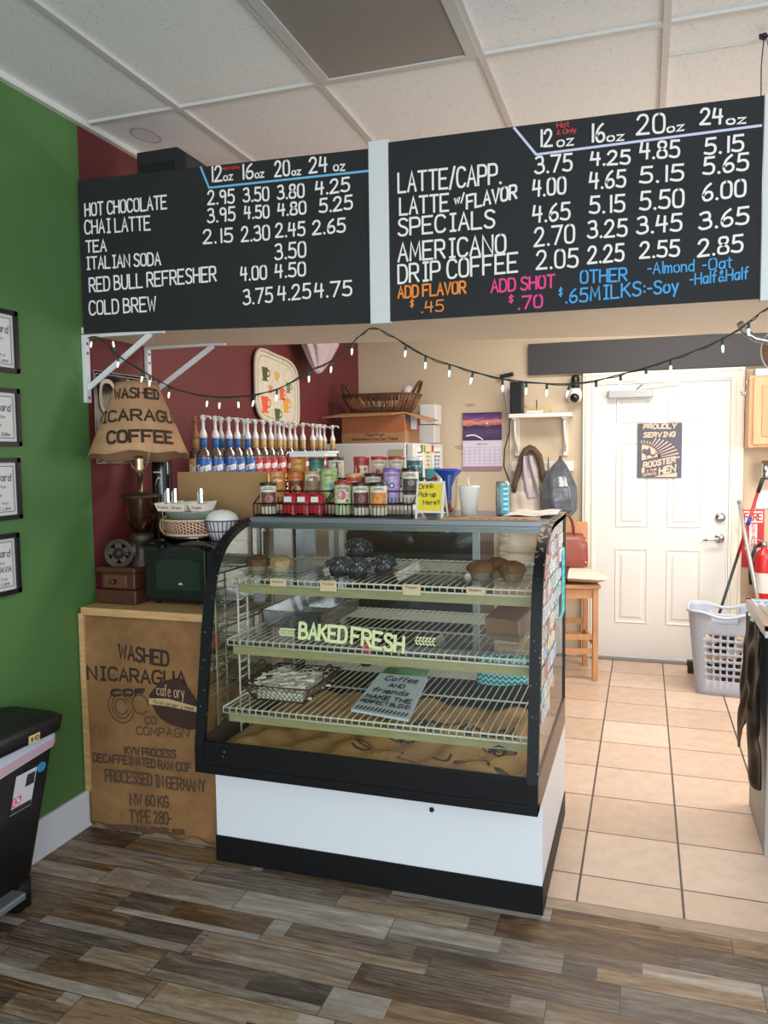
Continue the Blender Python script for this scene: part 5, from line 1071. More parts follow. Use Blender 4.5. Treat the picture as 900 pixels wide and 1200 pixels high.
tin('cream tea tin with dark maroon picture and black lid, front row', -1.084, 2.968, zf, CR, '#26211f', '#5a3a35', [(.1, .52, .4, .12, '#8a4a42')])
tin('cream tea tin with orange slice picture and black lid, front row', -1.008, 2.968, zf, CR, '#26211f', '#c9803a', [(0, .5, .5, .14, '#e08a34')])
tin('peach orange tea tin at the left of the middle row', -1.502, 3.068, zm, '#d9985a', '#c98a4c', '#d08a4a', [(0, .72, .55, .03, '#f0dcc0')])
tin('orange tea tin with pumpkin picture, middle row of left rack', -1.415, 3.068, zm, '#cf6f34', '#a85a2a', '#5c2e1c', [(0, .42, .6, .15, '#e08a3a')])
tin('cream and brown banded tea tin, middle row of left rack', -1.337, 3.068, zm, '#d9ccb0', '#b79a62', '#8c6e4c', [(0, .75, .7, .1, '#6b543e')])
tin('light green tea tin with blue bird, middle row of left rack', -1.262, 3.068, zm, '#a9bd7c', '#8fae74', '#a9bd7c', [(0, .52, .55, .08, '#3e8fc4'), (.3, .35, .3, .08, '#5f8a3c')], h=.138)
tin('orange red tea tin at the left of the right rack middle row', -1.150, 3.068, zm, '#cf5436', '#c9a06a', '#d8683e', [(0, .7, .6, .05, '#f0dccb')], h=.118)
tin('cream tea tin with green print and black lid, right rack middle row', -1.066, 3.068, zm, CR, '#28231f', '#a9a878', [(0, .5, .4, .1, '#7d8452')], h=.118)
tin('lilac tea tin with purple lid in the right wire rack', -.984, 3.068, zm, '#b5a0c8', '#7d62b0', '#b5a0c8', [(0, .52, .32, .09, '#4d3a74'), (0, .52, .16, .045, '#e6def0')], h=.138)
tin('cream tea tin with black and white photo beside the pickup sign', -.905, 3.068, zm, CR, '#28231f', '#4a4440', [(.1, .6, .4, .08, '#8d857c')], h=.138)
tin('plain orange tea tin at the left of the back row', -1.452, 3.178, zt, '#dd9a44', '#d08c3a', '#dd9a44', None, h=.118)
tin('dark teal tea tin in the back row of the left rack', -1.365, 3.178, zt, '#2f7a66', '#25604f', '#3d8a74', [(0, .6, .5, .05, '#bfd8c6')], h=.118)
tin('cream tea tin with dark ribbon and black lid, back row of left rack', -1.275, 3.178, zt, '#d8cdb0', '#2c2723', '#d8cdb0', [(.15, .6, .18, .28, '#5e3434')], h=.122)
tin('red tea tin with dotted side, back row of the right rack', -1.155, 3.178, zt, '#a8302f', '#b23436', '#d9c9b4', [(-.6, .5, .4, .3, '#a8302f'), (.4, .6, .14, .05, '#8a2030'), (.4, .4, .14, .05, '#8a2030')], h=.122)
tin('cream tea tin with red flowers and red lid, back row', -1.075, 3.178, zt, '#d9c8ae', '#b02c34', '#d0b39a', [(-.2, .5, .3, .1, '#a83a34'), (.4, .4, .25, .09, '#b5483c')], h=.122)
tin('cream tea tin with orange disc and red lid, back row', -.997, 3.178, zt, '#d8ccb2', '#b02c34', '#d8ccb2', [(0, .48, .6, .17, '#dda03c'), (0, .48, .12, .035, '#7a4a1c')], h=.122)
tin('teal wellness tea tin with white lid at the right of the back row', -.918, 3.178, zt, '#1f6f68', '#d8d8d2', '#1f6f68', [(0, .7, .8, .04, '#cfe0dc'), (0, .5, .8, .04, '#cfe0dc')], h=.118)
t = thing('plastic_tub', 'shallow white rectangular plastic tub resting on the back tins of the left rack', 'tub', (-1.37, 3.19, zt + .125))
b = MB(); b.box(-1.475, -1.30, 3.13, 3.26, zt + .1265, zt + .150); b.build('tub_body', mat('#e4e4e0', .4), t, bevel=.006)
b = MB(); b.box(-1.482, -1.293, 3.123, 3.267, zt + .143, zt + .152); b.build('tub_rim', mat('#eeeeea', .4), t, bevel=.003)
# things to the right of the tins
t = thing('table_sign', 'white framed yellow sign reading drink pick-up here', 'sign', (-.787, 2.94, TZ))
fr = mat('#dcdad4', .4); sx0, sx1, sz0, sz1 = -.842, -.731, 1.335, 1.452
def lean(z): return 2.915 + (z - TZ) * .25
b = MB().use(fr)
for x, zt_ in ((sx0 + .004, sz1), (sx1 - .004, sz1)): b.bar((x, lean(TZ), TZ), (x, lean(zt_), zt_), .008, .008, (0, 1, 0))
for z in (sz0, sz1 - .004): b.bar((sx0, lean(z), z), (sx1, lean(z), z), .008, .008, (0, 1, 0))
for x in (sx0 + .004, sx1 - .004): b.bar((x, lean(sz1), sz1 - .004), (x, lean(sz1) + .06, TZ), .006, .006, (0, 1, 0))
b.build('frame', None, t)
b = MB(); b.add([(sx0 + .006, lean(sz0), sz0), (sx1 - .006, lean(sz0), sz0), (sx1 - .006, lean(sz1), sz1), (sx0 + .006, lean(sz1), sz1)], [(0, 1, 2, 3)]); pa = b.build('paper', mat('#e8cf2c', .6, noise=.06, nscale=120), t, solid=.002)
b = MB().use(mat('#2a2617', .7)); fl = lambda u, v: (u, lean(v) - .0025, v)
ink(b, 'Drink', -.833, 1.422, -.775, 1.426, .018, .0028, fl); ink(b, 'Pick-up', -.834, 1.392, -.763, 1.394, .018, .0028, fl); ink(b, 'Here!!', -.812, 1.362, -.748, 1.364, .017, .0028, fl); b.build('writing', None, pa)
t = thing('jar', 'clear plastic jar topped with a wide blue funnel', 'jar', (-.775, 3.19, TZ))
b = MB().use(PLASTIC, True); b.lathe([(0, .001), (.032, .001), (.036, .05), (.040, .165)], (-.775, 3.19, TZ), 24); b.build('clear_jar', None, t)
b = MB().use(mat('#2a4fae', .35), True); b.lathe([(.012, .02), (.014, .11), (.03, .150), (.055, .176), (.060, .178), (.060, .186), (.052, .184), (.028, .156), (.010, .12)], (-.775, 3.19, TZ), 24); b.build('funnel', None, t)
b = MB(); b.ball((-.765, 3.18, TZ + .018), .014).ball((-.787, 3.2, TZ + .016), .013).ball((-.773, 3.185, TZ + .045), .012); b.build('sweets', mat('#a85a4a', .4), t)
t = thing('paper_cup', 'white foam cup with straw on top of the display case', 'cup', (-.657, 3.05, TZ))
b = MB(); b.smooth = True; b.lathe([(0, .001), (.030, .001), (.0415, .112), (.0435, .114), (.0435, .119), (.040, .119), (.029, .008), (0, .006)], (-.657, 3.05, TZ), 28); b.build('cup_body', mat('#e9e6e0', .6), t)
b = MB(); b.lathe([(0, .117), (.041, .117), (.041, .121), (0, .122)], (-.657, 3.05, TZ), 28); b.build('cup_lid', mat('#eceae6', .4), t)
b = MB().use(mat('#e6e6e6', .4), True); b.tube([(-.657, 3.05, TZ + .115), (-.662, 3.045, TZ + .155)], .0035, 8); b.build('straw', None, t)
t = thing('drink_can', 'tall slim silver and teal drink can at the right end of the case top', 'can', (-.533, 3.10, TZ))
b = MB(); b.smooth = True; b.use(mat('#bfc8cc', .25, .8)); b.lathe([(0, .001), (.024, .001), (.0275, .008), (.0275, .128), (.024, .136), (.022, .137), (0, .134)], (-.533, 3.10, TZ), 24); b.build('can_body', None, t)
b = MB(); b.smooth = True; b.use(mat('#3aa6b4', .4)); ac = math.atan2(-3.1, .533)
b.grid(lambda u, v: (-.533 + .0279 * math.cos(ac - .2 + 1.5 * u), 3.10 + .0279 * math.sin(ac - .2 + 1.5 * u), TZ + .01 + .115 * v), 10, 1)
b.use(mat('#d9e4e6', .4))
for k in range(5): b.grid(lambda u, v: (-.533 + .0283 * math.cos(ac + .1 + .7 * u), 3.10 + .0283 * math.sin(ac + .1 + .7 * u), TZ + .025 + k * .02 + .007 * v), 6, 1)
b.build('label', None, t)
t = thing('tool_cup', 'teal cup holding pens and tools beside the back tins', 'cup', (-.865, 3.27, TZ))
b = MB(); b.smooth = True; b.lathe([(0, .001), (.030, .001), (.036, .185), (.033, .185), (.028, .004), (0, .004)], (-.865, 3.285, TZ), 24); b.build('cup_body', mat('#63b8b4', .45), t)
for k, (dx, col, hh) in enumerate(((-.018, '#c9ced2', .25), (-.004, '#dfe3e6', .24), (.008, '#8fb0a8', .245), (.02, '#b9c3c8', .235))):
    b = MB().use(mat(col, .3), True); b.tube([(-.865 + dx * .6, 3.285, TZ + .02), (-.865 + dx * 1.3, 3.285, TZ + hh)], [.004, .003], 8); b.build('pen', None, t)
t = thing('hand_tool', 'red and black hand tool standing in front of the teal cup', 'tool', (-.85, 3.215, TZ))
b = MB().use(mat('#b02630', .35), True); b.tube([(-.868, 3.215, TZ + .002), (-.866, 3.215, TZ + .09), (-.85, 3.212, TZ + .135), (-.83, 3.21, TZ + .15)], [.012, .014, .014, .009], 10); b.build('grip', None, t)
b = MB().use(BLACK, True); b.tube([(-.842, 3.216, TZ + .002), (-.84, 3.216, TZ + .07), (-.842, 3.213, TZ + .13)], [.010, .011, .008], 8); b.build('lever', None, t)
b = MB(); b.box(-.735, -.37, 2.875, 2.995, TZ + .0005, TZ + .005); t = tag(b.build('cardboard_sheet', mat('#b98f68', .75)), 'flat tan cardboard sheet on the right of the case top', 'cardboard')
b = MB().use(mat('#3c3029', .8))
for i in range(7): b.add([(-.62 + i * .032, 2.885, TZ + .0057), (-.60 + i * .032, 2.885, TZ + .0057), (-.598 + i * .032, 2.905, TZ + .0057), (-.618 + i * .032, 2.905, TZ + .0057)], [(0, 1, 2, 3)])
b.build('print', None, t)
b = MB(); b.smooth = True; b.grid(lambda u, v: (-.52 + .20 * u, 3.0 + .30 * v, TZ + .006 + .006 * math.sin(u * 5 + v * 4) ** 2 + .01 * max(0, u - .6)), 10, 10)
tag(b.build('paper_sheet', mat('#e4ddd3', .6), solid=.001), 'loose white paper lying at the right rear of the case top', 'paper')

# ------------------------------------------------------------------ fridge and its load, dark back cabinet
t = thing('refrigerator', 'white refrigerator in the back left corner carrying a carton', 'refrigerator', (-1.88, 5.63, 0))
FR = mat('#d3d0cc', .35); b = MB(); b.box(-2.21, -1.57, 5.22, 6.06, .03, 1.635); b.build('body', FR, t, bevel=.01)
for z0_, z1_ in ((.06, 1.08), (1.09, 1.63)):
    b = MB(); b.box(-1.566, -1.515, 5.225, 6.055, z0_, z1_); d = b.build('door', mat('#d9d6d2', .3), t, bevel=.008)
    b = MB().use(mat('#bdbab6', .4), True); b.tube([(-1.515, 5.30, z0_ + .1), (-1.485, 5.30, z0_ + .12), (-1.485, 5.30, z1_ - .12), (-1.515, 5.30, z1_ - .1)], .010, 8); b.build('handle', None, d)
b = MB(); b.box(-2.2, -1.6, 5.24, 6.0, 0, .03); b.build('plinth', BLACK, t)
b = MB(); b.box(-1.69, -1.585, 5.215, 5.2195, 1.49, 1.59); tag(b.build('note', mat('#a9a684', .7)), 'olive paper note stuck on the side of the refrigerator', 'note')
NG = 'paper notes on the refrigerator door'
for y0, y1, z0_, z1_, col, lab in ((5.28, 5.46, 1.36, 1.60, '#e6e2da', 'white list sheet on the refrigerator door nearest its edge'), (5.52, 5.68, 1.42, 1.60, '#e8d9a8', 'cream note on the refrigerator door, in the middle'), (5.74, 5.98, 1.34, 1.60, '#ece9e4', 'white printed sheet on the refrigerator door, farthest back')):
    t = thing('note', lab, 'note', (-1.512, (y0 + y1) / 2, z0_), group=NG)
    b = MB(); b.box(-1.5145, -1.511, y0, y1, z0_, z1_); b.build('paper', mat(col, .7), t)
    b = MB().use(mat('#6d6a64', .8))
    for k in range(6): b.add([(-1.5105, y0 + .02, z1_ - .04 - k * .03), (-1.5105, y1 - .03, z1_ - .04 - k * .03), (-1.5105, y1 - .03, z1_ - .03 - k * .03), (-1.5105, y0 + .02, z1_ - .03 - k * .03)], [(0, 1, 2, 3)])
    b.build('writing', None, t)
for y, c, lab in ((5.40, '#3f8a46', 'green magnet on the refrigerator door'), (5.49, '#d9c23a', 'yellow magnet on the refrigerator door'), (5.70, '#c0392b', 'red magnet on the refrigerator door')):
    b = MB(); b.box(-1.5095, -1.503, y, y + .03, 1.57, 1.62); tag(b.build('magnet', mat(c, .5), bevel=.002), lab, 'magnet', NG.replace('paper notes', 'magnets'))
# carton: open box with flaps
FZ = 1.6355; t = thing('cardboard_box', 'large open orange brown carton on top of the refrigerator', 'box', (-1.86, 5.5, FZ))
KR = mat('#a5623c', .7); b = MB(); bx0, bx1, by0, by1, bh = -2.09, -1.62, 5.35, 5.72, .215
b.add([(bx0, by0, FZ), (bx1, by0, FZ), (bx1, by1, FZ), (bx0, by1, FZ), (bx0, by0, FZ + bh), (bx1, by0, FZ + bh), (bx1, by1, FZ + bh), (bx0, by1, FZ + bh)], [(3, 2, 1, 0), (0, 1, 5, 4), (1, 2, 6, 5), (2, 3, 7, 6), (3, 0, 4, 7)]); b.build('carton', KR, t, solid=.005)
b = MB(); b.add([(bx0 - .004, by0 - .0035, FZ), (bx1 + .004, by0 - .0035, FZ), (bx1 + .004, by0 - .0035, FZ + .075), (bx0 - .004, by0 - .0035, FZ + .075)], [(0, 1, 2, 3)]); b.add([(bx1 + .0035, by0, FZ), (bx1 + .0035, by1, FZ), (bx1 + .0035, by1, FZ + .09), (bx1 + .0035, by0, FZ + .09)], [(0, 1, 2, 3)]); b.build('brown_band', mat('#a67a55', .7), t)
b = MB().use(mat('#3d2a20', .8)); f = onY(by0 - .0055); ink(b, 'Your Fun!', -1.91, FZ + .052, -1.77, FZ + .052, .016, .0035, f); ink(b, "Innovations You Can 'Taste'", -2.02, FZ + .022, -1.66, FZ + .022, .018, .0035, f); b.build('print', None, t)
FL = mat('#b58a62', .75)
for q in (([(bx0, by0, FZ + bh), (bx1, by0, FZ + bh), (bx1 - .05, by0 - .13, FZ + bh - .02), (bx0 - .10, by0 - .15, FZ + bh - .03)]), ([(bx1, by0, FZ + bh), (bx1, by1, FZ + bh), (bx1 + .17, by1 - .05, FZ + bh - .05), (bx1 + .18, by0 + .03, FZ + bh - .075)]), ([(bx0, by1, FZ + bh), (bx1, by1, FZ + bh), (bx1, by1 + .12, FZ + bh - .03), (bx0, by1 + .12, FZ + bh - .03)])):
    b = MB(); b.add(q, [(0, 1, 2, 3)]); b.build('flap', FL, t, solid=.005)
b = MB().use(mat('#d6dbe6', .6)); X = bx1 + .0055; b.add([(X, 5.50, FZ + .10), (X, 5.66, FZ + .10), (X, 5.66, FZ + .20), (X, 5.50, FZ + .20)], [(0, 1, 2, 3)]); b.use(mat('#4a6aa8', .6)); b.add([(X, 5.40, FZ + .14), (X, 5.46, FZ + .14), (X, 5.46, FZ + .19), (X, 5.40, FZ + .19)], [(0, 1, 2, 3)]); b.build('shipping_label', None, t)
# wicker basket on the carton
WZ = FZ + bh + .004; t = thing('wicker_basket', 'brown wicker basket with loop handles on top of the carton', 'basket', (-1.84, 5.52, WZ))
def wick(z): k = z / .13; return .21 + .075 * k, .13 + .05 * k
def sup(a, rx, ry): return (math.copysign(abs(math.cos(a)) ** .6, math.cos(a)) * rx, math.copysign(abs(math.sin(a)) ** .6, math.sin(a)) * ry)
WM1 = mat('#5a3823', .6, noise=.4, nscale=30); WM2 = mat('#8a5c3a', .6, noise=.3, nscale=40)
random.seed(4); b = MB().use(WM2, True)
for i in range(76):
    a = 2 * PI * i / 76; x0, y0 = sup(a, *wick(0)); x1, y1 = sup(a + random.uniform(-.05, .05), *wick(.13)); b.use(WM2 if random.random() < .5 else WM1)
    b.tube([(-1.84 + x0, 5.52 + y0, WZ + .002), (-1.84 + (x0 + x1) / 2 * 1.02, 5.52 + (y0 + y1) / 2 * 1.02, WZ + .065), (-1.84 + x1, 5.52 + y1, WZ + .13)], .0062, 5)
b.build('stakes', None, t)
b = MB().use(WM1, True)
for z in (.004, .02, .035, .112, .125, .132): b.tube([(-1.84 + p[0], 5.52 + p[1], WZ + z) for p in [sup(2 * PI * i / 60, *wick(z)) for i in range(60)]], .007, 6, True)
b.box(-2.03, -1.65, 5.40, 5.64, WZ, WZ + .006); b.build('woven_bands', None, t)
for s in (-1, 1):
    b = MB().use(WM1, True)
    for k in (0, .012): b.tube([(-1.84 + s * (.245 + k + .05 * math.sin(q)), 5.45 + .12 * (1 - math.cos(q)) / 2, WZ + .125 + .10 * math.sin(q)) for q in [PI * i / 14 for i in range(15)]], .007, 6)
    b.build('handle', None, t)
b = MB(); b.box(-1.81, -1.71, 5.338, 5.350, WZ + .085, WZ + .115); b.build('wooden_plate', mat('#4a2c1e', .5), t)
b = MB(); b.smooth = True; b.ball((-1.63, 5.50, WZ + .13), .055, 16, 1.2, 10); tag(b.build('paper_bag', mat('#d4cec4', .6, bump=.6, bscale=25)), 'crumpled white paper poking out of the wicker basket', 'paper')
t = thing('storage_bin', 'translucent white plastic bin on the refrigerator behind the carton', 'bin', (-1.56, 5.92, FZ))
b = MB(); b.box(-1.66, -1.53, 5.86, 6.04, FZ, FZ + .14); b.build('lower_tub', mat('#cfcac6', .35), t, bevel=.008)
b = MB(); b.box(-1.65, -1.52, 5.86, 6.04, FZ + .145, FZ + .30); b.build('upper_tub', mat('#dcd8d4', .35), t, bevel=.008)
t = thing('back_cabinet', 'black low appliance cabinet seen through the case behind its shelves', 'cabinet', (-1.28, 4.6, 0))
b = MB(); b.box(-1.66, -.905, 4.3, 4.95, .02, 1.13); b.build('body', mat('#17181a', .35), t, bevel=.008)
b = MB(); b.box(-1.66, -.905, 4.28, 4.3, .75, 1.10); b.build('front_panel', mat('#26211f', .3), t, bevel=.003)
b = MB(); b.box(-1.66, -.905, 4.285, 4.3, .05, .73); b.build('door', mat('#1d1e20', .3), t, bevel=.003)
b = MB(); b.box(-1.63, -.93, 4.35, 4.9, 0, .02); b.build('plinth', BLACK, t)
b = MB().use(mat('#d0d2d4', .3, .6), True)
for i in range(7): b.lathe([(0, 0), (.008, 0), (.006, .008), (0, .01)], (-1.60 + i * .11, 4.279, .93), 10, (0, -1, 0))
b.build('knob', None, t)

# ------------------------------------------------------------------ back wall: calendar, shelf, hooks, camera
t = thing('calendar', 'wall calendar with purple sunset beach photograph on the beige wall', 'calendar', (-1.2, 6.08, 1.42))
X0, X1 = -1.358, -1.052
def sunset():
    M, bs, N, LK, MT = node_mat('sunset_photo_print'); tc = N('ShaderNodeTexCoord'); sx = N('ShaderNodeSeparateXYZ'); LK(tc.outputs['Object'], sx.inputs[0])
    n = N('ShaderNodeTexNoise'); n.inputs['Scale'].default_value = 12; mp = N('ShaderNodeMapping'); mp.inputs['Scale'].default_value = (1, 1, 5); LK(tc.outputs['Object'], mp.inputs[0]); LK(mp.outputs[0], n.inputs['Vector'])
    v = MT('ADD', MT('DIVIDE', MT('SUBTRACT', sx.outputs[2], .235), .215), MT('MULTIPLY', MT('SUBTRACT', n.outputs[0], .5), .35))
    r = N('ShaderNodeValToRGB'); e = r.color_ramp.elements; e[0].position = 0; e[0].color = lin('#3c3350'); e[1].position = 1; e[1].color = lin('#3d2c5c')
    for p, c in ((.3, '#5a4570'), (.5, '#33264a'), (.58, '#c06a6a'), (.66, '#e09a7a'), (.78, '#7d4a86')): k = e.new(p); k.color = lin(c)
    LK(v, r.inputs[0]); LK(r.outputs[0], bs.inputs['Base Color']); bs.inputs['Roughness'].default_value = .35; return M
b = MB(); b.box(X0, X1, 6.078, 6.0885, 1.655, 1.87); b.build('photo_page', sunset(), t)
b = MB().use(mat('#e9dfe6', .5)); ribbon(b, chaikin([(-1.33, 1.69), (-1.27, 1.70), (-1.22, 1.675), (-1.2, 1.66)]), .010, onY(6.0765)); b.add([(-1.175, 6.0765, 1.778), (-1.16, 6.0765, 1.778), (-1.16, 6.0765, 1.792), (-1.175, 6.0765, 1.792)], [(0, 1, 2, 3)]); b.build('foam_line', None, t)
b = MB(); b.box(X0, X1, 6.078, 6.0885, 1.42, 1.652); b.build('date_page', mat('#d8cede', .5), t)
b = MB().use(mat('#8f8499', .7))
for i in range(6): z = 1.47 + i * .026; b.box(X0 + .012, X1 - .012, 6.0765, 6.078, z, z + .0015)
for i in range(8): x = X0 + .012 + i * .040; b.box(x, x + .0015, 6.0765, 6.078, 1.47, 1.602)
ink(b, 'January', -1.25, 1.62, -1.16, 1.62, .016, .003, onY(6.077)); b.build('date_grid', None, t)
b = MB(); b.box(X0, X1, 6.0775, 6.0886, 1.42, 1.452); b.build('bottom_band', mat('#9a7a8e', .5), t)
t = thing('shelf', 'small white shelf on two brackets above the coat hooks', 'shelf', (-.74, 6.0, 1.55))
SW = mat('#e3ddd6', .45); b = MB(); b.box(-.97, -.51, 5.90, 6.089, 1.815, 1.845); b.build('shelf_board', SW, t, bevel=.003)
for x in (-.93, -.565):
    b = MB(); b.box(x - .016, x + .016, 6.07, 6.089, 1.53, 1.815); b.box(x - .016, x + .016, 5.93, 6.07, 1.80, 1.815)
    pts = [(x - .008, 6.07, 1.56), (x - .008, 6.07, 1.60)] + [(x - .008, 6.07 - .13 * math.sin(a), 1.60 + .20 * (1 - math.cos(a))) for a in [PI / 2 * i / 8 for i in range(1, 9)]] + [(x - .008, 5.95, 1.80)]
    b.tube([(x, p[1], p[2]) for p in pts], .009, 6); b.build('bracket', SW, t)
b = MB(); b.box(-.965, -.868, 5.93, 6.02, 1.846, 2.085); t = tag(b.build('modem', mat('#1a1a1d', .35), bevel=.01), 'tall black modem box standing at the left of the small shelf', 'modem')
t = thing('router', 'small white router with black aerial on the small shelf', 'router', (-.79, 5.98, 1.846))
b = MB(); b.box(-.845, -.72, 5.93, 6.03, 1.8465, 1.868); b.build('router_body', mat('#dedad4', .4), t, bevel=.005)
b = MB().use(BLACK, True); b.tube([(-.775, 6.01, 1.868), (-.775, 6.01, 1.95)], .004, 8); b.build('aerial', None, t)
b = MB().use(mat('#d8b51e', .5), True); b.tube([(-.86, 5.95, 1.90), (-.83, 5.93, 1.895), (-.80, 5.94, 1.872), (-.77, 5.935, 1.88), (-.72, 5.94, 1.89), (-.68, 5.96, 1.875), (-.66, 5.97, 1.852)], .004, 6).tube([(-.73, 5.94, 1.89), (-.69, 5.95, 1.91), (-.665, 5.97, 1.89), (-.67, 5.98, 1.852)], .003, 6); tag(b.build('network_cable'), 'yellow network cable coiled beside the white router', 'cable')
b = MB().use(BLACK, True); b.tube([(-.955, 6.05, 2.02), (-.985, 6.07, 1.93), (-.988, 6.07, 1.80), (-.99, 6.08, 1.72), (-1.03, 6.083, 1.58), (-1.035, 6.083, 1.45), (-.98, 6.083, 1.30), (-.90, 6.08, 1.2)], .004, 6); tag(b.build('power_cord'), 'thin black power cord hanging down from the modem', 'cord')
b = MB().use(mat('#e6e2dc', .5), True); b.tube([(-.983, 6.083, 1.85), (-.985, 6.083, 1.5), (-.983, 6.083, 1.2), (-.98, 6.083, 1.0)], .005, 6); tag(b.build('power_cord'), 'white cable running down the wall under the small shelf', 'cord')
t = thing('wall_strip', 'white slanted strip with black clip left of the modem', 'light', (-1.0, 6.07, 1.86))  # unidentified white strip on the wall, not known to be a lamp
b = MB(); b.bar((-.985, 6.075, 1.86), (-1.03, 6.075, 2.14), .04, .02, (0, 1, 0)); b.build('white_strip', mat('#ded9d3', .4), t, bevel=.003)
b = MB(); b.bar((-1.06, 6.05, 2.135), (-.955, 6.05, 2.155), .03, .03, (0, 1, 0)); b.build('black_clip', mat('#1a1a1c', .4), t, bevel=.006)
t = thing('security_camera', 'white and black security camera on the wall left of the door', 'camera', (-.495, 6.05, 1.93))
b = MB().use(mat('#1c1c1f', .3), True); b.lathe([(0, 2.02), (.028, 2.02), (.032, 2.05), (.032, 2.10), (.022, 2.125), (0, 2.13)], (-.495, 6.04, 0), 16); b.build('mount', None, t)
b = MB().use(mat('#dcd8d2', .35), True); b.lathe([(0, -.05), (.04, -.05), (.052, -.02), (.052, .02), (.04, .05), (0, .052)], (-.497, 6.03, 1.975), 18); b.box(-.56, -.53, 6.04, 6.085, 1.95, 2.01); b.build('housing', None, t)
b = MB().use(mat('#141416', .15), True); b.ball((-.495, 5.995, 1.955), .035, 18, 1, 12); b.build('lens', None, t)
t = thing('coat_rack', 'white board with wire coat hooks under the small shelf', 'coat rack', (-.74, 6.075, 1.41))
b = MB(); b.box(-.975, -.507, 6.068, 6.089, 1.412, 1.486); b.build('back_board', mat('#e6e0d8', .45), t, bevel=.002)
for x in (-.90, -.82, -.69, -.60):
    b = MB().use(mat('#8f8b86', .3, .9), True); b.tube([(x, 6.068, 1.44), (x, 6.04, 1.425), (x, 6.02, 1.44), (x, 6.022, 1.47)], .004, 6); b.tube([(x, 6.066, 1.46), (x, 6.035, 1.49), (x, 6.02, 1.52)], .004, 6); b.build('hook', None, t)
# coat
t = thing('coat', 'cream puffer coat with brown fur trimmed hood hanging on the rack', 'coat', (-.81, 5.98, .7))
def loftfn(rows, amp, fr, ph=0, sup_=1.0):
    def f(u, v):
        s = v * (len(rows) - 1); i = min(int(s), len(rows) - 2); k = s - i; k = k * k * (3 - 2 * k)
        cx, cy, z, rx, ry = [rows[i][q] + (rows[i + 1][q] - rows[i][q]) * k for q in range(5)]
        a = 2 * PI * u; w_ = 1 + amp * math.sin(fr * a + ph + v * 4) + amp * .6 * math.sin((fr + 4) * a + v * 9)
        return (cx + rx * w_ * math.cos(a), cy + ry * w_ * math.sin(a), z)
    return f
b = MB(); b.smooth = True
rows = [(-.83, 5.98, .66, .19, .085), (-.83, 5.98, .80, .20, .085), (-.83, 5.98, .95, .18, .08), (-.85, 5.98, 1.10, .125, .075), (-.855, 5.985, 1.25, .105, .07), (-.84, 5.985, 1.36, .09, .065), (-.81, 6.0, 1.50, .07, .05), (-.81, 6.01, 1.58, .03, .03)]
def quilted(rows, amp, fr):
    f = loftfn(rows, amp, fr)
    def g(u, v):
        x, y, z = f(u, v); k = .010 * abs(math.sin(v * 26)); a = 2 * PI * u; return (x + k * math.cos(a), y + k * math.sin(a), z)
    return g
b.grid(quilted(rows, .05, 5), 56, 60, True); b.build('coat_body', mat('#d3c4b2', .7, bump=.2, bscale=30), t)
for s, x in ((-1, -.985), (1, -.70)):
    b = MB(); b.smooth = True; r2 = [(x, 5.98, .72, .05, .05), (x, 5.985, .80, .06, .055), (x - s * .01, 5.985, .92, .06, .055), (x - s * .045, 5.99, 1.10, .045, .045), (x - s * .09, 5.99, 1.28, .03, .035)]; b.grid(quilted(r2, .05, 4), 28, 44, True); b.build('sleeve', mat('#cbbba9', .7, bump=.2, bscale=30), t)
b = MB().use(mat('#5d4a3c', .9, noise=.5, nscale=90, bump=1., bscale=120), True)
hood = chaikin([(-.935, 5.935, 1.255), (-.915, 5.93, 1.38), (-.87, 5.93, 1.52), (-.82, 5.935, 1.585), (-.765, 5.935, 1.555), (-.73, 5.935, 1.45), (-.705, 5.935, 1.33), (-.70, 5.94, 1.29)], 2) if 0 else [(-.935, 5.935, 1.255), (-.925, 5.93, 1.33), (-.895, 5.93, 1.44), (-.87, 5.93, 1.52), (-.845, 5.932, 1.57), (-.815, 5.935, 1.588), (-.785, 5.935, 1.575), (-.755, 5.935, 1.53), (-.735, 5.935, 1.45), (-.715, 5.935, 1.36), (-.70, 5.94, 1.29)]
b.tube([(p[0] + random.uniform(-.006, .006), p[1], p[2]) for p in hood], [.016, .022, .025, .027, .028, .028, .027, .026, .024, .020, .013], 12); b.build('fur_trim', None, t)
b = MB(); b.smooth = True; b.grid(lambda u, v: (-.885 + .14 * u * (1 - .55 * v) + .03 * v, 5.905 + .018 * math.sin(u * 9 + v * 5), 1.22 + .31 * v), 16, 16); b.build('hood_lining', mat('#aea4a8', .7), t)
# grey plastic bag
BAGX = .018
t = thing('plastic_bag', 'full grey plastic bag hanging from the coat rack beside the door', 'bag', (-.62, 5.95, 1.08))
rows = [(-.605, 5.91, 1.075, .02, .02), (-.60, 5.91, 1.085, .09, .07), (-.595, 5.91, 1.13, .122, .095), (-.60, 5.91, 1.21, .132, .10), (-.60, 5.915, 1.30, .128, .095), (-.605, 5.93, 1.38, .10, .07), (-.60, 5.97, 1.45, .055, .04), (-.597, 6.00, 1.50, .015, .016), (-.595, 6.012, 1.53, .010, .008)]
b = MB(); b.smooth = True; b.grid(loftfn(rows, .045, 7), 64, 40, True); b.build('bag_body', mat('#5a5d64', .22, noise=.3, nscale=12, bump=.25, bscale=22), t)

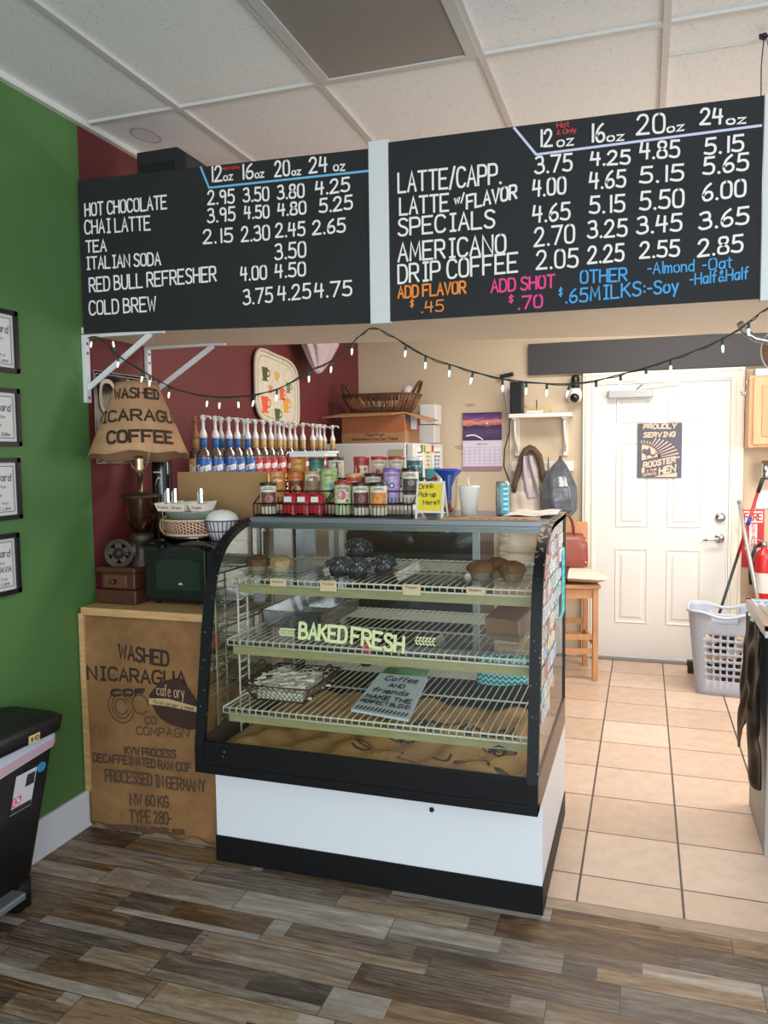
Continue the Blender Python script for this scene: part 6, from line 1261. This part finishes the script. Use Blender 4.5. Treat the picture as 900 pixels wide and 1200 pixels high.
# ------------------------------------------------------------------ chair with handbag and pillow
CA = math.radians(14)
t = thing('chair', 'tall light wooden bar chair against the wall left of the door', 'chair', (-.51, 5.574, 0), CA)
Rz = Matrix.Rotation(CA, 3, 'Z'); CC = Vector((-.51, 5.574, 0)); Wd = lambda x, y, z: CC + Rz @ Vector((x, y, z))
CW = mat('#c48d62', .5, noise=.15, nscale=7, stretch=(8, 8, 1)); SH = .635; hw, hd = .165, .19
b0 = {}
for nm, x, y, top in (('leg', hw, -hd, SH), ('leg', -hw, -hd, SH), ('leg', hw, hd, 1.05), ('leg', -hw, hd, 1.05)):
    b = MB(); lean_ = .035 if top > 1 else 0
    b.bar(Wd(x, y, 0), Wd(x, y, min(top, .64)), .036, .036, tuple(Rz @ Vector((0, 1, 0))))
    if top > 1: b.bar(Wd(x, y, .63), Wd(x, y + lean_, top), .036, .03, tuple(Rz @ Vector((0, 1, 0))))
    b.build('leg', CW, t, bevel=.002)
b = MB(); b.obox(Wd(0, 0, SH + .012), Rz @ Vector((hw + .03, 0, 0)), Rz @ Vector((0, hd + .03, 0)), (0, 0, .013)); b.build('seat', mat('#bd8659', .5, noise=.15, nscale=7, stretch=(1, 8, 8)), t, bevel=.004)
for y in (-hd, hd):
    b = MB(); b.obox(Wd(0, y, SH - .035), Rz @ Vector((hw, 0, 0)), Rz @ Vector((0, .010, 0)), (0, 0, .034)); b.build('apron', CW, t)
    for z in (.30, .20):
        b = MB(); b.obox(Wd(0, y, z if y < 0 else z + .03), Rz @ Vector((hw, 0, 0)), Rz @ Vector((0, .009, 0)), (0, 0, .018)); b.build('stretcher', CW, t)
for x in (-hw, hw):
    b = MB(); b.obox(Wd(x, 0, SH - .035), Rz @ Vector((.010, 0, 0)), Rz @ Vector((0, hd, 0)), (0, 0, .034)); b.build('apron', CW, t)
    b = MB(); b.obox(Wd(x, 0, .25), Rz @ Vector((.009, 0, 0)), Rz @ Vector((0, hd, 0)), (0, 0, .018)); b.build('stretcher', CW, t)
b = MB(); b.obox(Wd(0, hd + .022, .96), Rz @ Vector((hw, 0, 0)), Rz @ Vector((0, .009, .002)), (0, 0, .09)); b.build('backrest', CW, t, bevel=.003)
# pillow
def pil(cx, cy, cz, rx, ry, rz_, rot=0, tl=0):
    R = Matrix.Rotation(rot, 3, 'Z') @ Matrix.Rotation(tl, 3, 'Y')
    def f(u, v):
        a = 2 * PI * u; e = math.sin(PI * v); sx = math.copysign(abs(math.cos(a)) ** .45, math.cos(a)); sy = math.copysign(abs(math.sin(a)) ** .45, math.sin(a))
        r = e ** .55; z = -math.cos(PI * v) * (1 - .85 * (max(abs(sx), abs(sy)) * r) ** 2.5)
        return Vector((cx, cy, cz)) + R @ Vector((rx * r * sx, ry * r * sy, rz_ * z))
    return f
def pillow_mat():
    M, bs, N, LK, MT = node_mat('striped_cushion_cloth'); tc = N('ShaderNodeTexCoord'); sx = N('ShaderNodeSeparateXYZ'); LK(tc.outputs['Object'], sx.inputs[0])
    k = MT('LESS_THAN', MT('ABSOLUTE', MT('SUBTRACT', sx.outputs[0], -.085)), .022); k2 = MT('LESS_THAN', MT('ABSOLUTE', MT('SUBTRACT', sx.outputs[0], -.17)), .014)
    n = N('ShaderNodeTexNoise'); n.inputs['Scale'].default_value = 60; LK(tc.outputs['Object'], n.inputs['Vector'])
    mx = N('ShaderNodeMix', data_type='RGBA'); LK(MT('MAXIMUM', k, k2), mx.inputs[0]); mx.inputs[6].default_value = lin('#cfc3af'); mx.inputs[7].default_value = lin('#3a3238'); LK(mx.outputs[2], bs.inputs['Base Color']); bs.inputs['Roughness'].default_value = .85
    bp = N('ShaderNodeBump'); bp.inputs['Strength'].default_value = .2; bp.inputs['Distance'].default_value = .004; LK(n.outputs[0], bp.inputs['Height']); LK(bp.outputs[0], bs.inputs['Normal']); return M
t = thing('pillow', 'flat cream cushion with dark stripes lying on the wooden bar chair', 'pillow', (-.42, 5.62, SH + .025))
b = MB(); b.smooth = True; pf = pil(-.45, 5.52, SH + .072, .225, .17, .045, .15, .05); b.grid(pf, 64, 24, True); b.build('cushion', pillow_mat(), t)
# handbag
t = thing('handbag', 'reddish brown leather handbag with tall loop handle on the bar chair', 'handbag', (-.5, 5.66, .74))
HB = mat('#8a4434', .4, noise=.1, nscale=10); b = MB(); b.smooth = True
hbc = Wd(-.02, .03, 0)
rows = [(hbc.x, hbc.y, .752, .12, .05), (hbc.x, hbc.y, .757, .165, .075), (hbc.x, hbc.y, .80, .172, .078), (hbc.x, hbc.y, .90, .168, .07), (hbc.x, hbc.y, .955, .155, .05), (hbc.x, hbc.y, .985, .13, .022), (hbc.x, hbc.y, .99, .10, .008)]
def hbf(u, v):
    s = v * (len(rows) - 1); i = min(int(s), len(rows) - 2); k = s - i; cx, cy, z, rx, ry = [rows[i][q] + (rows[i + 1][q] - rows[i][q]) * k for q in range(5)]; a = 2 * PI * u
    p = Rz @ Vector((rx * math.copysign(abs(math.cos(a)) ** .5, math.cos(a)), ry * math.copysign(abs(math.sin(a)) ** .5, math.sin(a)), 0)); return (cx + p.x, cy + p.y, z)
b.grid(hbf, 44, 24, True); b.add([hbf(i / 44, 0) for i in range(44)], [list(range(44))[::-1]]); b.build('bag_body', HB, t)
for s in (-1, 1):
    b = MB().use(HB, True); b.tube([hbc + Rz @ Vector((.055 * math.cos(q) * (1 if abs(math.cos(q)) < .9 else 1) + .02, s * .03, .955 + .165 * math.sin(q) ** .8 if math.sin(q) > 0 else .955)) for q in [PI * i / 16 for i in range(17)]], .0075, 8); b.build('handle', None, t)
b = MB().use(mat('#6e3327', .4), True); b.tube([hbf(i / 44, .80) for i in range(44)], .005, 6, True); b.build('zip_seam', None, t)
b = MB().use(mat('#d9c9a8', .3, .8), True)
for dx, z in ((.145, .94), (.145, .79)): p = hbc + Rz @ Vector((dx, -.068, 0)); b.ball((p.x, p.y, z), .008, 10)
b.build('stud', None, t)

# ------------------------------------------------------------------ laundry basket
LC = Vector((.505, 5.42, 0)); LR = math.radians(-6); RL = Matrix.Rotation(LR, 3, 'Z')
t = thing('laundry_basket', 'grey plastic laundry basket with square holes in front of the white door', 'laundry basket', (LC.x, LC.y, 0))
NU = 60; ZS = [0, .03, .10] + [.10 + .0225 * i + (.005 if i % 2 else 0) for i in range(1, 15)] + [.455, .475, .50, .525, .54]
US = []
for i in range(NU + 1): q = i % 15; US.append((i + (.18 if q in (4, 6, 8, 10, 12) else -.18 if q in (3, 5, 7, 9, 11) else 0)) / NU)
def peri(u):   # rounded rectangle, unit half size
    a = 2 * PI * u + PI / 4; c_, s_ = math.cos(a), math.sin(a); p = 5.0; r = (abs(c_) ** p + abs(s_) ** p) ** (-1 / p); return r * c_, r * s_
def lb(u, z, e=0):
    k = z / .54; x, y = peri(u); hx, hy = .165 + .052 * k + e, .135 + .045 * k + e
    dip = 0
    if z > .46:
        dip = (-.030 * max(0, math.cos(PI * min(1, abs(x) / .55) / 2 + 0) if abs(x) < .55 else 0) * (1 if abs(y) > .8 else 0)) * (z - .46) / .08
    p = RL @ Vector((x * hx, y * hy, 0)); return Vector((LC.x + p.x, LC.y + p.y, z + dip))
def lskip(i, j):
    z = (ZS[j] + ZS[j + 1]) / 2; u = (i + .5) / NU; x, y = peri(u)
    if .10 < z < .41 and (j - 2) % 2 == 0 and i % 15 in (3, 5, 7, 9, 11): return True
    if .475 < z < .525 and abs(y) > .8 and abs(x) < .42: return True
    return False
b = MB(); b.smooth = True; b.grid(lambda u, v: lb(US[round(u * NU)], ZS[round(v * (len(ZS) - 1))]), NU, len(ZS) - 1, True, lskip)
b.add([lb(i / NU, .004) for i in range(NU)], [list(range(NU))[::-1]])
LG = mat('#b0b7c6', .45); b.build('basket_wall', LG, t, solid=.005)
b = MB().use(mat('#b8bfcc', .45), True); b.tube([lb(i / NU, .54, .006) for i in range(NU)], .010, 8, True); b.build('rim', None, t)
b = MB().use(mat('#8f949c', .5), True); p = lb(.9, .035); 
for u in (.86,): q = lb(u, .036); b.lathe([(0, -.015), (.034, -.015), (.036, 0), (.034, .015), (0, .015)], (q.x, q.y + .012, .036), 18, (0, -1, 0))
b.build('corner_wheel', None, t)
b = MB(); b.smooth = True; random.seed(8)
def lmat():
    M, bs, N, LK, MT = node_mat('mixed_laundry_cloth'); tc = N('ShaderNodeTexCoord'); v = N('ShaderNodeTexVoronoi'); v.inputs['Scale'].default_value = 14; LK(tc.outputs['Object'], v.inputs['Vector'])
    r = N('ShaderNodeValToRGB'); r.color_ramp.interpolation = 'CONSTANT'; e = r.color_ramp.elements; e[0].color = lin('#2b2728'); e[1].position = .3; e[1].color = lin('#cdb295')
    for p, c in ((.5, '#e3dacb'), (.68, '#5a4038'), (.82, '#b9b4b0')): k = e.new(p); k.color = lin(c)
    sx = N('ShaderNodeSeparateXYZ'); LK(v.outputs['Color'], sx.inputs[0]); LK(sx.outputs[0], r.inputs[0]); LK(r.outputs[0], bs.inputs['Base Color']); bs.inputs['Roughness'].default_value = .9; return M
def lfn(u, v):
    z = .02 + v * .40; x, y = peri(u); k = z / .54; f = 1 if v < .85 else (1 - (v - .85) / .15) ; hx, hy = (.155 + .05 * k) * f, (.125 + .043 * k) * f; p = RL @ Vector((x * hx, y * hy, 0)); return (LC.x + p.x, LC.y + p.y, z + .015 * math.sin(u * 30 + v * 8) * v)
b.grid(lfn, 40, 22, True); tag(b.build('laundry', lmat()), 'mixed dark and pale laundry filling the grey basket', 'laundry', kind='stuff')

# ------------------------------------------------------------------ right side: extinguisher, broom, cupboard, counter
t = thing('wall_sign', 'red fire extinguisher sign with white arrow on the back wall', 'sign', (.735, 6.085, .72))
b = MB(); b.box(.665, .81, 6.084, 6.089, .72, 1.13); b.build('plate', mat('#c22b34', .45), t)
b = MB().use(mat('#ece4e0', .5)); fs = onY(6.0825); b.add([fs(.675, 1.04), fs(.80, 1.04), fs(.80, 1.12), fs(.675, 1.12)], [(0, 1, 2, 3)]); b.add([fs(.715, .86), fs(.765, .86), fs(.765, 1.03), fs(.715, 1.03)], [(0, 1, 2, 3)]); b.add([fs(.74, .75), fs(.795, .86), fs(.685, .86)], [(0, 1, 2)]); b.build('white_arrow', None, t)
b = MB().use(mat('#c22b34', .5)); fs = onY(6.0815); ink(b, 'FIRE', .682, 1.055, .794, 1.055, .05, .010, fs)
for i, ch in enumerate('EXTING'): ink(b, ch, .73, 1.005 - i * .027, .752, 1.005 - i * .027, .02, .004, fs)
b.build('lettering', None, t)
t = thing('fire_extinguisher', 'red fire extinguisher with black hose hung below its red sign', 'fire extinguisher', (.80, 5.99, .5))
ER = mat('#c4262c', .3); b = MB().use(ER, True); b.lathe([(0, .46), (.058, .462), (.062, .48), (.062, .80), (.05, .84), (.02, .865), (.02, .88)], (.80, 5.99, 0), 24); b.build('cylinder', None, t)
b = MB().use(mat('#b9b4ae', .3, .8)); b.lathe([(0, .88), (.022, .88), (.022, .91), (0, .91)], (.80, 5.99, 0), 14); b.bar((.80, 5.99, .915), (.72, 5.97, .945), .022, .008).bar((.80, 5.99, .90), (.735, 5.97, .895), .02, .008); b.build('valve_handle', None, t)
b = MB().use(BLACK, True); b.tube([(.78, 5.98, .90), (.74, 5.95, .88), (.715, 5.94, .80), (.71, 5.94, .70), (.72, 5.935, .62)], [.01, .011, .012, .013, .018], 10); b.build('hose', None, t)
b = MB(); b.smooth = True; b.use(mat('#e3dcd6', .5)); b.lathe([(.063, .56), (.063, .70)], (.80, 5.99, 0), 16, a0=PI * 1.0, a1=PI * 1.7); b.build('label', None, t)
t = thing('broom', 'red and black long handled broom leaning behind the laundry basket', 'broom', (.5, 5.9, 0))
b = MB().use(mat('#2c2527', .5), True); b.tube([(.405, 5.80, .06), (.625, 5.90, .83)], .010, 10); b.build('lower_pole', None, t)
b = MB().use(mat('#b02a34', .45), True); b.tube([(.62, 5.90, .81), (.755, 5.95, 1.29)], .011, 10); b.build('red_pole', None, t)
b = MB().use(mat('#2a3c8a', .45), True); b.tube([(.685, 5.924, 1.035), (.70, 5.93, 1.09)], .014, 10); b.build('blue_collar', None, t)
b = MB().use(mat('#2a2226', .5), True); b.tube([(.748, 5.947, 1.26), (.775, 5.957, 1.35), (.80, 5.965, 1.365), (.86, 5.97, 1.345)], .014, 10); b.build('hanger_grip', None, t)
b = MB(); b.box(.30, .51, 5.77, 5.83, .05, .085); hd_ = b.build('broom_head', mat('#2c2527', .5), t)
b = MB(); random.seed(2)
for i in range(40): x = .305 + i * .005; b.box(x, x + .003, 5.775, 5.825, 0.001, .052)
b.build('bristles', mat('#4a3f3c', .8), hd_)
t = thing('pole', 'pale grey metal pole leaning against the wall in front of the fire sign', 'pole', (.7, 5.8, 0))
b = MB().use(mat('#b5b2ad', .35, .5), True); b.tube([(.835, 5.70, .0), (.622, 5.88, 1.20)], .013, 12); b.build('tube', None, t)
b = MB().use(mat('#8f8c88', .4), True); b.tube([(.624, 5.878, 1.19), (.6205, 5.8815, 1.21)], .015, 12); b.build('end_cap', None, t)
t = thing('wall_cabinet', 'light maple wall cabinet beside the door at the right edge', 'cabinet', (1.0, 5.93, 1.57))
MP = mat('#cb986e', .45, noise=.1, nscale=5, stretch=(6, 6, 1)); b = MB(); b.box(.665, 1.45, 5.815, 6.089, 1.57, 2.05); b.build('carcass', MP, t, bevel=.002)
for x0, x1 in ((.69, 1.05), (1.06, 1.43)):
    b = MB(); b.box(x0, x1, 5.795, 5.814, 1.59, 2.035); d = b.build('door', mat('#d09c72', .45, noise=.1, nscale=5, stretch=(6, 6, 1)), t, bevel=.003)
    b = MB(); b.box(x0 + .05, x1 - .05, 5.789, 5.797, 1.64, 1.985); b.build('raised_panel', mat('#c68f62', .45, noise=.1, nscale=5, stretch=(6, 6, 1)), d, bevel=.004)
b = MB().use(mat('#9c9a96', .3, .9), True); b.tube([(.664, 5.86, 2.02), (.652, 5.86, 2.02), (.650, 5.86, 1.96), (.645, 5.86, 1.93), (.625, 5.86, 1.925), (.618, 5.86, 1.95)], .006, 8); tag(b.build('hook'), 'silver coat hook on the side of the wall cabinet', 'hook')
b = MB(); b.box(.70, 1.0, 5.84, 5.96, 2.051, 2.10); tag(b.build('metal_tray', mat('#b9b7b3', .3, .7), bevel=.004), 'small silver tray lying on top of the wall cabinet', 'tray')
b = MB().use(CHROME, True); b.lathe([(0, 1.36), (.032, 1.36), (.034, 1.37), (.034, 1.48), (0, 1.48)], (.80, 5.97, 0), 20); t = tag(b.build('dispenser'), 'steel cylinder dispenser mounted under the wall cabinet', 'dispenser')
b = MB(); b.box(.755, .86, 6.08, 6.089, 1.14, 1.27); tag(b.build('switch_plate', mat('#cfe0e6', .4), bevel=.002), 'pale blue plate on the wall above the fire sign', 'plate')
t = thing('kitchen_counter', 'stainless steel topped counter at the right edge of the tile floor', 'counter', (.9, 3.45, 0))
b = MB(); b.box(.455, 1.6, 3.21, 3.68, 0, .86); b.build('body', mat('#a9a49f', .55, noise=.08, nscale=6), t)
b = MB(); b.use(mat('#aeb0b2', .28, .85)); b.box(.425, 1.6, 3.10, 3.69, .875, .90).box(.425, .445, 3.10, 3.69, .90, .915).box(.425, 1.6, 3.67, 3.69, .90, .915).box(.425, 1.6, 3.10, 3.12, .90, .915)
for i in range(14): b.box(.47 + i * .03, .482 + i * .03, 3.15, 3.65, .90, .904)
b.build('steel_top', None, t)
b = MB(); b.box(.455, 1.6, 3.14, 3.21, .80, .875); b.build('apron', mat('#96928e', .4, .4), t)
t = thing('garbage_bag', 'black plastic garbage bag hanging on the side of the steel counter', 'bag', (.44, 3.4, .3))
b = MB(); b.smooth = True
def gb(u, v):
    y = 3.16 + .50 * u; z = .865 - v * (.50 + .10 * math.sin(u * 7 + 1)); return (.436 - .014 * (1 + math.sin(u * 11 + v * 5)) * (.3 + v) * .8 - .005 * math.sin(u * 23 - v * 9 + math.sin(v * 14)) - .010, y, z)
b.grid(gb, 40, 30); b.build('bag_body', mat('#0b0b0c', .4, bump=.3, bscale=18, spec=.25), t, solid=.004)
# hanging wooden disc and loop of clear tubing at the right end of the string lights
t = thing('hanging_sign', 'round tan wooden disc with white edge hanging from the shelf at the right', 'sign', (.43, 2.9, 1.8))
b = MB(); b.lathe([(0, 0), (.082, 0), (.082, .012), (0, .012)], (.447, 2.90, 1.885), 40, (0, -1, 0)); b.build('disc', mat('#9a7258', .6, noise=.12, nscale=9), t)
b = MB().use(mat('#d8cfc8', .5), True); b.tube([(.447 + .083 * math.cos(a), 2.894, 1.885 + .083 * math.sin(a)) for a in [2 * PI * i / 40 for i in range(40)]], .004, 6, True); b.build('edge', None, t)
b = MB().use(mat('#4a4038', .6), True); b.tube([(.447, 2.895, 1.967), (.45, 2.9, 2.04)], .0016, 5); b.build('cord', None, t)
b = MB().use(glass('tube_plastic', '#dfe3ea', 1, .08, .25), True); b.tube([(.285, 2.78, 1.965), (.30, 2.77, 1.935), (.33, 2.77, 1.912), (.37, 2.77, 1.90), (.42, 2.78, 1.90)], .011, 10); tag(b.build('clear_tubing'), 'loop of clear plastic at the right end of the string lights', 'tubing')

# ------------------------------------------------------------------ bin and framed certificates on the left
t = thing('trash_bin', 'large black step bin with price label against the green wall', 'trash bin', (-2.1, 2.0, 0))
BB = mat('#121214', .42, bump=.1, bscale=200)
def binring(z, x0, x1, y0, y1, r=.035, n=6):
    P = []
    for (cx, cy, a) in ((x1 - r, y0 + r, -PI / 2), (x1 - r, y1 - r, 0), (x0 + r, y1 - r, PI / 2), (x0 + r, y0 + r, PI)):
        for i in range(n + 1): q = a + PI / 2 * i / n; P.append((cx + r * math.cos(q), cy + r * math.sin(q), z))
    return P
def stack(b, rings, cap=True):
    n = len(rings[0]); b.add([p for r in rings for p in r], [(j * n + i, j * n + (i + 1) % n, (j + 1) * n + (i + 1) % n, (j + 1) * n + i) for j in range(len(rings) - 1) for i in range(n)] + ([list(range(n))[::-1], [(len(rings) - 1) * n + i for i in range(n)]] if cap else []), True)
b = MB(); stack(b, [binring(.085, -2.205, -2.022, 1.72, 2.125), binring(.56, -2.22, -1.98, 1.66, 2.22)]); b.build('body', BB, t)
for y0, y1 in ((2.045, 2.123), (1.722, 1.80)): b = MB(); stack(b, [binring(0, -2.20, -2.024, y0, y1, .02), binring(.10, -2.203, -2.02, y0, y1, .02)]); b.build('foot', BB, t)
b = MB(); stack(b, [binring(.598, -2.224, -1.958, 1.64, 2.255, .06), binring(.640, -2.224, -1.953, 1.635, 2.262, .06), binring(.657, -2.215, -1.975, 1.66, 2.235, .05), binring(.662, -2.18, -2.02, 1.72, 2.17, .04)]); b.build('lid', mat('#141416', .5, bump=.15, bscale=150), t)
b = MB(); up_ = lambda R, k: [(x, y, z + k * max(0, (y - 1.75) / .47) ** 1.5) for x, y, z in R]
stack(b, [up_(binring(.497, -2.221, -1.975, 1.66, 2.222), .052), up_(binring(.505, -2.2215, -1.971, 1.655, 2.226), .052)], False); b.build('liner_hem', mat('#dcd6da', .45), t)
b = MB(); stack(b, [up_(binring(.505, -2.2215, -1.9715, 1.655, 2.2255), .052), up_(binring(.538, -2.2215, -1.971, 1.652, 2.226), .04)], False); b.build('liner_band', mat('#c49dac', .45), t)
b = MB(); stack(b, [up_(binring(.538, -2.2215, -1.971, 1.652, 2.226), .04), up_(binring(.552, -2.2215, -1.972, 1.652, 2.226), .03), binring(.599, -2.2216, -1.974, 1.65, 2.228)], False); b.build('liner_rim', mat('#b9c0c8', .45), t)
b = MB(); b.box(-2.05, -1.965, 1.82, 2.03, .075, .10); b.build('pedal', mat('#8f9295', .35, .6), t, bevel=.006)
def bx(z): return -2.022 + (.042) * (z - .085) / .475 + .0015
fbn = lambda u, v: (bx(v), u, v)
b = MB().use(mat('#cfc8cf', .4)); b.add([fbn(2.005, .37), fbn(2.10, .37), fbn(2.125, .497), fbn(2.03, .497)], [(0, 1, 2, 3)]); b.use(mat('#d8567a', .4)); f2 = lambda u, v: (bx(v) + .001, u, v); b.add([f2(2.008, .395), f2(2.05, .395), f2(2.055, .425), f2(2.014, .425)], [(0, 1, 2, 3)])
b.use(mat('#2c2a2e', .4)); b.add([f2(2.07, .445), f2(2.11, .445), f2(2.118, .485), f2(2.08, .485)], [(0, 1, 2, 3)]); b.add([f2(2.003, .372), f2(2.10, .372), f2(2.10, .390), f2(2.006, .390)], [(0, 1, 2, 3)]); b.use(mat('#f2eef0', .4)); f3 = lambda u, v: (bx(v) + .0018, u, v); ink(b, '13', 2.014, .400, 2.045, .400, .02, .004, f3); b.build('product_label', None, t)
b = MB().use(mat('#2f86b8', .4)); f2 = lambda u, v: (-1.9795 + .0, u, v); b.poly([fbn(2.145 + .021 * math.cos(a), .487 + .017 * math.sin(a)) for a in [2 * PI * i / 20 for i in range(20)]], (.001, 0, 0)); b.build('blue_sticker', None, t)
b = MB().use(mat('#e0c48a', .5)); b.add([(-1.9545, 2.06, .60), (-1.9545, 2.112, .60), (-1.9525, 2.112, .628), (-1.9525, 2.06, .628)], [(0, 1, 2, 3)]); b.use(mat('#4a3a2a', .6)); ink(b, '$10', 2.068, .607, 2.104, .607, .013, .003, lambda u, v: (-1.9515, u, v)); b.build('price_sticker', None, t)
for z0_, z1_, y1, lab, tx in ((1.876, 2.103, 2.378, 'black framed award certificate, highest of the four on the green wall', ''), (1.606, 1.818, 2.372, 'black framed award certificate, second from the top on the green wall', ''), (1.336, 1.563, 2.358, 'black framed award certificate, third from the top on the green wall', ''), (1.060, 1.285, 2.336, 'black framed award certificate, lowest on the green wall', 'OF JAVA')):
    y0 = y1 - .31; t = thing('framed_certificate', lab, 'framed certificate', (-2.23, (y0 + y1) / 2, z0_), group='framed certificates on the green wall')
    b = MB(); fw_ = .017
    for a in ((y0, y1, z0_, z0_ + fw_), (y0, y1, z1_ - fw_, z1_), (y0, y0 + fw_, z0_, z1_), (y1 - fw_, y1, z0_, z1_)): b.box(-2.229, -2.212, *a)
    b.build('frame', mat('#141416', .35), t)
    b = MB(); b.box(-2.229, -2.222, y0 + .01, y1 - .01, z0_ + .01, z1_ - .01); pa = b.build('certificate', mat('#cfcfca', .5), t)
    b = MB().use(mat('#6e6a66', .7)); fc = lambda u, v: (-2.2212, u, v); m_ = .030
    R4 = [(y0 + m_, z0_ + m_), (y1 - m_, z0_ + m_), (y1 - m_, z1_ - m_), (y0 + m_, z1_ - m_), (y0 + m_, z0_ + m_)]
    for a, c in zip(R4, R4[1:]): ribbon(b, [a, c], .003, fc)
    ink(b, 'Coffee Award', y0 + .06, z1_ - .075, y1 - .045, z1_ - .085, .026, .004, fc, .15)
    for k, (l, r_) in enumerate(((.09, .07), (.12, .09), (.06, .06))):
        if tx and k == 1: ink(b, tx, y1 - .15, z0_ + .085, y1 - .04, z0_ + .085, .02, .004, fc, .15)
        else: ink(b, 'presented to', y0 + l, z1_ - .11 - k * .03, y1 - r_, z1_ - .11 - k * .03, .010, .002, fc)
    ink(b, 'J. Lane', y1 - .11, z0_ + .037, y1 - .05, z0_ + .037, .012, .002, fc, .2); b.build('print', None, pa)
# unlit ceiling troffer
t = thing('ceiling_light', 'unlit rectangular ceiling light panel in the suspended ceiling', 'ceiling light', (-.861, 2.2, 2.93))
b = MB()
for a in ((-1.158, -1.118, 1.605, 2.808), (-.604, -.564, 1.605, 2.808), (-1.118, -.604, 1.605, 1.645), (-1.118, -.604, 2.785, 2.808)): b.box(*a, 2.934, 2.9495)
b.build('frame', mat('#c4c1bd', .5), t)
b = MB(); b.box(-1.12, -.602, 1.64, 2.79, 2.94, 2.9495); b.build('diffuser', mat('#8f8781', .4, bump=.3, bscale=300), t)
